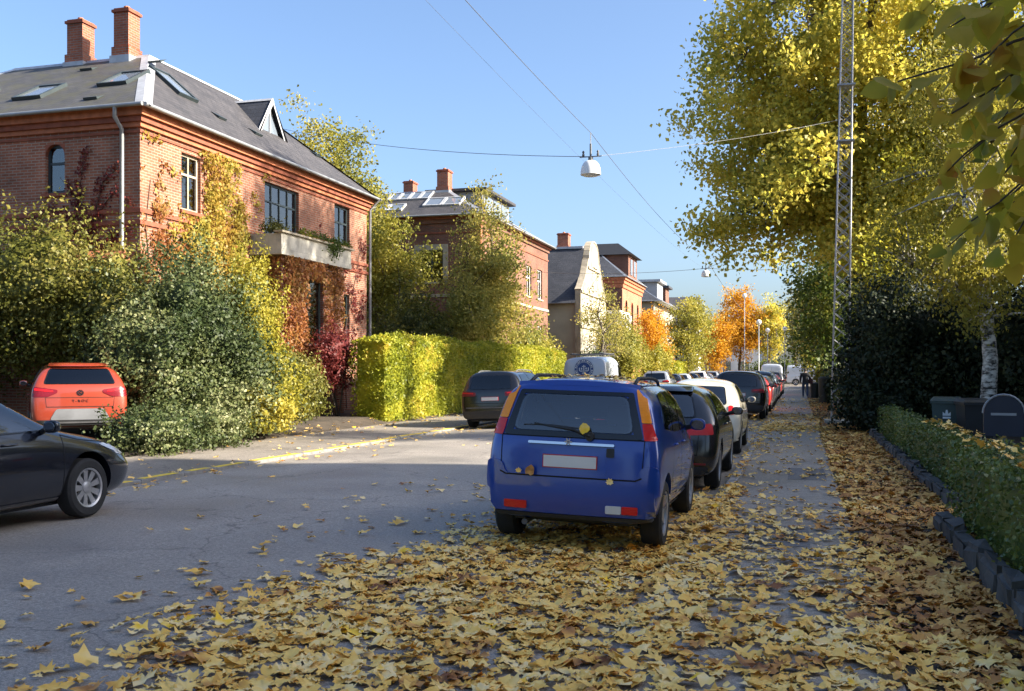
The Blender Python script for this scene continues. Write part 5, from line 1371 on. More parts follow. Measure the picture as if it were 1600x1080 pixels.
def make_car(name, label, p, color, group=None, detail=True, cut=True, lvl=3):
    L, W, H = p['L'], p['W'], p['H']; root = thing(name, label, p.get('cat', 'car'), (0, 0, 0), 0, group)
    me = car_body(p, lvl); me.materials.clear(); me.materials.append(M[color])
    bm = bmesh.new(); bm.from_mesh(me); bvh = BVHTree.FromBMesh(bm); bm.free()
    S = lambda pl: [(a - L / 2, b) for a, b in pl]
    side = [S(q) for q in p['side_glass']]; rearw = p.get('rear_glass'); frontw = p.get('front_glass')
    if cut:
        bm = bmesh.new(); bm.from_mesh(me); dele = []
        for f in bm.faces:
            c = f.calc_center_median(); n = f.normal
            if rearw and n.y < -.15 and c.y < 0 and pip((c.x, c.z), rearw): dele.append(f)
            elif frontw and n.y > .15 and c.y > 0 and pip((c.x, c.z), frontw): dele.append(f)
            elif abs(n.x) > .3 and any(pip((c.y, c.z), q) for q in side): dele.append(f)
        bmesh.ops.delete(bm, geom=dele, context='FACES'); bm.to_mesh(me); bm.free()
    me.polygons.foreach_set('use_smooth', [True] * len(me.polygons)); me.set_sharp_from_angle(angle=R(38))
    for i, pl in enumerate(me.polygons): pass
    body = link('body', me, root)
    gm = p.get('glass', 'car_glass') if cut else 'dark_glass'
    def grow(pl, k):
        c = sum((Vector(q) for q in pl), Vector((0, 0))) / len(pl)
        return [tuple(Vector(q) + (Vector(q) - c).normalized() * k) for q in pl]
    def pane(view, pl, nm):
        out = grow(pl, p.get('frit', .06)); ins = round_poly(grow(pl, -.012 if cut else 0), .07)
        panel('window_surround', bvh, view, out, 'frit', root, .009, .05, hole=ins, rnd=.06)
        panel(nm, bvh, view, [tuple(q) for q in grow(pl, .01)], p.get('glass_rear', gm) if (nm == 'rear_window' and cut) else gm, root, .0115, .05, rnd=.07, lip=0)
    if rearw: pane('rear', rearw, 'rear_window')
    if frontw: pane('front', frontw, 'windscreen')
    for q in side:
        for v in ('right', 'left'): pane(v, q, 'side_window')
    for s in (p['ax_r'], p['ax_f']):
        for sd in (1, -1): wheel(root, p, s, sd, p.get('rim', 'five'))
    if p.get('mirrors', True):
        for sd in (1, -1): mirror(root, p, sd, p.get('mirror_mat', color))
    if cut: seats(root, p)
    mb = MB(); mb.box(-W * .36, W * .36, -L / 2 + .3, L / 2 - .3, p['zb'] - .02, p['zb'] + .06); mb.build('underbody', 'black_plastic', root)
    for d in p.get('panels', []):
        nm, view, pl, mt = d[:4]; kw = d[4] if len(d) > 4 else {}
        mir = kw.pop('mirror', False) if 'mirror' in kw else False; kw = dict(kw); kw.pop('sub', None)
        for k in ((1, -1) if mir else (1,)):
            q = [(a * k, b) for a, b in pl]
            panel(nm, bvh, view, q if k == 1 else q[::-1], color if mt == 'BODY' else mt, root, **kw)
        if mir: d[4]['mirror'] = True
    for d in p.get('side_panels', []):
        nm, pl, mt = d[:3]; kw = d[3] if len(d) > 3 else {}
        for v in ('right', 'left'): panel(nm, bvh, v, S(pl), color if mt == 'BODY' else mt, root, **kw)
    for pl in p.get('side_seams', []):
        for v in ('right', 'left'): seam('door_gap', bvh, v, S(pl), root)
    for d in p.get('seams', []): seam('panel_gap', bvh, d[0], d[1], root, *d[2:])
    for pl in p.get('handles', []):
        for v in ('right', 'left'):
            sd = 1 if v == 'right' else -1; a = project(bvh, v, pl[0] - L / 2 - .09, pl[1], .022); b = project(bvh, v, pl[0] - L / 2 + .09, pl[1], .022)
            mb = MB(); mb.tube([a - Vector((sd * .03, 0, 0)), a, b, b - Vector((sd * .03, 0, 0))], .011, 6); mb.build('door_handle', color, root, smooth=True)
    for pl in p.get('plates', []):
        view, x, z, w_, h_ = pl; pts = [project(bvh, view, x + a * w_ / 2, z + b * h_ / 2, .006) for a, b in ((-1, -1), (1, -1), (1, 1), (-1, 1))]
        d = VIEW[view][1]; yy = min(q.y for q in pts) if view == 'rear' else max(q.y for q in pts); sg = -1 if view == 'rear' else 1
        mb = MB(); mb.box(x - w_ / 2, x + w_ / 2, yy - .008, yy + .008, z - h_ / 2, z + h_ / 2); o = mb.build('number_plate', 'plate_red', root)
        mb = MB(); mb.box(x - w_ / 2 + .008, x + w_ / 2 - .008, yy + sg * .0095 - .001, yy + sg * .0095 + .001, z - h_ / 2 + .008, z + h_ / 2 - .008); mb.build('plate_face', 'plate_white', o)
    if p.get('rails'):
        for sd in (1, -1):
            a0, a1, xr = p['rails']; a0 -= L / 2; a1 -= L / 2; pts = []
            for t in np.linspace(0, 1, 9):
                y = a0 + (a1 - a0) * t; q = project(bvh, 'top', sd * xr, y, .0); pts.append(q + Vector((0, 0, .055 if 0 < t < 1 else .0)))
            mb = MB(); mb.tube(pts, .018, 8); mb.build('roof_rail', p.get('rail_mat', 'black_plastic'), root, smooth=True)
    p['_bvh'] = bvh
    return root

def swap_paint(root, table, old, new):
    for o in [root] + table.get(root.name, []):
        pass

def place(o, x, y, heading=0.0, z=None, roll=None):
    z0 = road_z(x) if z is None else z
    e = .05; sl = (road_z(x + e) - road_z(x - e)) / (2 * e) if roll is None else roll
    o.location = (x, y, z0 + .004); o.rotation_euler = (0, -math.atan(sl), R(heading))

# ---- blue small car (foreground)
P_BLUE = dict(L=3.62, W=1.63, H=1.57, zb=.24, zmid=.60, wr=.635, rb=.06, rr=.22, belt_r=1.04, belt_f=.97, cowl=2.78, wtop=2.1, zcowl=1.0, znose=.82, ax_r=.62, ax_f=2.98, wrad=.315, zroof_r=1.555, rim='seven', bulge_r=.03, boxy=1,
    frit=.02, glass='tint_glass', glass_rear='car_glass',
    side_glass=[[(.62, 1.12), (.70, 1.42), (1.10, 1.44), (1.10, 1.08)], [(1.18, 1.07), (1.18, 1.44), (1.72, 1.45), (1.72, 1.05)], [(1.80, 1.04), (1.80, 1.45), (2.05, 1.44), (2.52, 1.07)]],
    rear_glass=[(-.55, 1.09), (-.475, 1.41), (.475, 1.41), (.55, 1.09)], front_glass=[(-.56, 1.06), (-.47, 1.44), (.47, 1.44), (.56, 1.06)],
    panels=[('rear_surround', 'rear', [(-.65, 1.045), (-.53, 1.455), (.53, 1.455), (.65, 1.045), (.60, 1.035), (-.60, 1.035)], 'frit', dict(off=.007, res=.04, hole=[(-.563, 1.082), (-.487, 1.42), (.487, 1.42), (.563, 1.082)], rnd=.02)),
            ('turn_lamp', 'rear', [(.628, 1.185), (.55, 1.48), (.625, 1.48), (.712, 1.185)], 'lens_amber', dict(mirror=True, off=.012, rnd=.012, lip=.03)),
            ('tail_lamp', 'rear', [(.66, 1.03), (.630, 1.18), (.714, 1.18), (.765, 1.03)], 'lens_red', dict(mirror=True, off=.013, rnd=.012, lip=.03)),
            ('rear_valance', 'rear', [(-.76, .19), (-.785, .34), (.785, .34), (.76, .19)], 'black_plastic', dict(off=.03, rnd=.03, lip=.03)),
            ('fog_lamp', 'rear', [(-.60, .375), (-.60, .445), (-.385, .445), (-.385, .375)], 'lens_red', dict(off=.036, rnd=.012, lip=.02)),
            ('fog_lamp', 'rear', [(.49, .375), (.49, .445), (.63, .445), (.63, .375)], 'lens_red', dict(off=.036, rnd=.012, lip=.02)),
            ('reversing_lamp', 'rear', [(.345, .375), (.345, .445), (.485, .445), (.485, .375)], 'lens_clear', dict(off=.036, rnd=.012, lip=.02)),
            ('plate_recess', 'rear', [(-.34, .70), (-.32, .93), (.32, .93), (.34, .70)], 'BODY', dict(off=.003, rnd=.03)),
            ('tailgate_handle', 'rear', [(-.40, .965), (-.40, .988), (.40, .988), (.40, .965)], 'chrome', dict(off=.028, rnd=.012, lip=.05)),
            ('tailgate_latch', 'rear', [(.33, .87), (.33, .95), (.40, .95), (.40, .87)], 'black_plastic', dict(off=.012, rnd=.01)),
            ('bumper_shoulder', 'rear', [(-.80, .345), (-.79, .80), (-.65, .80), (-.60, .68), (.60, .68), (.65, .80), (.79, .80), (.80, .345)], 'BODY', dict(off=.024, rnd=.05, lip=.05)),
            ('headlamp', 'front', [(.42, .66), (.40, .80), (.68, .84), (.70, .70)], 'lens_clear', dict(mirror=True, off=.008)),
            ('grille', 'front', [(-.34, .64), (-.36, .76), (.36, .76), (.34, .64)], 'black_plastic', dict(off=.006))],
    side_panels=[('sill_trim', [(.98, .24), (.98, .34), (2.62, .34), (2.62, .24)], 'black_plastic', dict(off=.012, lip=.03)),],
    side_seams=[[(1.14, .38), (1.0, .7), (1.14, 1.0), (1.14, 1.46)], [(1.76, .36), (1.76, 1.46)], [(2.62, .36), (2.58, .95)], [(1.14, .38), (2.62, .38)]],
    seams=[('rear', [(-.655, .70), (-.665, 1.03)]), ('rear', [(.655, .70), (.665, 1.03)]), ('rear', [(-.66, 1.032), (.66, 1.032)], .012), ('rear', [(-.655, .70), (-.60, .675), (.60, .675), (.655, .70)], .014, .026)],
    handles=[(1.28, .93), (1.92, .92)], plates=[('rear', 0, .815, .505, .12)], rails=(.42, 2.2, .50), rail_mat='black_plastic')
car1 = make_car('small_car', 'blue small hatchback with leaves on its roof, parked on the leaf carpet', P_BLUE, 'blue_paint')
def blue_extras():
    bvh = P_BLUE['_bvh']; L = 3.62
    # roof spoiler
    mb = MB(); n = 13; pts = []
    for i in range(n):
        x = -.575 + 1.15 * i / (n - 1); b = (abs(x) / .575) ** 4
        top = project(bvh, 'top', x * .97, -L / 2 + .62, .004); lip_z = 1.54 - .025 * (x / .575) ** 2
        pts += [(x * .985, top.y, top.z), (x, -L / 2 + .24 + .05 * b, lip_z + .012), (x, -L / 2 + .21 + .06 * b, lip_z - .035), (x * .98, -L / 2 + .35, lip_z - .05)]
    fs = []
    for i in range(n - 1):
        for k in range(4): fs.append((i * 4 + k, i * 4 + (k + 1) % 4, (i + 1) * 4 + (k + 1) % 4, (i + 1) * 4 + k))
    fs += [(0, 1, 2, 3), ((n - 1) * 4, (n - 1) * 4 + 1, (n - 1) * 4 + 2, (n - 1) * 4 + 3)]
    mb.add(pts, fs); mb.build('roof_spoiler', 'blue_paint', car1, smooth=True, sharp=35)
    # wiper
    A = project(bvh, 'rear', .17, 1.045, .035); B = project(bvh, 'rear', .02, 1.10, .03); C = project(bvh, 'rear', -.36, 1.145, .02)
    mb = MB(); mb.tube([A, B, C], [.016, .011, .008], 6); w = mb.build('wiper', 'black_plastic', car1, smooth=True)
    mb = MB(); mb.tube([project(bvh, 'rear', .06, 1.115, .012), project(bvh, 'rear', -.2, 1.135, .012), project(bvh, 'rear', -.46, 1.13, .012)], .008, 5); mb.build('wiper_blade', 'black_plastic', w)
    mb = MB(); mb.lathe([(.045, 0), (.04, -.03), (.001, -.035)], 12, A + Vector((0, .03, 0)), 'y'); mb.build('wiper_pivot', 'black_plastic', w)
    # emblem
    c = project(bvh, 'rear', -.02, .992, .034); mb = MB()
    for k in range(6):
        a = k * math.pi / 3; d = Vector((math.cos(a), 0, math.sin(a)))
        mb.obox(c, (d.x, 0, d.z), (-d.z, 0, d.x), (0, -1, 0), .004, .034, -.006, .006, 0, .006)
    mb.build('emblem', 'chrome', car1)
    # antenna and parcel in the rear window, exhaust
    t = project(bvh, 'top', .40, .35, 0); mb = MB(); mb.tube([t, t + Vector((.02, -.10, .20))], [.008, .004], 5); mb.build('antenna', 'black_plastic', car1)
    mb = MB(); mb.tube([(-.42, -L / 2 + .5, .24), (-.42, -L / 2 + .03, .235)], .028, 10); mb.build('exhaust', 'grey_plastic', car1, smooth=True, sharp=40)
    mb = MB(); mb.box(-.6, .6, -L / 2 + .30, -L / 2 + .85, .985, 1.0); mb.build('parcel_shelf', 'seat_cloth', car1)
blue_extras()
place(car1, -2.02, 10.62)

def hatch_spec(**k):
    d = dict(L=4.25, W=1.79, H=1.46, zb=.19, zmid=.56, wr=.60, rb=.08, rr=.42, belt_r=.98, belt_f=.93, cowl=3.12, wtop=2.3, zcowl=.96, znose=.76, ax_r=.76, ax_f=3.38, wrad=.325, zroof_r=1.40, rim='five', frit=.035, glass='tint_glass', glass_rear='car_glass',
        side_glass=[[(.62, 1.06), (.95, 1.31), (1.42, 1.345), (1.42, 1.02)], [(1.48, 1.02), (1.48, 1.345), (2.05, 1.355), (2.05, 1.0)], [(2.12, .995), (2.12, 1.355), (2.30, 1.345), (2.92, 1.0)]],
        rear_glass=[(-.56, 1.03), (-.47, 1.31), (.47, 1.31), (.56, 1.03)], front_glass=[(-.62, 1.02), (-.50, 1.36), (.50, 1.36), (.62, 1.02)],
        panels=[('tail_lamp', 'rear', [(.46, .78), (.44, .92), (.80, .95), (.83, .80)], 'lens_red', dict(mirror=True, off=.01, rnd=.03, lip=.03)),
                ('rear_valance', 'rear', [(-.74, .2), (-.78, .36), (.78, .36), (.74, .2)], 'black_plastic', dict(off=.008)),
                ('reflector', 'rear', [(.50, .385), (.50, .415), (.74, .415), (.74, .385)], 'lens_dark_red', dict(mirror=True, off=.008, rnd=.008)),
                ('rear_spoiler', 'rear', [(-.50, 1.345), (-.47, 1.40), (.47, 1.40), (.50, 1.345)], 'BODY', dict(off=.05, lip=.09, rnd=.02)),
                ('headlamp', 'front', [(.42, .62), (.40, .72), (.74, .78), (.78, .66)], 'lens_clear', dict(mirror=True, off=.008)),
                ('grille', 'front', [(-.38, .60), (-.38, .69), (.38, .69), (.38, .60)], 'black_plastic', dict(off=.006)),
                ('lower_grille', 'front', [(-.55, .28), (-.5, .42), (.5, .42), (.55, .28)], 'black_plastic', dict(off=.006))],
        side_panels=[('sill_trim', [(1.15, .19), (1.15, .25), (2.98, .25), (2.98, .19)], 'black_plastic', dict(off=.006))],
        side_seams=[[(1.45, .3), (1.25, .68), (1.45, .98), (1.45, 1.35)], [(2.09, .27), (2.09, 1.35)], [(3.0, .28), (3.02, .93)]],
        seams=[('rear', [(-.62, .52), (.62, .52)], .012), ('rear', [(-.62, .52), (-.64, .98)]), ('rear', [(.62, .52), (.64, .98)])],
        handles=[(1.60, .88), (2.26, .87)], plates=[('rear', 0, .68, .505, .11), ('front', 0, .46, .505, .11)])
    d.update(k); return d
P_GOLF = hatch_spec()
carB = make_car('hatchback', 'black hatchback with red tail lamps parked directly in front of the blue car', P_GOLF, 'black_paint')
place(carB, -1.96, 15.75)

P_FIAT = hatch_spec(L=3.57, W=1.63, H=1.49, zb=.2, zmid=.56, wr=.57, rb=.05, rr=.42, belt_r=.98, belt_f=.95, cowl=2.72, wtop=2.05, zcowl=.99, znose=.78, ax_r=.62, ax_f=2.92, wrad=.30, zroof_r=1.42, glass='car_glass',
    side_glass=[[(.66, 1.06), (.95, 1.31), (1.28, 1.35), (1.28, 1.03)], [(1.36, 1.02), (1.36, 1.36), (2.05, 1.36), (2.55, 1.02)]],
    rear_glass=[(-.50, 1.00), (-.43, 1.33), (.43, 1.33), (.50, 1.00)], front_glass=[(-.56, 1.04), (-.46, 1.38), (.46, 1.38), (.56, 1.04)],
    panels=[('tail_lamp', 'rear', [(.575, .80), (.555, .98), (.655, .98), (.69, .80)], 'lens_red', dict(mirror=True, off=.01, rnd=.05, lip=.03)),
            ('rear_bumper', 'rear', [(-.78, .30), (-.78, .50), (.78, .50), (.78, .30)], 'BODY', dict(off=.03, lip=.05, rnd=.06)),
            ('headlamp', 'front', [(.44, .66), (.44, .80), (.62, .80), (.62, .66)], 'lens_clear', dict(mirror=True, off=.008, rnd=.06))],
    side_panels=[('rear_lamp_side', [(.02, .82), (.05, .92), (.16, .90), (.16, .82)], 'lens_red', dict(off=.008, rnd=.03))], side_seams=[[(1.32, .3), (1.28, .6), (1.32, 1.36)], [(2.55, .3), (2.55, .95)], [(1.32, .3), (2.55, .28)]],
    seams=[('rear', [(-.56, .54), (.56, .54)], .012)], handles=[(1.5, .86)], plates=[('rear', 0, .70, .505, .11)])
carF = make_car('city_car', 'cream white rounded small car parked third from the camera on the right', P_FIAT, 'cream_paint')
place(carF, -1.92, 21.75)

P_SUV = hatch_spec(L=4.63, W=1.84, H=1.66, zb=.22, zmid=.66, wr=.66, rb=.06, rr=.30, belt_r=1.10, belt_f=1.06, cowl=3.45, wtop=2.65, zcowl=1.08, znose=.92, ax_r=.88, ax_f=3.71, wrad=.36, zroof_r=1.62, glass='tint_glass', glass_rear='tint_glass',
    side_glass=[[(.50, 1.18), (.60, 1.50), (1.28, 1.54), (1.28, 1.15)], [(1.36, 1.15), (1.36, 1.545), (2.18, 1.55), (2.18, 1.13)], [(2.26, 1.13), (2.26, 1.55), (2.62, 1.54), (3.2, 1.13)]],
    rear_glass=[(-.60, 1.13), (-.53, 1.50), (.53, 1.50), (.60, 1.13)], front_glass=[(-.66, 1.13), (-.57, 1.55), (.57, 1.55), (.66, 1.13)],
    panels=[('tail_lamp', 'rear', [(.44, .93), (.44, 1.04), (.84, 1.08), (.87, .93)], 'lens_dark_red', dict(mirror=True, off=.012, rnd=.03, lip=.03)),
            ('lamp_strip', 'rear', [(.50, .99), (.50, 1.02), (.83, 1.045), (.84, 1.01)], 'lens_red', dict(mirror=True, off=.018, rnd=.01)),
            ('rear_valance', 'rear', [(-.80, .24), (-.83, .50), (.83, .50), (.80, .24)], 'black_plastic', dict(off=.012, lip=.03)),
            ('bumper_strip', 'rear', [(-.72, .585), (-.72, .615), (.72, .615), (.72, .585)], 'grey_plastic', dict(off=.014, rnd=.008)),
            ('headlamp', 'front', [(.46, .74), (.44, .86), (.78, .92), (.82, .80)], 'lens_clear', dict(mirror=True, off=.008)),
            ('grille', 'front', [(-.36, .62), (-.4, .86), (.4, .86), (.36, .62)], 'black_plastic', dict(off=.006))],
    side_panels=[('wheel_arch_trim', [(1.3, .24), (1.3, .32), (3.28, .32), (3.28, .24)], 'black_plastic', dict(off=.01))],
    side_seams=[[(1.32, .4), (1.25, .8), (1.32, 1.15), (1.32, 1.55)], [(2.22, .34), (2.22, 1.55)], [(3.3, .34), (3.3, 1.05)]], seams=[('rear', [(-.74, .72), (.74, .72)], .012)],
    handles=[(1.5, 1.0), (2.42, .99)], plates=[('rear', 0, .85, .505, .11)], rails=(.7, 2.7, .57), rail_mat='grey_plastic')
carS = make_car('suv', 'black suv with roof rails parked by the clipped hedge on the left', P_SUV, 'black_paint')
place(carS, -8.38, 29.2)

P_TROC = hatch_spec(L=4.23, W=1.82, H=1.57, zb=.22, zmid=.62, wr=.63, rb=.07, rr=.50, belt_r=1.07, belt_f=1.0, cowl=3.2, wtop=2.4, zcowl=1.02, znose=.86, ax_r=.80, ax_f=3.39, wrad=.345, zroof_r=1.50, glass_rear='tint_glass',
    side_glass=[[(.75, 1.16), (1.0, 1.40), (1.42, 1.44), (1.42, 1.12)], [(1.48, 1.11), (1.48, 1.45), (2.1, 1.46), (2.1, 1.09)], [(2.17, 1.09), (2.17, 1.46), (2.4, 1.45), (2.98, 1.08)]],
    rear_glass=[(-.64, 1.12), (-.52, 1.42), (.52, 1.42), (.64, 1.12)], front_glass=[(-.64, 1.08), (-.53, 1.46), (.53, 1.46), (.64, 1.08)],
    panels=[('tail_lamp', 'rear', [(.42, .94), (.42, 1.0), (.84, 1.06), (.88, .86), (.60, .86)], 'lens_dark_red', dict(mirror=True, off=.012, rnd=.025, lip=.03)),
            ('lamp_strip', 'rear', [(.50, .955), (.50, .985), (.83, 1.03), (.84, .99)], 'lens_red', dict(mirror=True, off=.018, rnd=.01)),
            ('plate_recess', 'rear', [(-.56, .40), (-.44, .62), (.44, .62), (.56, .40)], 'grey_cover', dict(off=.010, rnd=.05)),
            ('rear_valance', 'rear', [(-.78, .22), (-.80, .40), (.80, .40), (.78, .22)], 'black_plastic', dict(off=.014, lip=.03)),
            ('bumper_strip', 'rear', [(-.60, .335), (-.60, .365), (.60, .365), (.60, .335)], 'grey_plastic', dict(off=.024, rnd=.008)),
            ('skid_plate', 'rear', [(-.40, .235), (-.36, .30), (.36, .30), (.40, .235)], 'rim_silver', dict(off=.022, rnd=.02)),
            ('rear_spoiler', 'rear', [(-.56, 1.445), (-.53, 1.50), (.53, 1.50), (.56, 1.445)], 'BODY', dict(off=.06, lip=.10, rnd=.02)),
            ('headlamp', 'front', [(.46, .72), (.44, .82), (.78, .86), (.82, .76)], 'lens_clear', dict(mirror=True, off=.008))],
    side_seams=[[(1.45, .3), (1.3, .7), (1.45, 1.1), (1.45, 1.45)], [(2.13, .3), (2.13, 1.45)], [(3.05, .3), (3.05, 1.0)]],
    seams=[('rear', [(-.62, .66), (.62, .66)], .014), ('rear', [(-.62, .66), (-.66, 1.05)]), ('rear', [(.62, .66), (.66, 1.05)]), ('rear', [(-.62, .845), (.62, .845)], .01)], plates=[])
carT = make_car('crossover', 'orange crossover car parked in the driveway at the left edge', P_TROC, 'orange_paint')
def troc_extras():
    bvh = P_TROC['_bvh']
    c = project(bvh, 'rear', 0, .94, .008); mb = MB(); mb.lathe([(.062, .004), (.062, -.008), (.052, -.008), (.052, .004)], 24, c, 'y')
    def ln(a, b, w=.006):
        A = Vector((a[0], 0, a[1])); B = Vector((b[0], 0, b[1])); d = (B - A); l = d.length; d.normalize(); s = Vector((-d.z, 0, d.x)); mb.obox(c + A, d, s, (0, -1, 0), 0, l, -w, w, 0, .008)
    for a, b in (((-.02, .05), (0, .008)), ((.02, .05), (0, .008)), ((-.048, .022), (-.02, -.046)), ((-.02, -.046), (0, 0)), ((0, 0), (.02, -.046)), ((.02, -.046), (.048, .022))): ln(a, b)
    mb.build('emblem', 'chrome', carT)
    f = bpy.data.curves.new('txt', 'FONT'); f.body = 'T-ROC'; f.size = .075; f.align_x = 'CENTER'; f.align_y = 'CENTER'; f.extrude = .003; f.space_character = 1.5
    to = link('txt', f); dg = bpy.context.evaluated_depsgraph_get(); me = bpy.data.meshes.new_from_object(to.evaluated_get(dg)); bpy.data.objects.remove(to)
    me.materials.clear(); me.materials.append(M['chrome']); o = link('model_lettering', me, carT); q = project(bvh, 'rear', 0, .775, .008); o.location = q; o.rotation_euler = (R(90), 0, 0)
    mb = MB(); mb.box(-.08, -.05, 0, .004, 1.12, 1.40)
troc_extras()
place(carT, -15.35, 18.35, 43, .30, 0)

P_PEU = hatch_spec(glass='car_glass', L=4.30, W=1.81, H=1.49, ax_f=3.40, ax_r=.80, wrad=.325, rim='multi', cowl=3.05, wtop=2.25, znose=.74, nose=.16,
    panels=[('headlamp', 'front', [(.40, .62), (.42, .70), (.80, .78), (.86, .66), (.70, .60)], 'lens_clear', dict(mirror=True, off=.008)),
            ('grille', 'front', [(-.36, .48), (-.38, .66), (.38, .66), (.36, .48)], 'black_plastic', dict(off=.006)),
            ('lower_grille', 'front', [(-.60, .26), (-.55, .38), (.55, .38), (.60, .26)], 'black_plastic', dict(off=.006)),
            ('tail_lamp', 'rear', [(.46, .78), (.44, .92), (.80, .95), (.83, .80)], 'lens_red', dict(mirror=True, off=.01, rnd=.03, lip=.03))])
P_PEU['side_panels'] = [('headlamp_side', [(3.80, .72), (3.62, .79), (3.72, .80), (4.06, .70), (4.08, .64)], 'lens_clear', dict(off=.007, rnd=.02)),
                        ('sill_strip', [(1.15, .245), (1.15, .275), (2.98, .275), (2.98, .245)], 'grey_plastic', dict(off=.012, rnd=.01))]
P_PEU['side_seams'] = P_PEU['side_seams'] + [[(3.02, .93), (3.3, .86), (3.75, .81)]]
carP = make_car('dark_hatchback', 'dark navy hatchback with silver wheels parked nearest on the left', P_PEU, 'navy_paint')
place(carP, -8.40, 7.98)

P_VAN = dict(cat='van', L=4.95, W=1.92, H=2.30, zb=.24, zmid=.70, wr=.86, rb=.03, rr=.08, belt_r=1.18, belt_f=1.15, cowl=4.05, wtop=3.3, zcowl=1.20, znose=1.0, ax_r=1.0, ax_f=4.0, wrad=.34, zroof_r=2.2, rim='five', bulge_r=.015, boxy=1.7, glass='tint_glass',
    side_glass=[[(3.0, 1.22), (3.0, 1.85), (3.35, 1.86), (3.85, 1.22)]], front_glass=[(-.76, 1.26), (-.68, 1.9), (.68, 1.9), (.76, 1.26)],
    panels=[('tail_lamp', 'rear', [(.80, .75), (.80, 1.15), (.90, 1.15), (.91, .75)], 'lens_red', dict(mirror=True, off=.01, rnd=.02)),
            ('rear_bumper', 'rear', [(-.88, .34), (-.88, .52), (.88, .52), (.88, .34)], 'black_plastic', dict(off=.05, lip=.08)),
            ('headlamp', 'front', [(.55, .82), (.52, .98), (.82, 1.02), (.85, .85)], 'lens_clear', dict(mirror=True, off=.008)),
            ('grille', 'front', [(-.45, .80), (-.45, .95), (.45, .95), (.45, .80)], 'black_plastic', dict(off=.006))],
    side_seams=[[(2.93, .4), (2.93, 1.9)], [(4.0, .4), (3.95, 1.15)], [(1.55, .4), (1.55, 1.9)]], seams=[('rear', [(0, .55), (0, 1.98)], .014)], handles=[(3.1, 1.05)], plates=[('rear', -.35, .68, .505, .11)], mirror_mat='black_plastic')
vanA = make_car('van', 'white van with a round blue emblem on its rear and roof bars, left side', P_VAN, 'lightgrey_paint')
simple('emblem_blue', (.02, .07, .24), .5, var=0); 
def van_extras():
    bvh = P_VAN['_bvh']; c = project(bvh, 'rear', -.02, 1.73, .012)
    def ring(r0, r1, mat, off, nm):
        mb = MB(); n = 40; pts = []
        for k in range(n):
            a = 2 * math.pi * k / n
            for r in (r0, r1): pts.append(c + Vector((r * math.cos(a), -off, r * math.sin(a))))
        mb.add(pts, [(2 * k, 2 * k + 1, 2 * ((k + 1) % n) + 1, 2 * ((k + 1) % n)) for k in range(n)]); return mb.build(nm, mat, vanA, fix=False)
    e = ring(.001, .42, 'emblem_blue', .004, 'emblem'); ring(.405, .42, 'print_white', .008, 'emblem_ring'); ring(.285, .30, 'print_white', .008, 'emblem_ring')
    # lettering blocks round the ring and an anchor-like device in the middle
    mb = MB()
    for k in range(30):
        if k in (0, 15): continue
        a = 2 * math.pi * k / 30; d = Vector((math.cos(a), 0, math.sin(a))); t = Vector((-d.z, 0, d.x)); w = .012 + .008 * ((k * 7) % 3)
        mb.obox(c + d * .352 + Vector((0, -.008, 0)), d, t, (0, -1, 0), -.03, .03, -w, w, 0, .002)
    mb.build('emblem_lettering', 'print_white', vanA)
    mb = MB()
    q = c + Vector((0, -.008, 0)); X = Vector((1, 0, 0)); Z = Vector((0, 0, 1)); N = Vector((0, -1, 0))
    for (a0, a1, b0, b1) in ((-.018, .018, -.16, .17), (-.08, .08, .10, .13), (-.17, -.05, -.10, -.06), (.05, .17, -.10, -.06), (-.21, -.17, -.08, .06), (.17, .21, -.08, .06), (-.09, .09, -.19, -.15), (-.12, -.07, -.02, .06), (.07, .12, -.02, .06)):
        mb.obox(q, X, Z, N, a0, a1, b0, b1, 0, .002)
    mb.build('emblem_device', 'print_white', vanA)
    for k in range(3):
        y = -1.9 + k * 1.3; mb = MB(); mb.tube([(-.72, y, 2.24), (-.72, y, 2.37), (.72, y, 2.37), (.72, y, 2.24)], .02, 6); mb.build('roof_bar', 'grey_plastic', vanA)
    for s in (-1, 1):
        mb = MB(); mb.tube([(s * .6, -2.1, 2.4), (s * .6, 1.2, 2.4)], .018, 6); mb.build('roof_rack', 'grey_plastic', vanA)
van_extras()
place(vanA, -8.55, 43.2)

# ---- the rest of the rows: copies with their own paint and label
CT = child_table()
def car_copy(src, label, old, new, x, y, heading=0, group=None):
    c = copy_tree(src, None, CT); c['label'] = label
    if group: c['group'] = group
    for ob in [o for o in bpy.data.objects if o.parent == c]:
        for sl in ob.material_slots:
            if sl.material == M[old]: sl.link = 'OBJECT'; sl.material = M[new]
    place(c, x, y, heading); return c
RG = 'cars parked along the right kerb'; LG = 'cars parked along the left kerb'
for o, g in ((car1, RG), (carB, RG), (carF, RG), (carS, LG), (carP, LG)): o['group'] = g
car_copy(carS, 'black suv parked behind the leaf covered gap, right row', 'black_paint', 'black_paint', -2.0, 36.9, group=RG)
car_copy(carB, 'dark red hatchback just past the second black suv of the right row', 'black_paint', 'red_paint', -1.95, 43.3, group=RG)
car_copy(carB, 'black hatchback ahead of the dark red hatchback, right row', 'black_paint', 'darkgrey_paint', -1.95, 49.2, group=RG)
car_copy(carS, 'grey blue suv with pale roof in the right row', 'black_paint', 'greyblue_paint', -2.0, 55.6, group=RG)
car_copy(carB, 'dark car beside the walking person in the right row', 'black_paint', 'navy_paint', -1.95, 62.4, group=RG)
car_copy(carB, 'small red car near the far end of the right row', 'black_paint', 'red_paint', -1.95, 69.5, group=RG)
car_copy(carS, 'farthest dark suv of the right row', 'black_paint', 'darkgrey_paint', -1.95, 77, group=RG)
car_copy(carS, 'silver suv parked beyond the white van on the left', 'black_paint', 'silver_paint', -8.45, 63.5, group=LG)
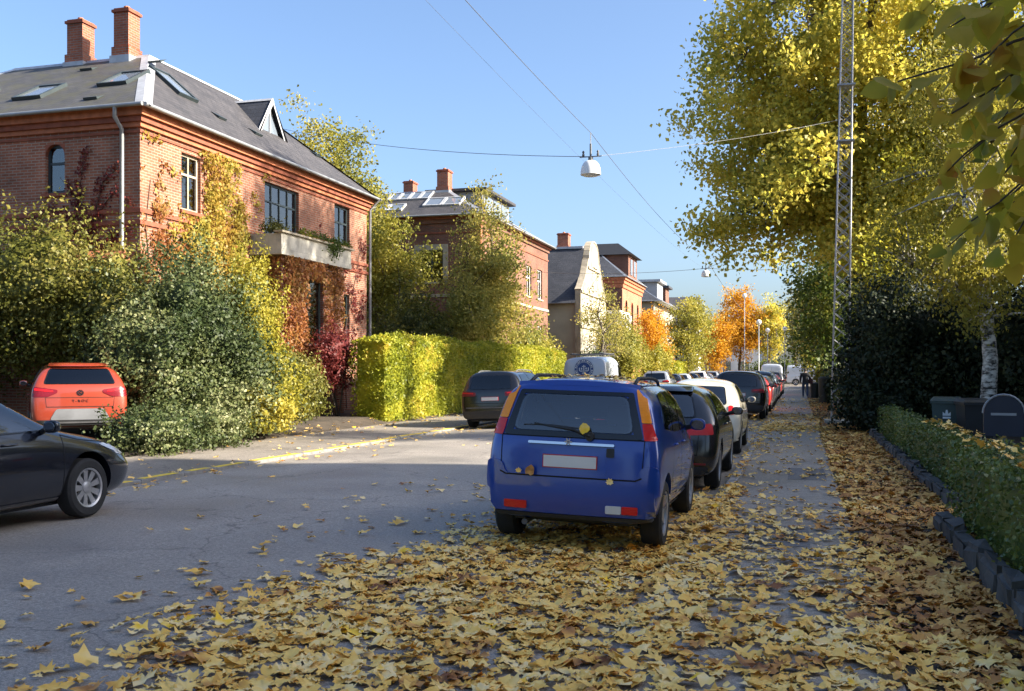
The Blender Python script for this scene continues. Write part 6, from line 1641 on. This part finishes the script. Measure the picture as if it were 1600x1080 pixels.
car_copy(carB, 'dark hatchback behind the silver suv in the left row', 'black_paint', 'darkgrey_paint', -8.45, 70.2, group=LG)
car_copy(carB, 'pale hatchback in the middle of the far left row', 'black_paint', 'lightgrey_paint', -8.45, 76.5, group=LG)
car_copy(carB, 'dark navy hatchback near the orange tree in the left row', 'black_paint', 'navy_paint', -8.45, 82.5, group=LG)
car_copy(carS, 'pale silver suv farther along the left row', 'black_paint', 'white_car_paint', -8.4, 89, group=LG)
car_copy(carB, 'silver hatchback last but one of the left row', 'black_paint', 'silver_paint', -8.4, 95.5, group=LG)
car_copy(carS, 'silver suv at the far end of the left row', 'black_paint', 'silver_paint', -8.4, 102.5, group=LG)
car_copy(carS, 'dark suv driving in the middle of the far road', 'black_paint', 'darkgrey_paint', -5.9, 98)
v2 = copy_tree(vanA, None, CT); 
for ob in [o for o in bpy.data.objects if o.parent == v2]:
    if ob.name.startswith('emblem'): bpy.data.objects.remove(ob)
v2['label'] = 'white van standing at the far end of the right row'; place(v2, -2.3, 92); v2['group'] = 'white vans'
v3 = copy_tree(v2, None, child_table()); v3['label'] = 'white van crossing at the far end behind the walking person'; place(v3, 1.2, 114.5, -90, .1, 0); v3['group'] = 'white vans'
# ================================================================= STREET FURNITURE
# lattice mast
def mast():
    root = thing('lattice_mast', 'tall thin galvanised lattice mast standing beside the dark yew', 'mast', (1.22, 32.0, .07))
    Hm = 17.5; b0, b1 = .25, .12; lean = .018
    def cor(k, z):
        t = z / Hm; s = b0 + (b1 - b0) * t; dx, dy = ((-1, -1), (1, -1), (1, 1), (-1, 1))[k]; return Vector((dx * s + lean * z, dy * s, z))
    for k in range(4):
        mb = MB(); mb.tube([cor(k, -.1), cor(k, Hm)], .022, 4); mb.build('leg', 'galvanised', root)
    z = .5; nb = 0
    while z < Hm - .5:
        dz = (b0 + (b1 - b0) * z / Hm) * 1.75
        for k in range(4):
            mb = MB(); j = (k + 1) % 4
            mb.tube([cor(k, z), cor(j, z + dz)], .010, 4); mb.build('brace', 'galvanised', root)
            mb = MB(); mb.tube([cor(j, z), cor(k, z + dz)], .010, 4); mb.build('brace', 'galvanised', root)
        z += dz
    mb = MB(); mb.box(-.45, .45, -.45, .45, -.1, .12); mb.build('footing', 'concrete', root)
    for zz in (8.6, 10.3):
        c = (cor(0, zz) + cor(2, zz)) / 2; mb = MB(); mb.box(c.x - .26, c.x + .26, c.y - .26, c.y + .26, zz, zz + .05); mb.build('band', 'galvanised', root)
mast()

def pendant(x, y, z, label):
    root = thing('pendant_lamp', label, 'street lamp', (x, y, z), 0, 'lamps hung over the road')
    mb = MB(); prof = []
    for k in range(9):
        a = math.pi / 2 * k / 8; prof.append((.055 + .19 * math.sin(a) ** .8, .34 - .33 * (1 - math.cos(a)) * .98))
    mb.lathe(prof + [(.247, 0), (.235, 0), (.22, .03)], 28); mb.build('lamp_shade', 'lamp_white', root, smooth=True, sharp=50)
    mb = MB(); mb.lathe([(.235, .015), (.17, -.03), (.001, -.055)], 28); mb.build('diffuser', 'lamp_glass', root, smooth=True)
    mb = MB(); mb.lathe([(.06, .33), (.06, .42), (.025, .44), (.025, .75), (.001, .75)], 12); mb.build('stem', 'wire_dark', root, smooth=True, sharp=40)
    mb = MB(); mb.tube([(-.27, 0, .44), (.27, 0, .44)], .014, 6); mb.build('cross_arm', 'wire_dark', root)
    for s in (-1, 1):
        mb = MB(); mb.lathe([(.018, .44), (.035, .48), (.02, .53), (.035, .56), (.001, .6)], 10, (s * .18, 0, 0)); mb.build('insulator', 'wire_dark', root, smooth=True)
    mb = MB(); mb.tube([(0, 0, .74), (0, 0, 1.02)], .011, 6); mb.build('hanger', 'galvanised', root)
    return root
LX, LY, LZ = -4.82, 23.55, 6.42
pendant(LX, LY, LZ, 'nearer white pendant street lamp hung on wires over the road')
L2 = (-4.9, 55.5, 6.9)
pendant(*L2, 'farther small pendant street lamp hung on wires above the parked cars')
def wire(label, a, b, sag, r=.008):
    a, b = Vector(a), Vector(b); pts = [a.lerp(b, t) - Vector((0, 0, 4 * sag * t * (1 - t))) for t in np.linspace(0, 1, 17)]
    o0 = pts[0].copy(); mb = MB(); mb.tube([p - o0 for p in pts], r, 5); o = mb.build('overhead_wire', 'wire_dark'); o.location = o0
    return tag(o, label, 'wire', 'wires over the street')
c1 = (LX, LY, LZ + .44); w1 = (LX, LY, LZ + 1.02); c2 = (L2[0], L2[1], L2[2] + .44); w2 = (L2[0], L2[1], L2[2] + 1.02)
wire('span wire from the creeper villa to the nearer pendant lamp', (-18.6, 33.2, 10.75), c1, .25)
wire('span wire from the nearer pendant lamp to the trees on the right', c1, (1.3, 32.0, 9.4), .1, .005)
wire('span wire from the left houses to the farther pendant lamp', (-15.9, 60, 7.9), c2, .2, .011)
wire('span wire from the farther pendant lamp level to the right', c2, (3.2, 58, 7.4), .1, .011)
wire('short stay wire rising right from the farther pendant lamp', c2, (2.0, 50, 9.5), .1, .011)
wire('lengthwise cable running overhead down to the nearer pendant lamp', (-4.82, -4, 7.6), w1, .25, .006)
wire('lengthwise cable between the two pendant lamps', w1, w2, .35, .007)
wire('lengthwise cable from the farther lamp towards the end of the street', w2, (-5.0, 105, 7.6), .4, .014)
wire('thin second cable running beside the lengthwise cable', (-5.25, -4, 7.55), (-5.2, 55.4, 7.45), .5, .0025)

def lamp_post(x, y, h, label):
    root = thing('lamp_post', label, 'street lamp', (x, y, .09), 0, 'lamp posts at the far crossing')
    mb = MB(); mb.tube([(0, 0, -.1), (0, 0, 1.2), (0, 0, 1.25), (0, 0, h)], [.09, .085, .06, .045], 10); mb.build('pole', 'galvanised', root, smooth=True)
    mb = MB(); prof = [(.10, h)] + [(.28 * math.sin(math.pi * (.15 + .75 * k / 8)), h + .28 - .28 * math.cos(math.pi * (.15 + .75 * k / 8))) for k in range(9)] + [(.001, h + .56)]
    mb.lathe(prof, 16); mb.build('globe', 'lamp_white', root, smooth=True)
    mb = MB(); mb.lathe([(.05, h - .1), (.12, h - .02), (.12, h + .03)], 12); mb.build('collar', 'galvanised', root)
lamp_post(-4.1, 110.3, 6.6, 'nearest globe lamp post at the far crossing, left of the white van')
lamp_post(-3.6, 125, 6.3, 'second globe lamp post, before the pale golden tree')
lamp_post(-1.6, 126, 6.5, 'third globe lamp post, before the dark bare crowned tree')
lamp_post(-6.3, 124, 10.5, 'tallest globe lamp post by the tall yellow tree')

# wheeled bins and mailbox
def bin_(name, label, x, y, rz, mat, logo):
    root = thing(name, label, 'bin', (x, y, .11), R(rz), 'wheeled bins behind the box hedge')
    mb = MB(); w0, w1, d0, d1, h = .23, .29, .26, .35, .96
    mb.add([(-w0, -d0, .05), (w0, -d0, .05), (w0, d0, .05), (-w0, d0, .05), (-w1, -d1, h), (w1, -d1, h), (w1, d1, h), (-w1, d1, h)], [(0, 1, 5, 4), (1, 2, 6, 5), (2, 3, 7, 6), (3, 0, 4, 7), (0, 3, 2, 1)])
    mb.build('body', mat, root)
    mb = MB(); mb.box(-w1 - .02, w1 + .02, -d1 - .025, d1 + .02, h - .05, h + .001); mb.build('rim', mat, root)
    mb = MB(); mb.add([(-w1 - .03, -d1 - .04, h + .002), (w1 + .03, -d1 - .04, h + .002), (w1 + .03, d1 + .04, h + .002), (-w1 - .03, d1 + .04, h + .002), (-w1 + .03, -d1 + .05, h + .05), (w1 - .03, -d1 + .05, h + .05), (w1 - .03, d1 - .02, h + .075), (-w1 + .03, d1 - .02, h + .075)],
                      [(0, 1, 5, 4), (1, 2, 6, 5), (2, 3, 7, 6), (3, 0, 4, 7), (4, 5, 6, 7)]); lid = mb.build('lid', mat, root)
    mb = MB(); mb.tube([(-.2, d1 + .03, h), (-.2, d1 + .09, h + .02), (.2, d1 + .09, h + .02), (.2, d1 + .03, h)], .016, 6); mb.build('handle', mat, lid)
    for s in (-1, 1):
        mb = MB(); mb.lathe([(.001, -.025), (.10, -.025), (.10, .025), (.001, .025)], 16, (s * .25, d0 + .02, .10), 'x'); mb.build('wheel', 'tyre', root)
    if logo:
        mb = MB(); d = .342
        mb.prism([(-.075, .66), (-.075, .74), (-.03, .70), (-.015, .78), (.015, .78), (.03, .70), (.075, .74), (.075, .66)], lambda a, b, q: (a, -(d0 + (d1 - d0) * (b - .05) / .91) - .004 - q, b), 0, .002)
        mb.box(-.075, .075, -(d0 + (d1 - d0) * .60 / .91) - .004, -(d0 + (d1 - d0) * .60 / .91) - .002, .60, .64); mb.build('emblem', 'print_white', root)
bin_('wheeled_bin', 'grey green wheeled bin with small white emblem behind the box hedge', 2.95, 22.2, -8, 'bin_green', True)
bin_('wheeled_bin', 'black wheeled bin right of the grey green bin', 3.35, 21.3, 6, 'bin_black', False)
def mailbox():
    root = thing('mailbox', 'dark blue rounded mailbox on a post at the right edge behind the hedge', 'mailbox', (2.78, 15.4, .11), R(-8))
    pr = [(-.25, .66)] + [(.25 * math.cos(math.pi - math.pi * k / 12), .98 + .25 * math.sin(math.pi * k / 12)) for k in range(13)] + [(.25, .66)]
    mb = MB(); mb.prism(pr, lambda a, b, d: (a, d, b), -.2, .2); mb.build('body', 'mailbox_blue', root)
    mb = MB()
    q = [(a * 1.06, .98 + (b - .98) * 1.06) for a, b in pr[1:-1]]
    for (a, b), (c, d) in zip(q[:-1], q[1:]): mb.tube([(a, -.21, b), (c, -.21, d)], .012, 5)
    mb.build('edge_trim', 'galvanised', root)
    mb = MB(); mb.box(-.16, .16, -.208, -.2, .95, .985); mb.build('slot', 'galvanised', root)
    mb = MB(); mb.box(-.05, .05, -.05, .05, -.05, .66); mb.build('post', 'galvanised', root)
mailbox()
def rubbish(name, label, x, y, h, r):
    root = thing(name, label, 'bin', (x, y, .075)); mb = MB(); mb.lathe([(.001, 0), (r * .85, 0), (r, h * .92), (r * 1.06, h * .93), (r * 1.06, h), (r * .9, h)], 14); mb.build('body', 'bin_black', root, smooth=True, sharp=40)
    mb = MB(); mb.lathe([(r * 1.02, h + .001), (r * .5, h + .08), (.001, h + .09)], 14); mb.build('lid', 'bin_black', root, smooth=True)
rubbish('litter_bin', 'black litter bin beside the walking person', .95, 62.5, .85, .27)
rubbish('litter_bin', 'tall dark bin between the litter bin and the mast', 1.25, 52.0, 1.25, .3)

# stones that edge the right hand hedges
def stone_edge(label, x, y0, y1, h, seed, ret=None):
    random.seed(seed); root = thing('stone_edging', label, 'wall', (x, y0, .07)); y = 0
    spans = []
    while y < y1 - y0 - .2:
        L = random.uniform(.45, .85); spans.append((0, y, L, .16)); y += L
    if ret: spans += [(.18 + k * .42, ret - .06, .16, .40) for k in range(2)]
    for (dx, yy, L, wd) in spans:
        bm = bmesh.new(); bmesh.ops.create_cube(bm, size=1); bmesh.ops.bevel(bm, geom=bm.edges[:], offset=.16, segments=2, affect='EDGES')
        hh = h * random.uniform(.85, 1.1); s = random.random() * 50
        for v in bm.verts:
            n = noise.noise_vector(v.co * 2.5 + Vector((s, 0, 0))) * .26
            v.co = Vector(((v.co.x + n.x) * wd + wd / 2 + dx, (v.co.y + n.y * .4) * (L - .02) + L / 2 + yy, (v.co.z + .5 + n.z) * hh - .05))
        me = bpy.data.meshes.new('stone'); bm.to_mesh(me); bm.free(); me.materials.append(M['rock']); link('stone', me, root)
stone_edge('rough dark stones edging the low box hedge', 1.68, 12.5, 25.4, .22, 5, 0)
stone_edge('rough dark stones edging the nearest hedge block', 1.32, 4.4, 11.2, .26, 6)

# ================================================================= PERSON
simple('jacket', (.012, .013, .016), .85, var=.25, vscale=8)
simple('jeans', (.05, .075, .14), .9, var=.25, vscale=8)
simple('skin', (.42, .26, .19), .6, var=.08)
simple('hair', (.05, .035, .025), .8, var=.2)
simple('shoe', (.55, .55, .54), .6, var=.1)
simple('bag_dark', (.05, .012, .016), .8, var=.2)
def person():
    root = thing('person', 'person in dark jacket and blue jeans walking away on the right pavement', 'person', (.40, 62.0, .08))
    def skin_mesh(name, verts, edges, rad, mat, sub=2, parent=root):
        me = bpy.data.meshes.new('t'); me.from_pydata(verts, edges, []); o = link('t', me); o.modifiers.new('k', 'SKIN'); s = o.modifiers.new('s', 'SUBSURF'); s.levels = sub; s.render_levels = sub
        for i, v in enumerate(me.skin_vertices[0].data):
            v.radius = (rad[i], rad[i]) if not isinstance(rad[i], tuple) else rad[i]; v.use_root = (i == 0)
        dg = bpy.context.evaluated_depsgraph_get(); r = bpy.data.meshes.new_from_object(o.evaluated_get(dg)); bpy.data.objects.remove(o)
        r.materials.clear(); r.materials.append(M[mat]); r.polygons.foreach_set('use_smooth', [True] * len(r.polygons)); return link(name, r, parent)
    # whole body as one continuous figure, head up, walking (+Y is away)
    V = [(0, 0, .95), (0, 0, 1.15), (0, .01, 1.38), (0, .01, 1.50), (0, .02, 1.58), (0, .03, 1.68), (0, .03, 1.78),
         (-.11, .02, .88), (-.12, .10, .50), (-.12, .06, .10), (-.12, .18, .05),
         (.11, -.02, .88), (.12, -.02, .50), (.12, -.22, .16), (.12, -.12, .07),
         (-.20, .0, 1.42), (-.27, -.06, 1.15), (-.26, .04, .92), (-.25, .08, .84),
         (.20, .0, 1.42), (.27, .05, 1.15), (.28, .10, .93), (.27, .13, .85)]
    E = [(0, 1), (1, 2), (2, 3), (3, 4), (4, 5), (5, 6), (0, 7), (7, 8), (8, 9), (9, 10), (0, 11), (11, 12), (12, 13), (13, 14), (2, 15), (15, 16), (16, 17), (17, 18), (2, 19), (19, 20), (20, 21), (21, 22)]
    Rd = [(.15, .11), (.15, .11), (.17, .11), .07, .058, .085, .075, .10, .07, .05, .04, .10, .07, .05, .04, .08, .055, .042, .035, .08, .055, .042, .035]
    b = skin_mesh('body', V, E, Rd, 'jeans')
    me = b.data; me.materials.append(M['jacket']); me.materials.append(M['skin']); me.materials.append(M['hair']); me.materials.append(M['shoe'])
    mi = []
    for p in me.polygons:
        c = p.center
        if c.z > 1.56: mi.append(3 if (c.y < .05 or c.z > 1.72) else 2)
        elif c.z > 1.52: mi.append(2)
        elif c.z > .96 or (abs(c.x) > .19 and c.z > .9): mi.append(1)
        elif abs(c.x) > .2 and c.z > .7: mi.append(2)
        elif c.z < .12: mi.append(4)
        else: mi.append(0)
    me.polygons.foreach_set('material_index', mi)
    jk = skin_mesh('jacket', [(0, 0, 1.05), (0, 0, .90), (0, 0, 1.25), (0, .0, 1.40), (0, 0, 1.49), (-.21, 0, 1.41), (-.28, -.06, 1.15), (-.27, .03, .94), (.21, 0, 1.41), (.28, .05, 1.15), (.285, .09, .95)],
              [(0, 1), (0, 2), (2, 3), (3, 4), (3, 5), (5, 6), (6, 7), (3, 8), (8, 9), (9, 10)], [(.185, .14), (.19, .14), (.185, .135), (.19, .13), .09, .095, .075, .06, .095, .075, .06], 'jacket')
    return root
person()
o = MB(); o.add([(-.13, -.05, 0), (.13, -.05, 0), (.13, .05, 0), (-.13, .05, 0), (-.15, -.06, .22), (.15, -.06, .22), (.15, .06, .22), (-.15, .06, .22), (-.06, -.03, .30), (.06, -.03, .30), (.06, .03, .30), (-.06, .03, .30)],
      [(0, 1, 5, 4), (1, 2, 6, 5), (2, 3, 7, 6), (3, 0, 4, 7), (0, 3, 2, 1), (4, 5, 9, 8), (5, 6, 10, 9), (6, 7, 11, 10), (7, 4, 8, 11), (8, 9, 10, 11)])
bg_ = o.build('shoulder_bag', 'bag_dark'); bg_.location = (.70, 62.05, .93); tag(bg_, 'dark red bag carried at the right hip of the walking person', 'bag')

# ================================================================= FALLEN LEAVES
def leaf_outline(kind):
    if kind == 0:   # maple like
        o = [(0, -.42), (.16, -.30), (.44, -.34), (.36, -.12), (.56, .10), (.30, .14), (.34, .36), (.12, .30), (0, .58), (-.12, .30), (-.34, .36), (-.30, .14), (-.56, .10), (-.36, -.12), (-.44, -.34), (-.16, -.30)]
    elif kind == 1: # heart shaped
        o = [(0, -.34), (.24, -.46), (.44, -.24), (.44, .06), (.26, .34), (0, .60), (-.26, .34), (-.44, .06), (-.44, -.24), (-.24, -.46)]
    else:
        o = [(0, -.5), (.26, -.36), (.40, -.08), (.34, .22), (.14, .44), (0, .62), (-.18, .42), (-.36, .2), (-.38, -.1), (-.24, -.38)]
    return np.array(o)
def leaf_mesh(rng, kind):
    o = leaf_outline(kind) * (1 + rng.normal(0, .10, (len(leaf_outline(kind)), 1)))
    r2 = (o ** 2).sum(1); ang = rng.uniform(0, 6.28); cu = rng.uniform(-.25, .5); tw = rng.uniform(-.35, .35)
    ax = o @ np.array([math.cos(ang), math.sin(ang)])
    z = cu * ax ** 2 + tw * o[:, 0] * o[:, 1] + rng.normal(0, .075, len(o)) + .12 * r2
    v = np.concatenate([np.c_[o, z], [[0, 0, 0.0]]]); n = len(o)
    f = np.array([(i, (i + 1) % n, n) for i in range(n)]); return v, f
def litter(rng, pts, size, rough=.22, zfun=None):
    V = []; F = []; b = 0
    protos = [leaf_mesh(rng, (0, 0, 0, 1, 2)[k % 5]) for k in range(48)]
    for (x, y) in pts:
        v, f = protos[rng.integers(48)]; s = size * rng.choice([.55, .75, .95, 1.1, 1.35]) * rng.uniform(.9, 1.12); a = rng.uniform(0, 6.28); tx, ty = rng.normal(0, rough, 2)
        ca, sa = math.cos(a), math.sin(a); q = v * s
        X = q[:, 0] * ca - q[:, 1] * sa; Y = q[:, 0] * sa + q[:, 1] * ca; Z = q[:, 2] + X * tx + Y * ty
        z0 = zfun(x, y) - Z.min() + .002 + abs(rng.normal(0, .007))
        V.append(np.c_[X + x, Y + y, Z + z0]); F.append(f + b); b += len(v)
    return np.concatenate(V), np.concatenate(F)
def gz(x, y):
    if x < -12.25: return .045 + (-12.25 - x) * .26
    if x < -9.57: return .052
    if x < -9.42: return .06
    if x < -1.0: return road_z(x) + .004
    if x < -.86: return .09
    return .085 if x < .52 else .076
def dens(x, y):
    n1 = .5 + .9 * noise.noise(Vector((x * .5, y * .35, 1))); n2 = .5 + .8 * noise.noise(Vector((x * 1.3, y * 1.1, 7)))
    d = 0.0
    if x < -1.0:                                     # on the road
        edge = -3.35 + .35 * math.sin(y * .8) + (.0 if y < 10 else (y - 10) * .12)
        t = (x - edge) / .55
        d = .95 / (1 + math.exp(-3.2 * t)) * (.75 + .4 * n2) if y < 13 else .35 * n2 / (1 + math.exp(-3 * t))
        if y > 10.3 and -2.8 < x < -1.2 and y < 12.2: d *= .4
        d += .035 * max(0, n2) * math.exp(-((x - edge + .8) / 1.0) ** 2)
        if x < -8.2: d += (.09 + .12 * n2) * math.exp(-((x + 9.25) / .5) ** 2)
        if x < -4.5: d += .004
        if x < -10.6: d += .16 * max(0, n2) * (1 if x < -11.6 else .35)
        if 30 < y < 44 and x > -3.2: d += .5 * n1
    elif x < .52:
        d = .85 - max(0, y - 6.5) * .12
        d = max(d, .05 + .07 * n2) * (.75 + .5 * n2)
        if -.55 < x < .38: d *= .42 + .35 * n2 + max(0, 7.5 - y) * .12
        if 27 < y < 38: d = max(d, .75 * min(1, max(0, n1 + .3)))
        d = max(d, .8 * math.exp(-((x + .95) / .25) ** 2) * (1 if y < 14 else .3))
    elif x < 1.75:
        d = .9 if y < 26 else .55
        d *= .65 + .6 * n2
        d = max(d, 1.0 if y < 8 else 0)
    return max(0, min(1, d))
def scatter_leaves():
    rng = np.random.default_rng(123); near = []; mid = []; verge_ = []; far = []
    def sample(x0, x1, y0, y1, per_m2):
        n = int((x1 - x0) * (y1 - y0) * per_m2); xs = rng.uniform(x0, x1, n); ys = rng.uniform(y0, y1, n); k = rng.uniform(0, 1, n)
        return [(x, y) for x, y, q in zip(xs, ys, k) if q < dens(x, y)]
    A = sample(-6.2, 1.72, 2.6, 14, 340)
    B = sample(-3.4, 1.72, 14, 30, 220)
    C = sample(-3.2, 1.7, 30, 60, 90)
    D = sample(-12.9, -6.2, 4, 36, 60)
    B = [p for p in B if not (p[0] < -1.05 and (13.6 < p[1] < 18 or 19.9 < p[1] < 23.6))]
    allp = A + B + C + D
    # in view test: bearing from the camera
    def vis(p):
        x, y = p; xc = x * .961 + y * .277; zc = -x * .277 + y * .961
        return zc > .5 and -830 < xc / zc * 1550 < 830 and 1.6 / zc * 1550 < 560
    A.sort(key=lambda p: -p[0] * .277 + p[1] * .961)
    vis_near = [p for p in A if vis(p)]
    single = vis_near[:300]; ss = set(single)
    rest = [p for p in allp if p not in ss]
    bl = {p: (p[0] + .35 * math.sin(p[1] * 1.9) + rng.normal(0, .28)) > .62 for p in rest}; pile = [p for p in rest if bl[p]]; other = [p for p in rest if not bl[p]]
    o = link('leaf_litter', np_mesh('leaf_litter', *litter(rng, other, .088, .14, gz), 'fallen_leaf')); tag(o, 'carpet of fallen yellow leaves on road and pavement', 'leaves', kind='stuff')
    o = link('leaf_litter', np_mesh('leaf_litter', *litter(rng, pile, .088, .18, gz), 'brown_fallen_leaf')); tag(o, 'browner leaf litter along the verge by the hedge', 'leaves', kind='stuff')
    protos = []
    for k in range(24):
        v, f = leaf_mesh(rng, (0, 0, 0, 1, 2)[k % 5]); protos.append(np_mesh('fallen_leaf', v * .092, f, 'single_leaf'))
    for (x, y) in single:
        ob = link('fallen_leaf', protos[rng.integers(24)]); s = rng.uniform(.7, 1.25)
        ob.scale = (s, s, s); ob.rotation_euler = (rng.normal(0, .13), rng.normal(0, .13), rng.uniform(0, 6.28)); ob.location = (x, y, gz(x, y) + .035 + abs(rng.normal(0, .012)))
        tag(ob, 'fallen yellow leaf among the nearest ones at the bottom of the picture', 'leaf', 'nearest fallen leaves')
    # leaves on things: blue car, hedge tops
    def on_car(view, a, b, s, lab):
        q = project(P_BLUE['_bvh'], view, a, b, .004); m = car1.matrix_world if False else Matrix.Translation(car1.location) @ car1.rotation_euler.to_matrix().to_4x4()
        ob = link('fallen_leaf', protos[rng.integers(24)]); ob.location = m @ (q + Vector((0, -.045 if view == 'rear' else 0, .02))); ob.scale = (s, s, s)
        ob.rotation_euler = (R(70), rng.uniform(-.4, .4), rng.uniform(-.4, .4)) if view == 'rear' else (rng.normal(0, .2), rng.normal(0, .2), rng.uniform(0, 6)); return tag(ob, lab, 'leaf')
    on_car('rear', .12, 1.10, 1.15, 'yellow leaf caught behind the rear wiper of the blue car')
    on_car('rear', -.36, .70, 1.0, 'yellow leaf on the left of the blue car bumper step')
    on_car('rear', -.47, .695, .6, 'small leaf at the left end of the blue car bumper step')
    on_car('rear', .38, .64, .75, 'yellow leaf stuck to the right of the blue car bumper')
    pts = [(rng.uniform(-.48, .48), rng.uniform(-1.35, .25)) for k in range(60)]
    for i, (a, b) in enumerate(pts):
        ob = on_car('top', a, b, rng.uniform(.55, .9), 'dry leaf lying on the roof of the blue car'); ob['group'] = 'leaves on the blue car roof'
    for (lab, x0, x1, y0, y1, z, n) in (('leaves lying on top of the nearest hedge block', 1.52, 2.08, 6.5, 11.0, .97, 90), ('leaves lying on the near end of the low box hedge', 1.86, 2.18, 12.8, 16.5, .885, 60)):
        p = [(rng.uniform(x0, x1), rng.uniform(y0, y1)) for k in range(n)]
        o = link('leaf_litter', np_mesh('leaf_litter', *litter(rng, p, .078, .3, lambda x, y: z), 'fallen_leaf')); tag(o, lab, 'leaves', kind='stuff')
# the nearest leaves: colour picked per object
def _single():
    m, n, l, out = newmat('single_leaf'); oi = n.new('ShaderNodeObjectInfo'); co = n.new('ShaderNodeTexCoord').outputs['Object']; t = tex_noise(n, l, co, 14, 5)
    ma = n.new('ShaderNodeMath'); ma.operation = 'MULTIPLY_ADD'; ma.inputs[1].default_value = .5; ma.inputs[2].default_value = -.25; l.new(t.outputs[0], ma.inputs[0])
    ad = n.new('ShaderNodeMath'); ad.operation = 'ADD'; ad.use_clamp = True; l.new(oi.outputs['Random'], ad.inputs[0]); l.new(ma.outputs[0], ad.inputs[1])
    r = ramp(n, [(0, (.20, .07, .02)), (.14, (.55, .25, .06)), (.34, (.90, .52, .10)), (.6, (.96, .64, .18)), (.82, (.96, .73, .36)), (1, (.98, .60, .04))]); l.new(ad.outputs[0], r.inputs[0])
    b = n.new('ShaderNodeBsdfPrincipled'); b.inputs['Roughness'].default_value = .55; b.inputs['Specular IOR Level'].default_value = .3; l.new(r.outputs[0], b.inputs['Base Color'])
    tr = n.new('ShaderNodeBsdfTranslucent'); l.new(r.outputs[0], tr.inputs[0]); mx = n.new('ShaderNodeMixShader'); mx.inputs[0].default_value = .06
    l.new(b.outputs[0], mx.inputs[1]); l.new(tr.outputs[0], mx.inputs[2]); l.new(mx.outputs[0], out.inputs[0])
_single()
scatter_leaves()
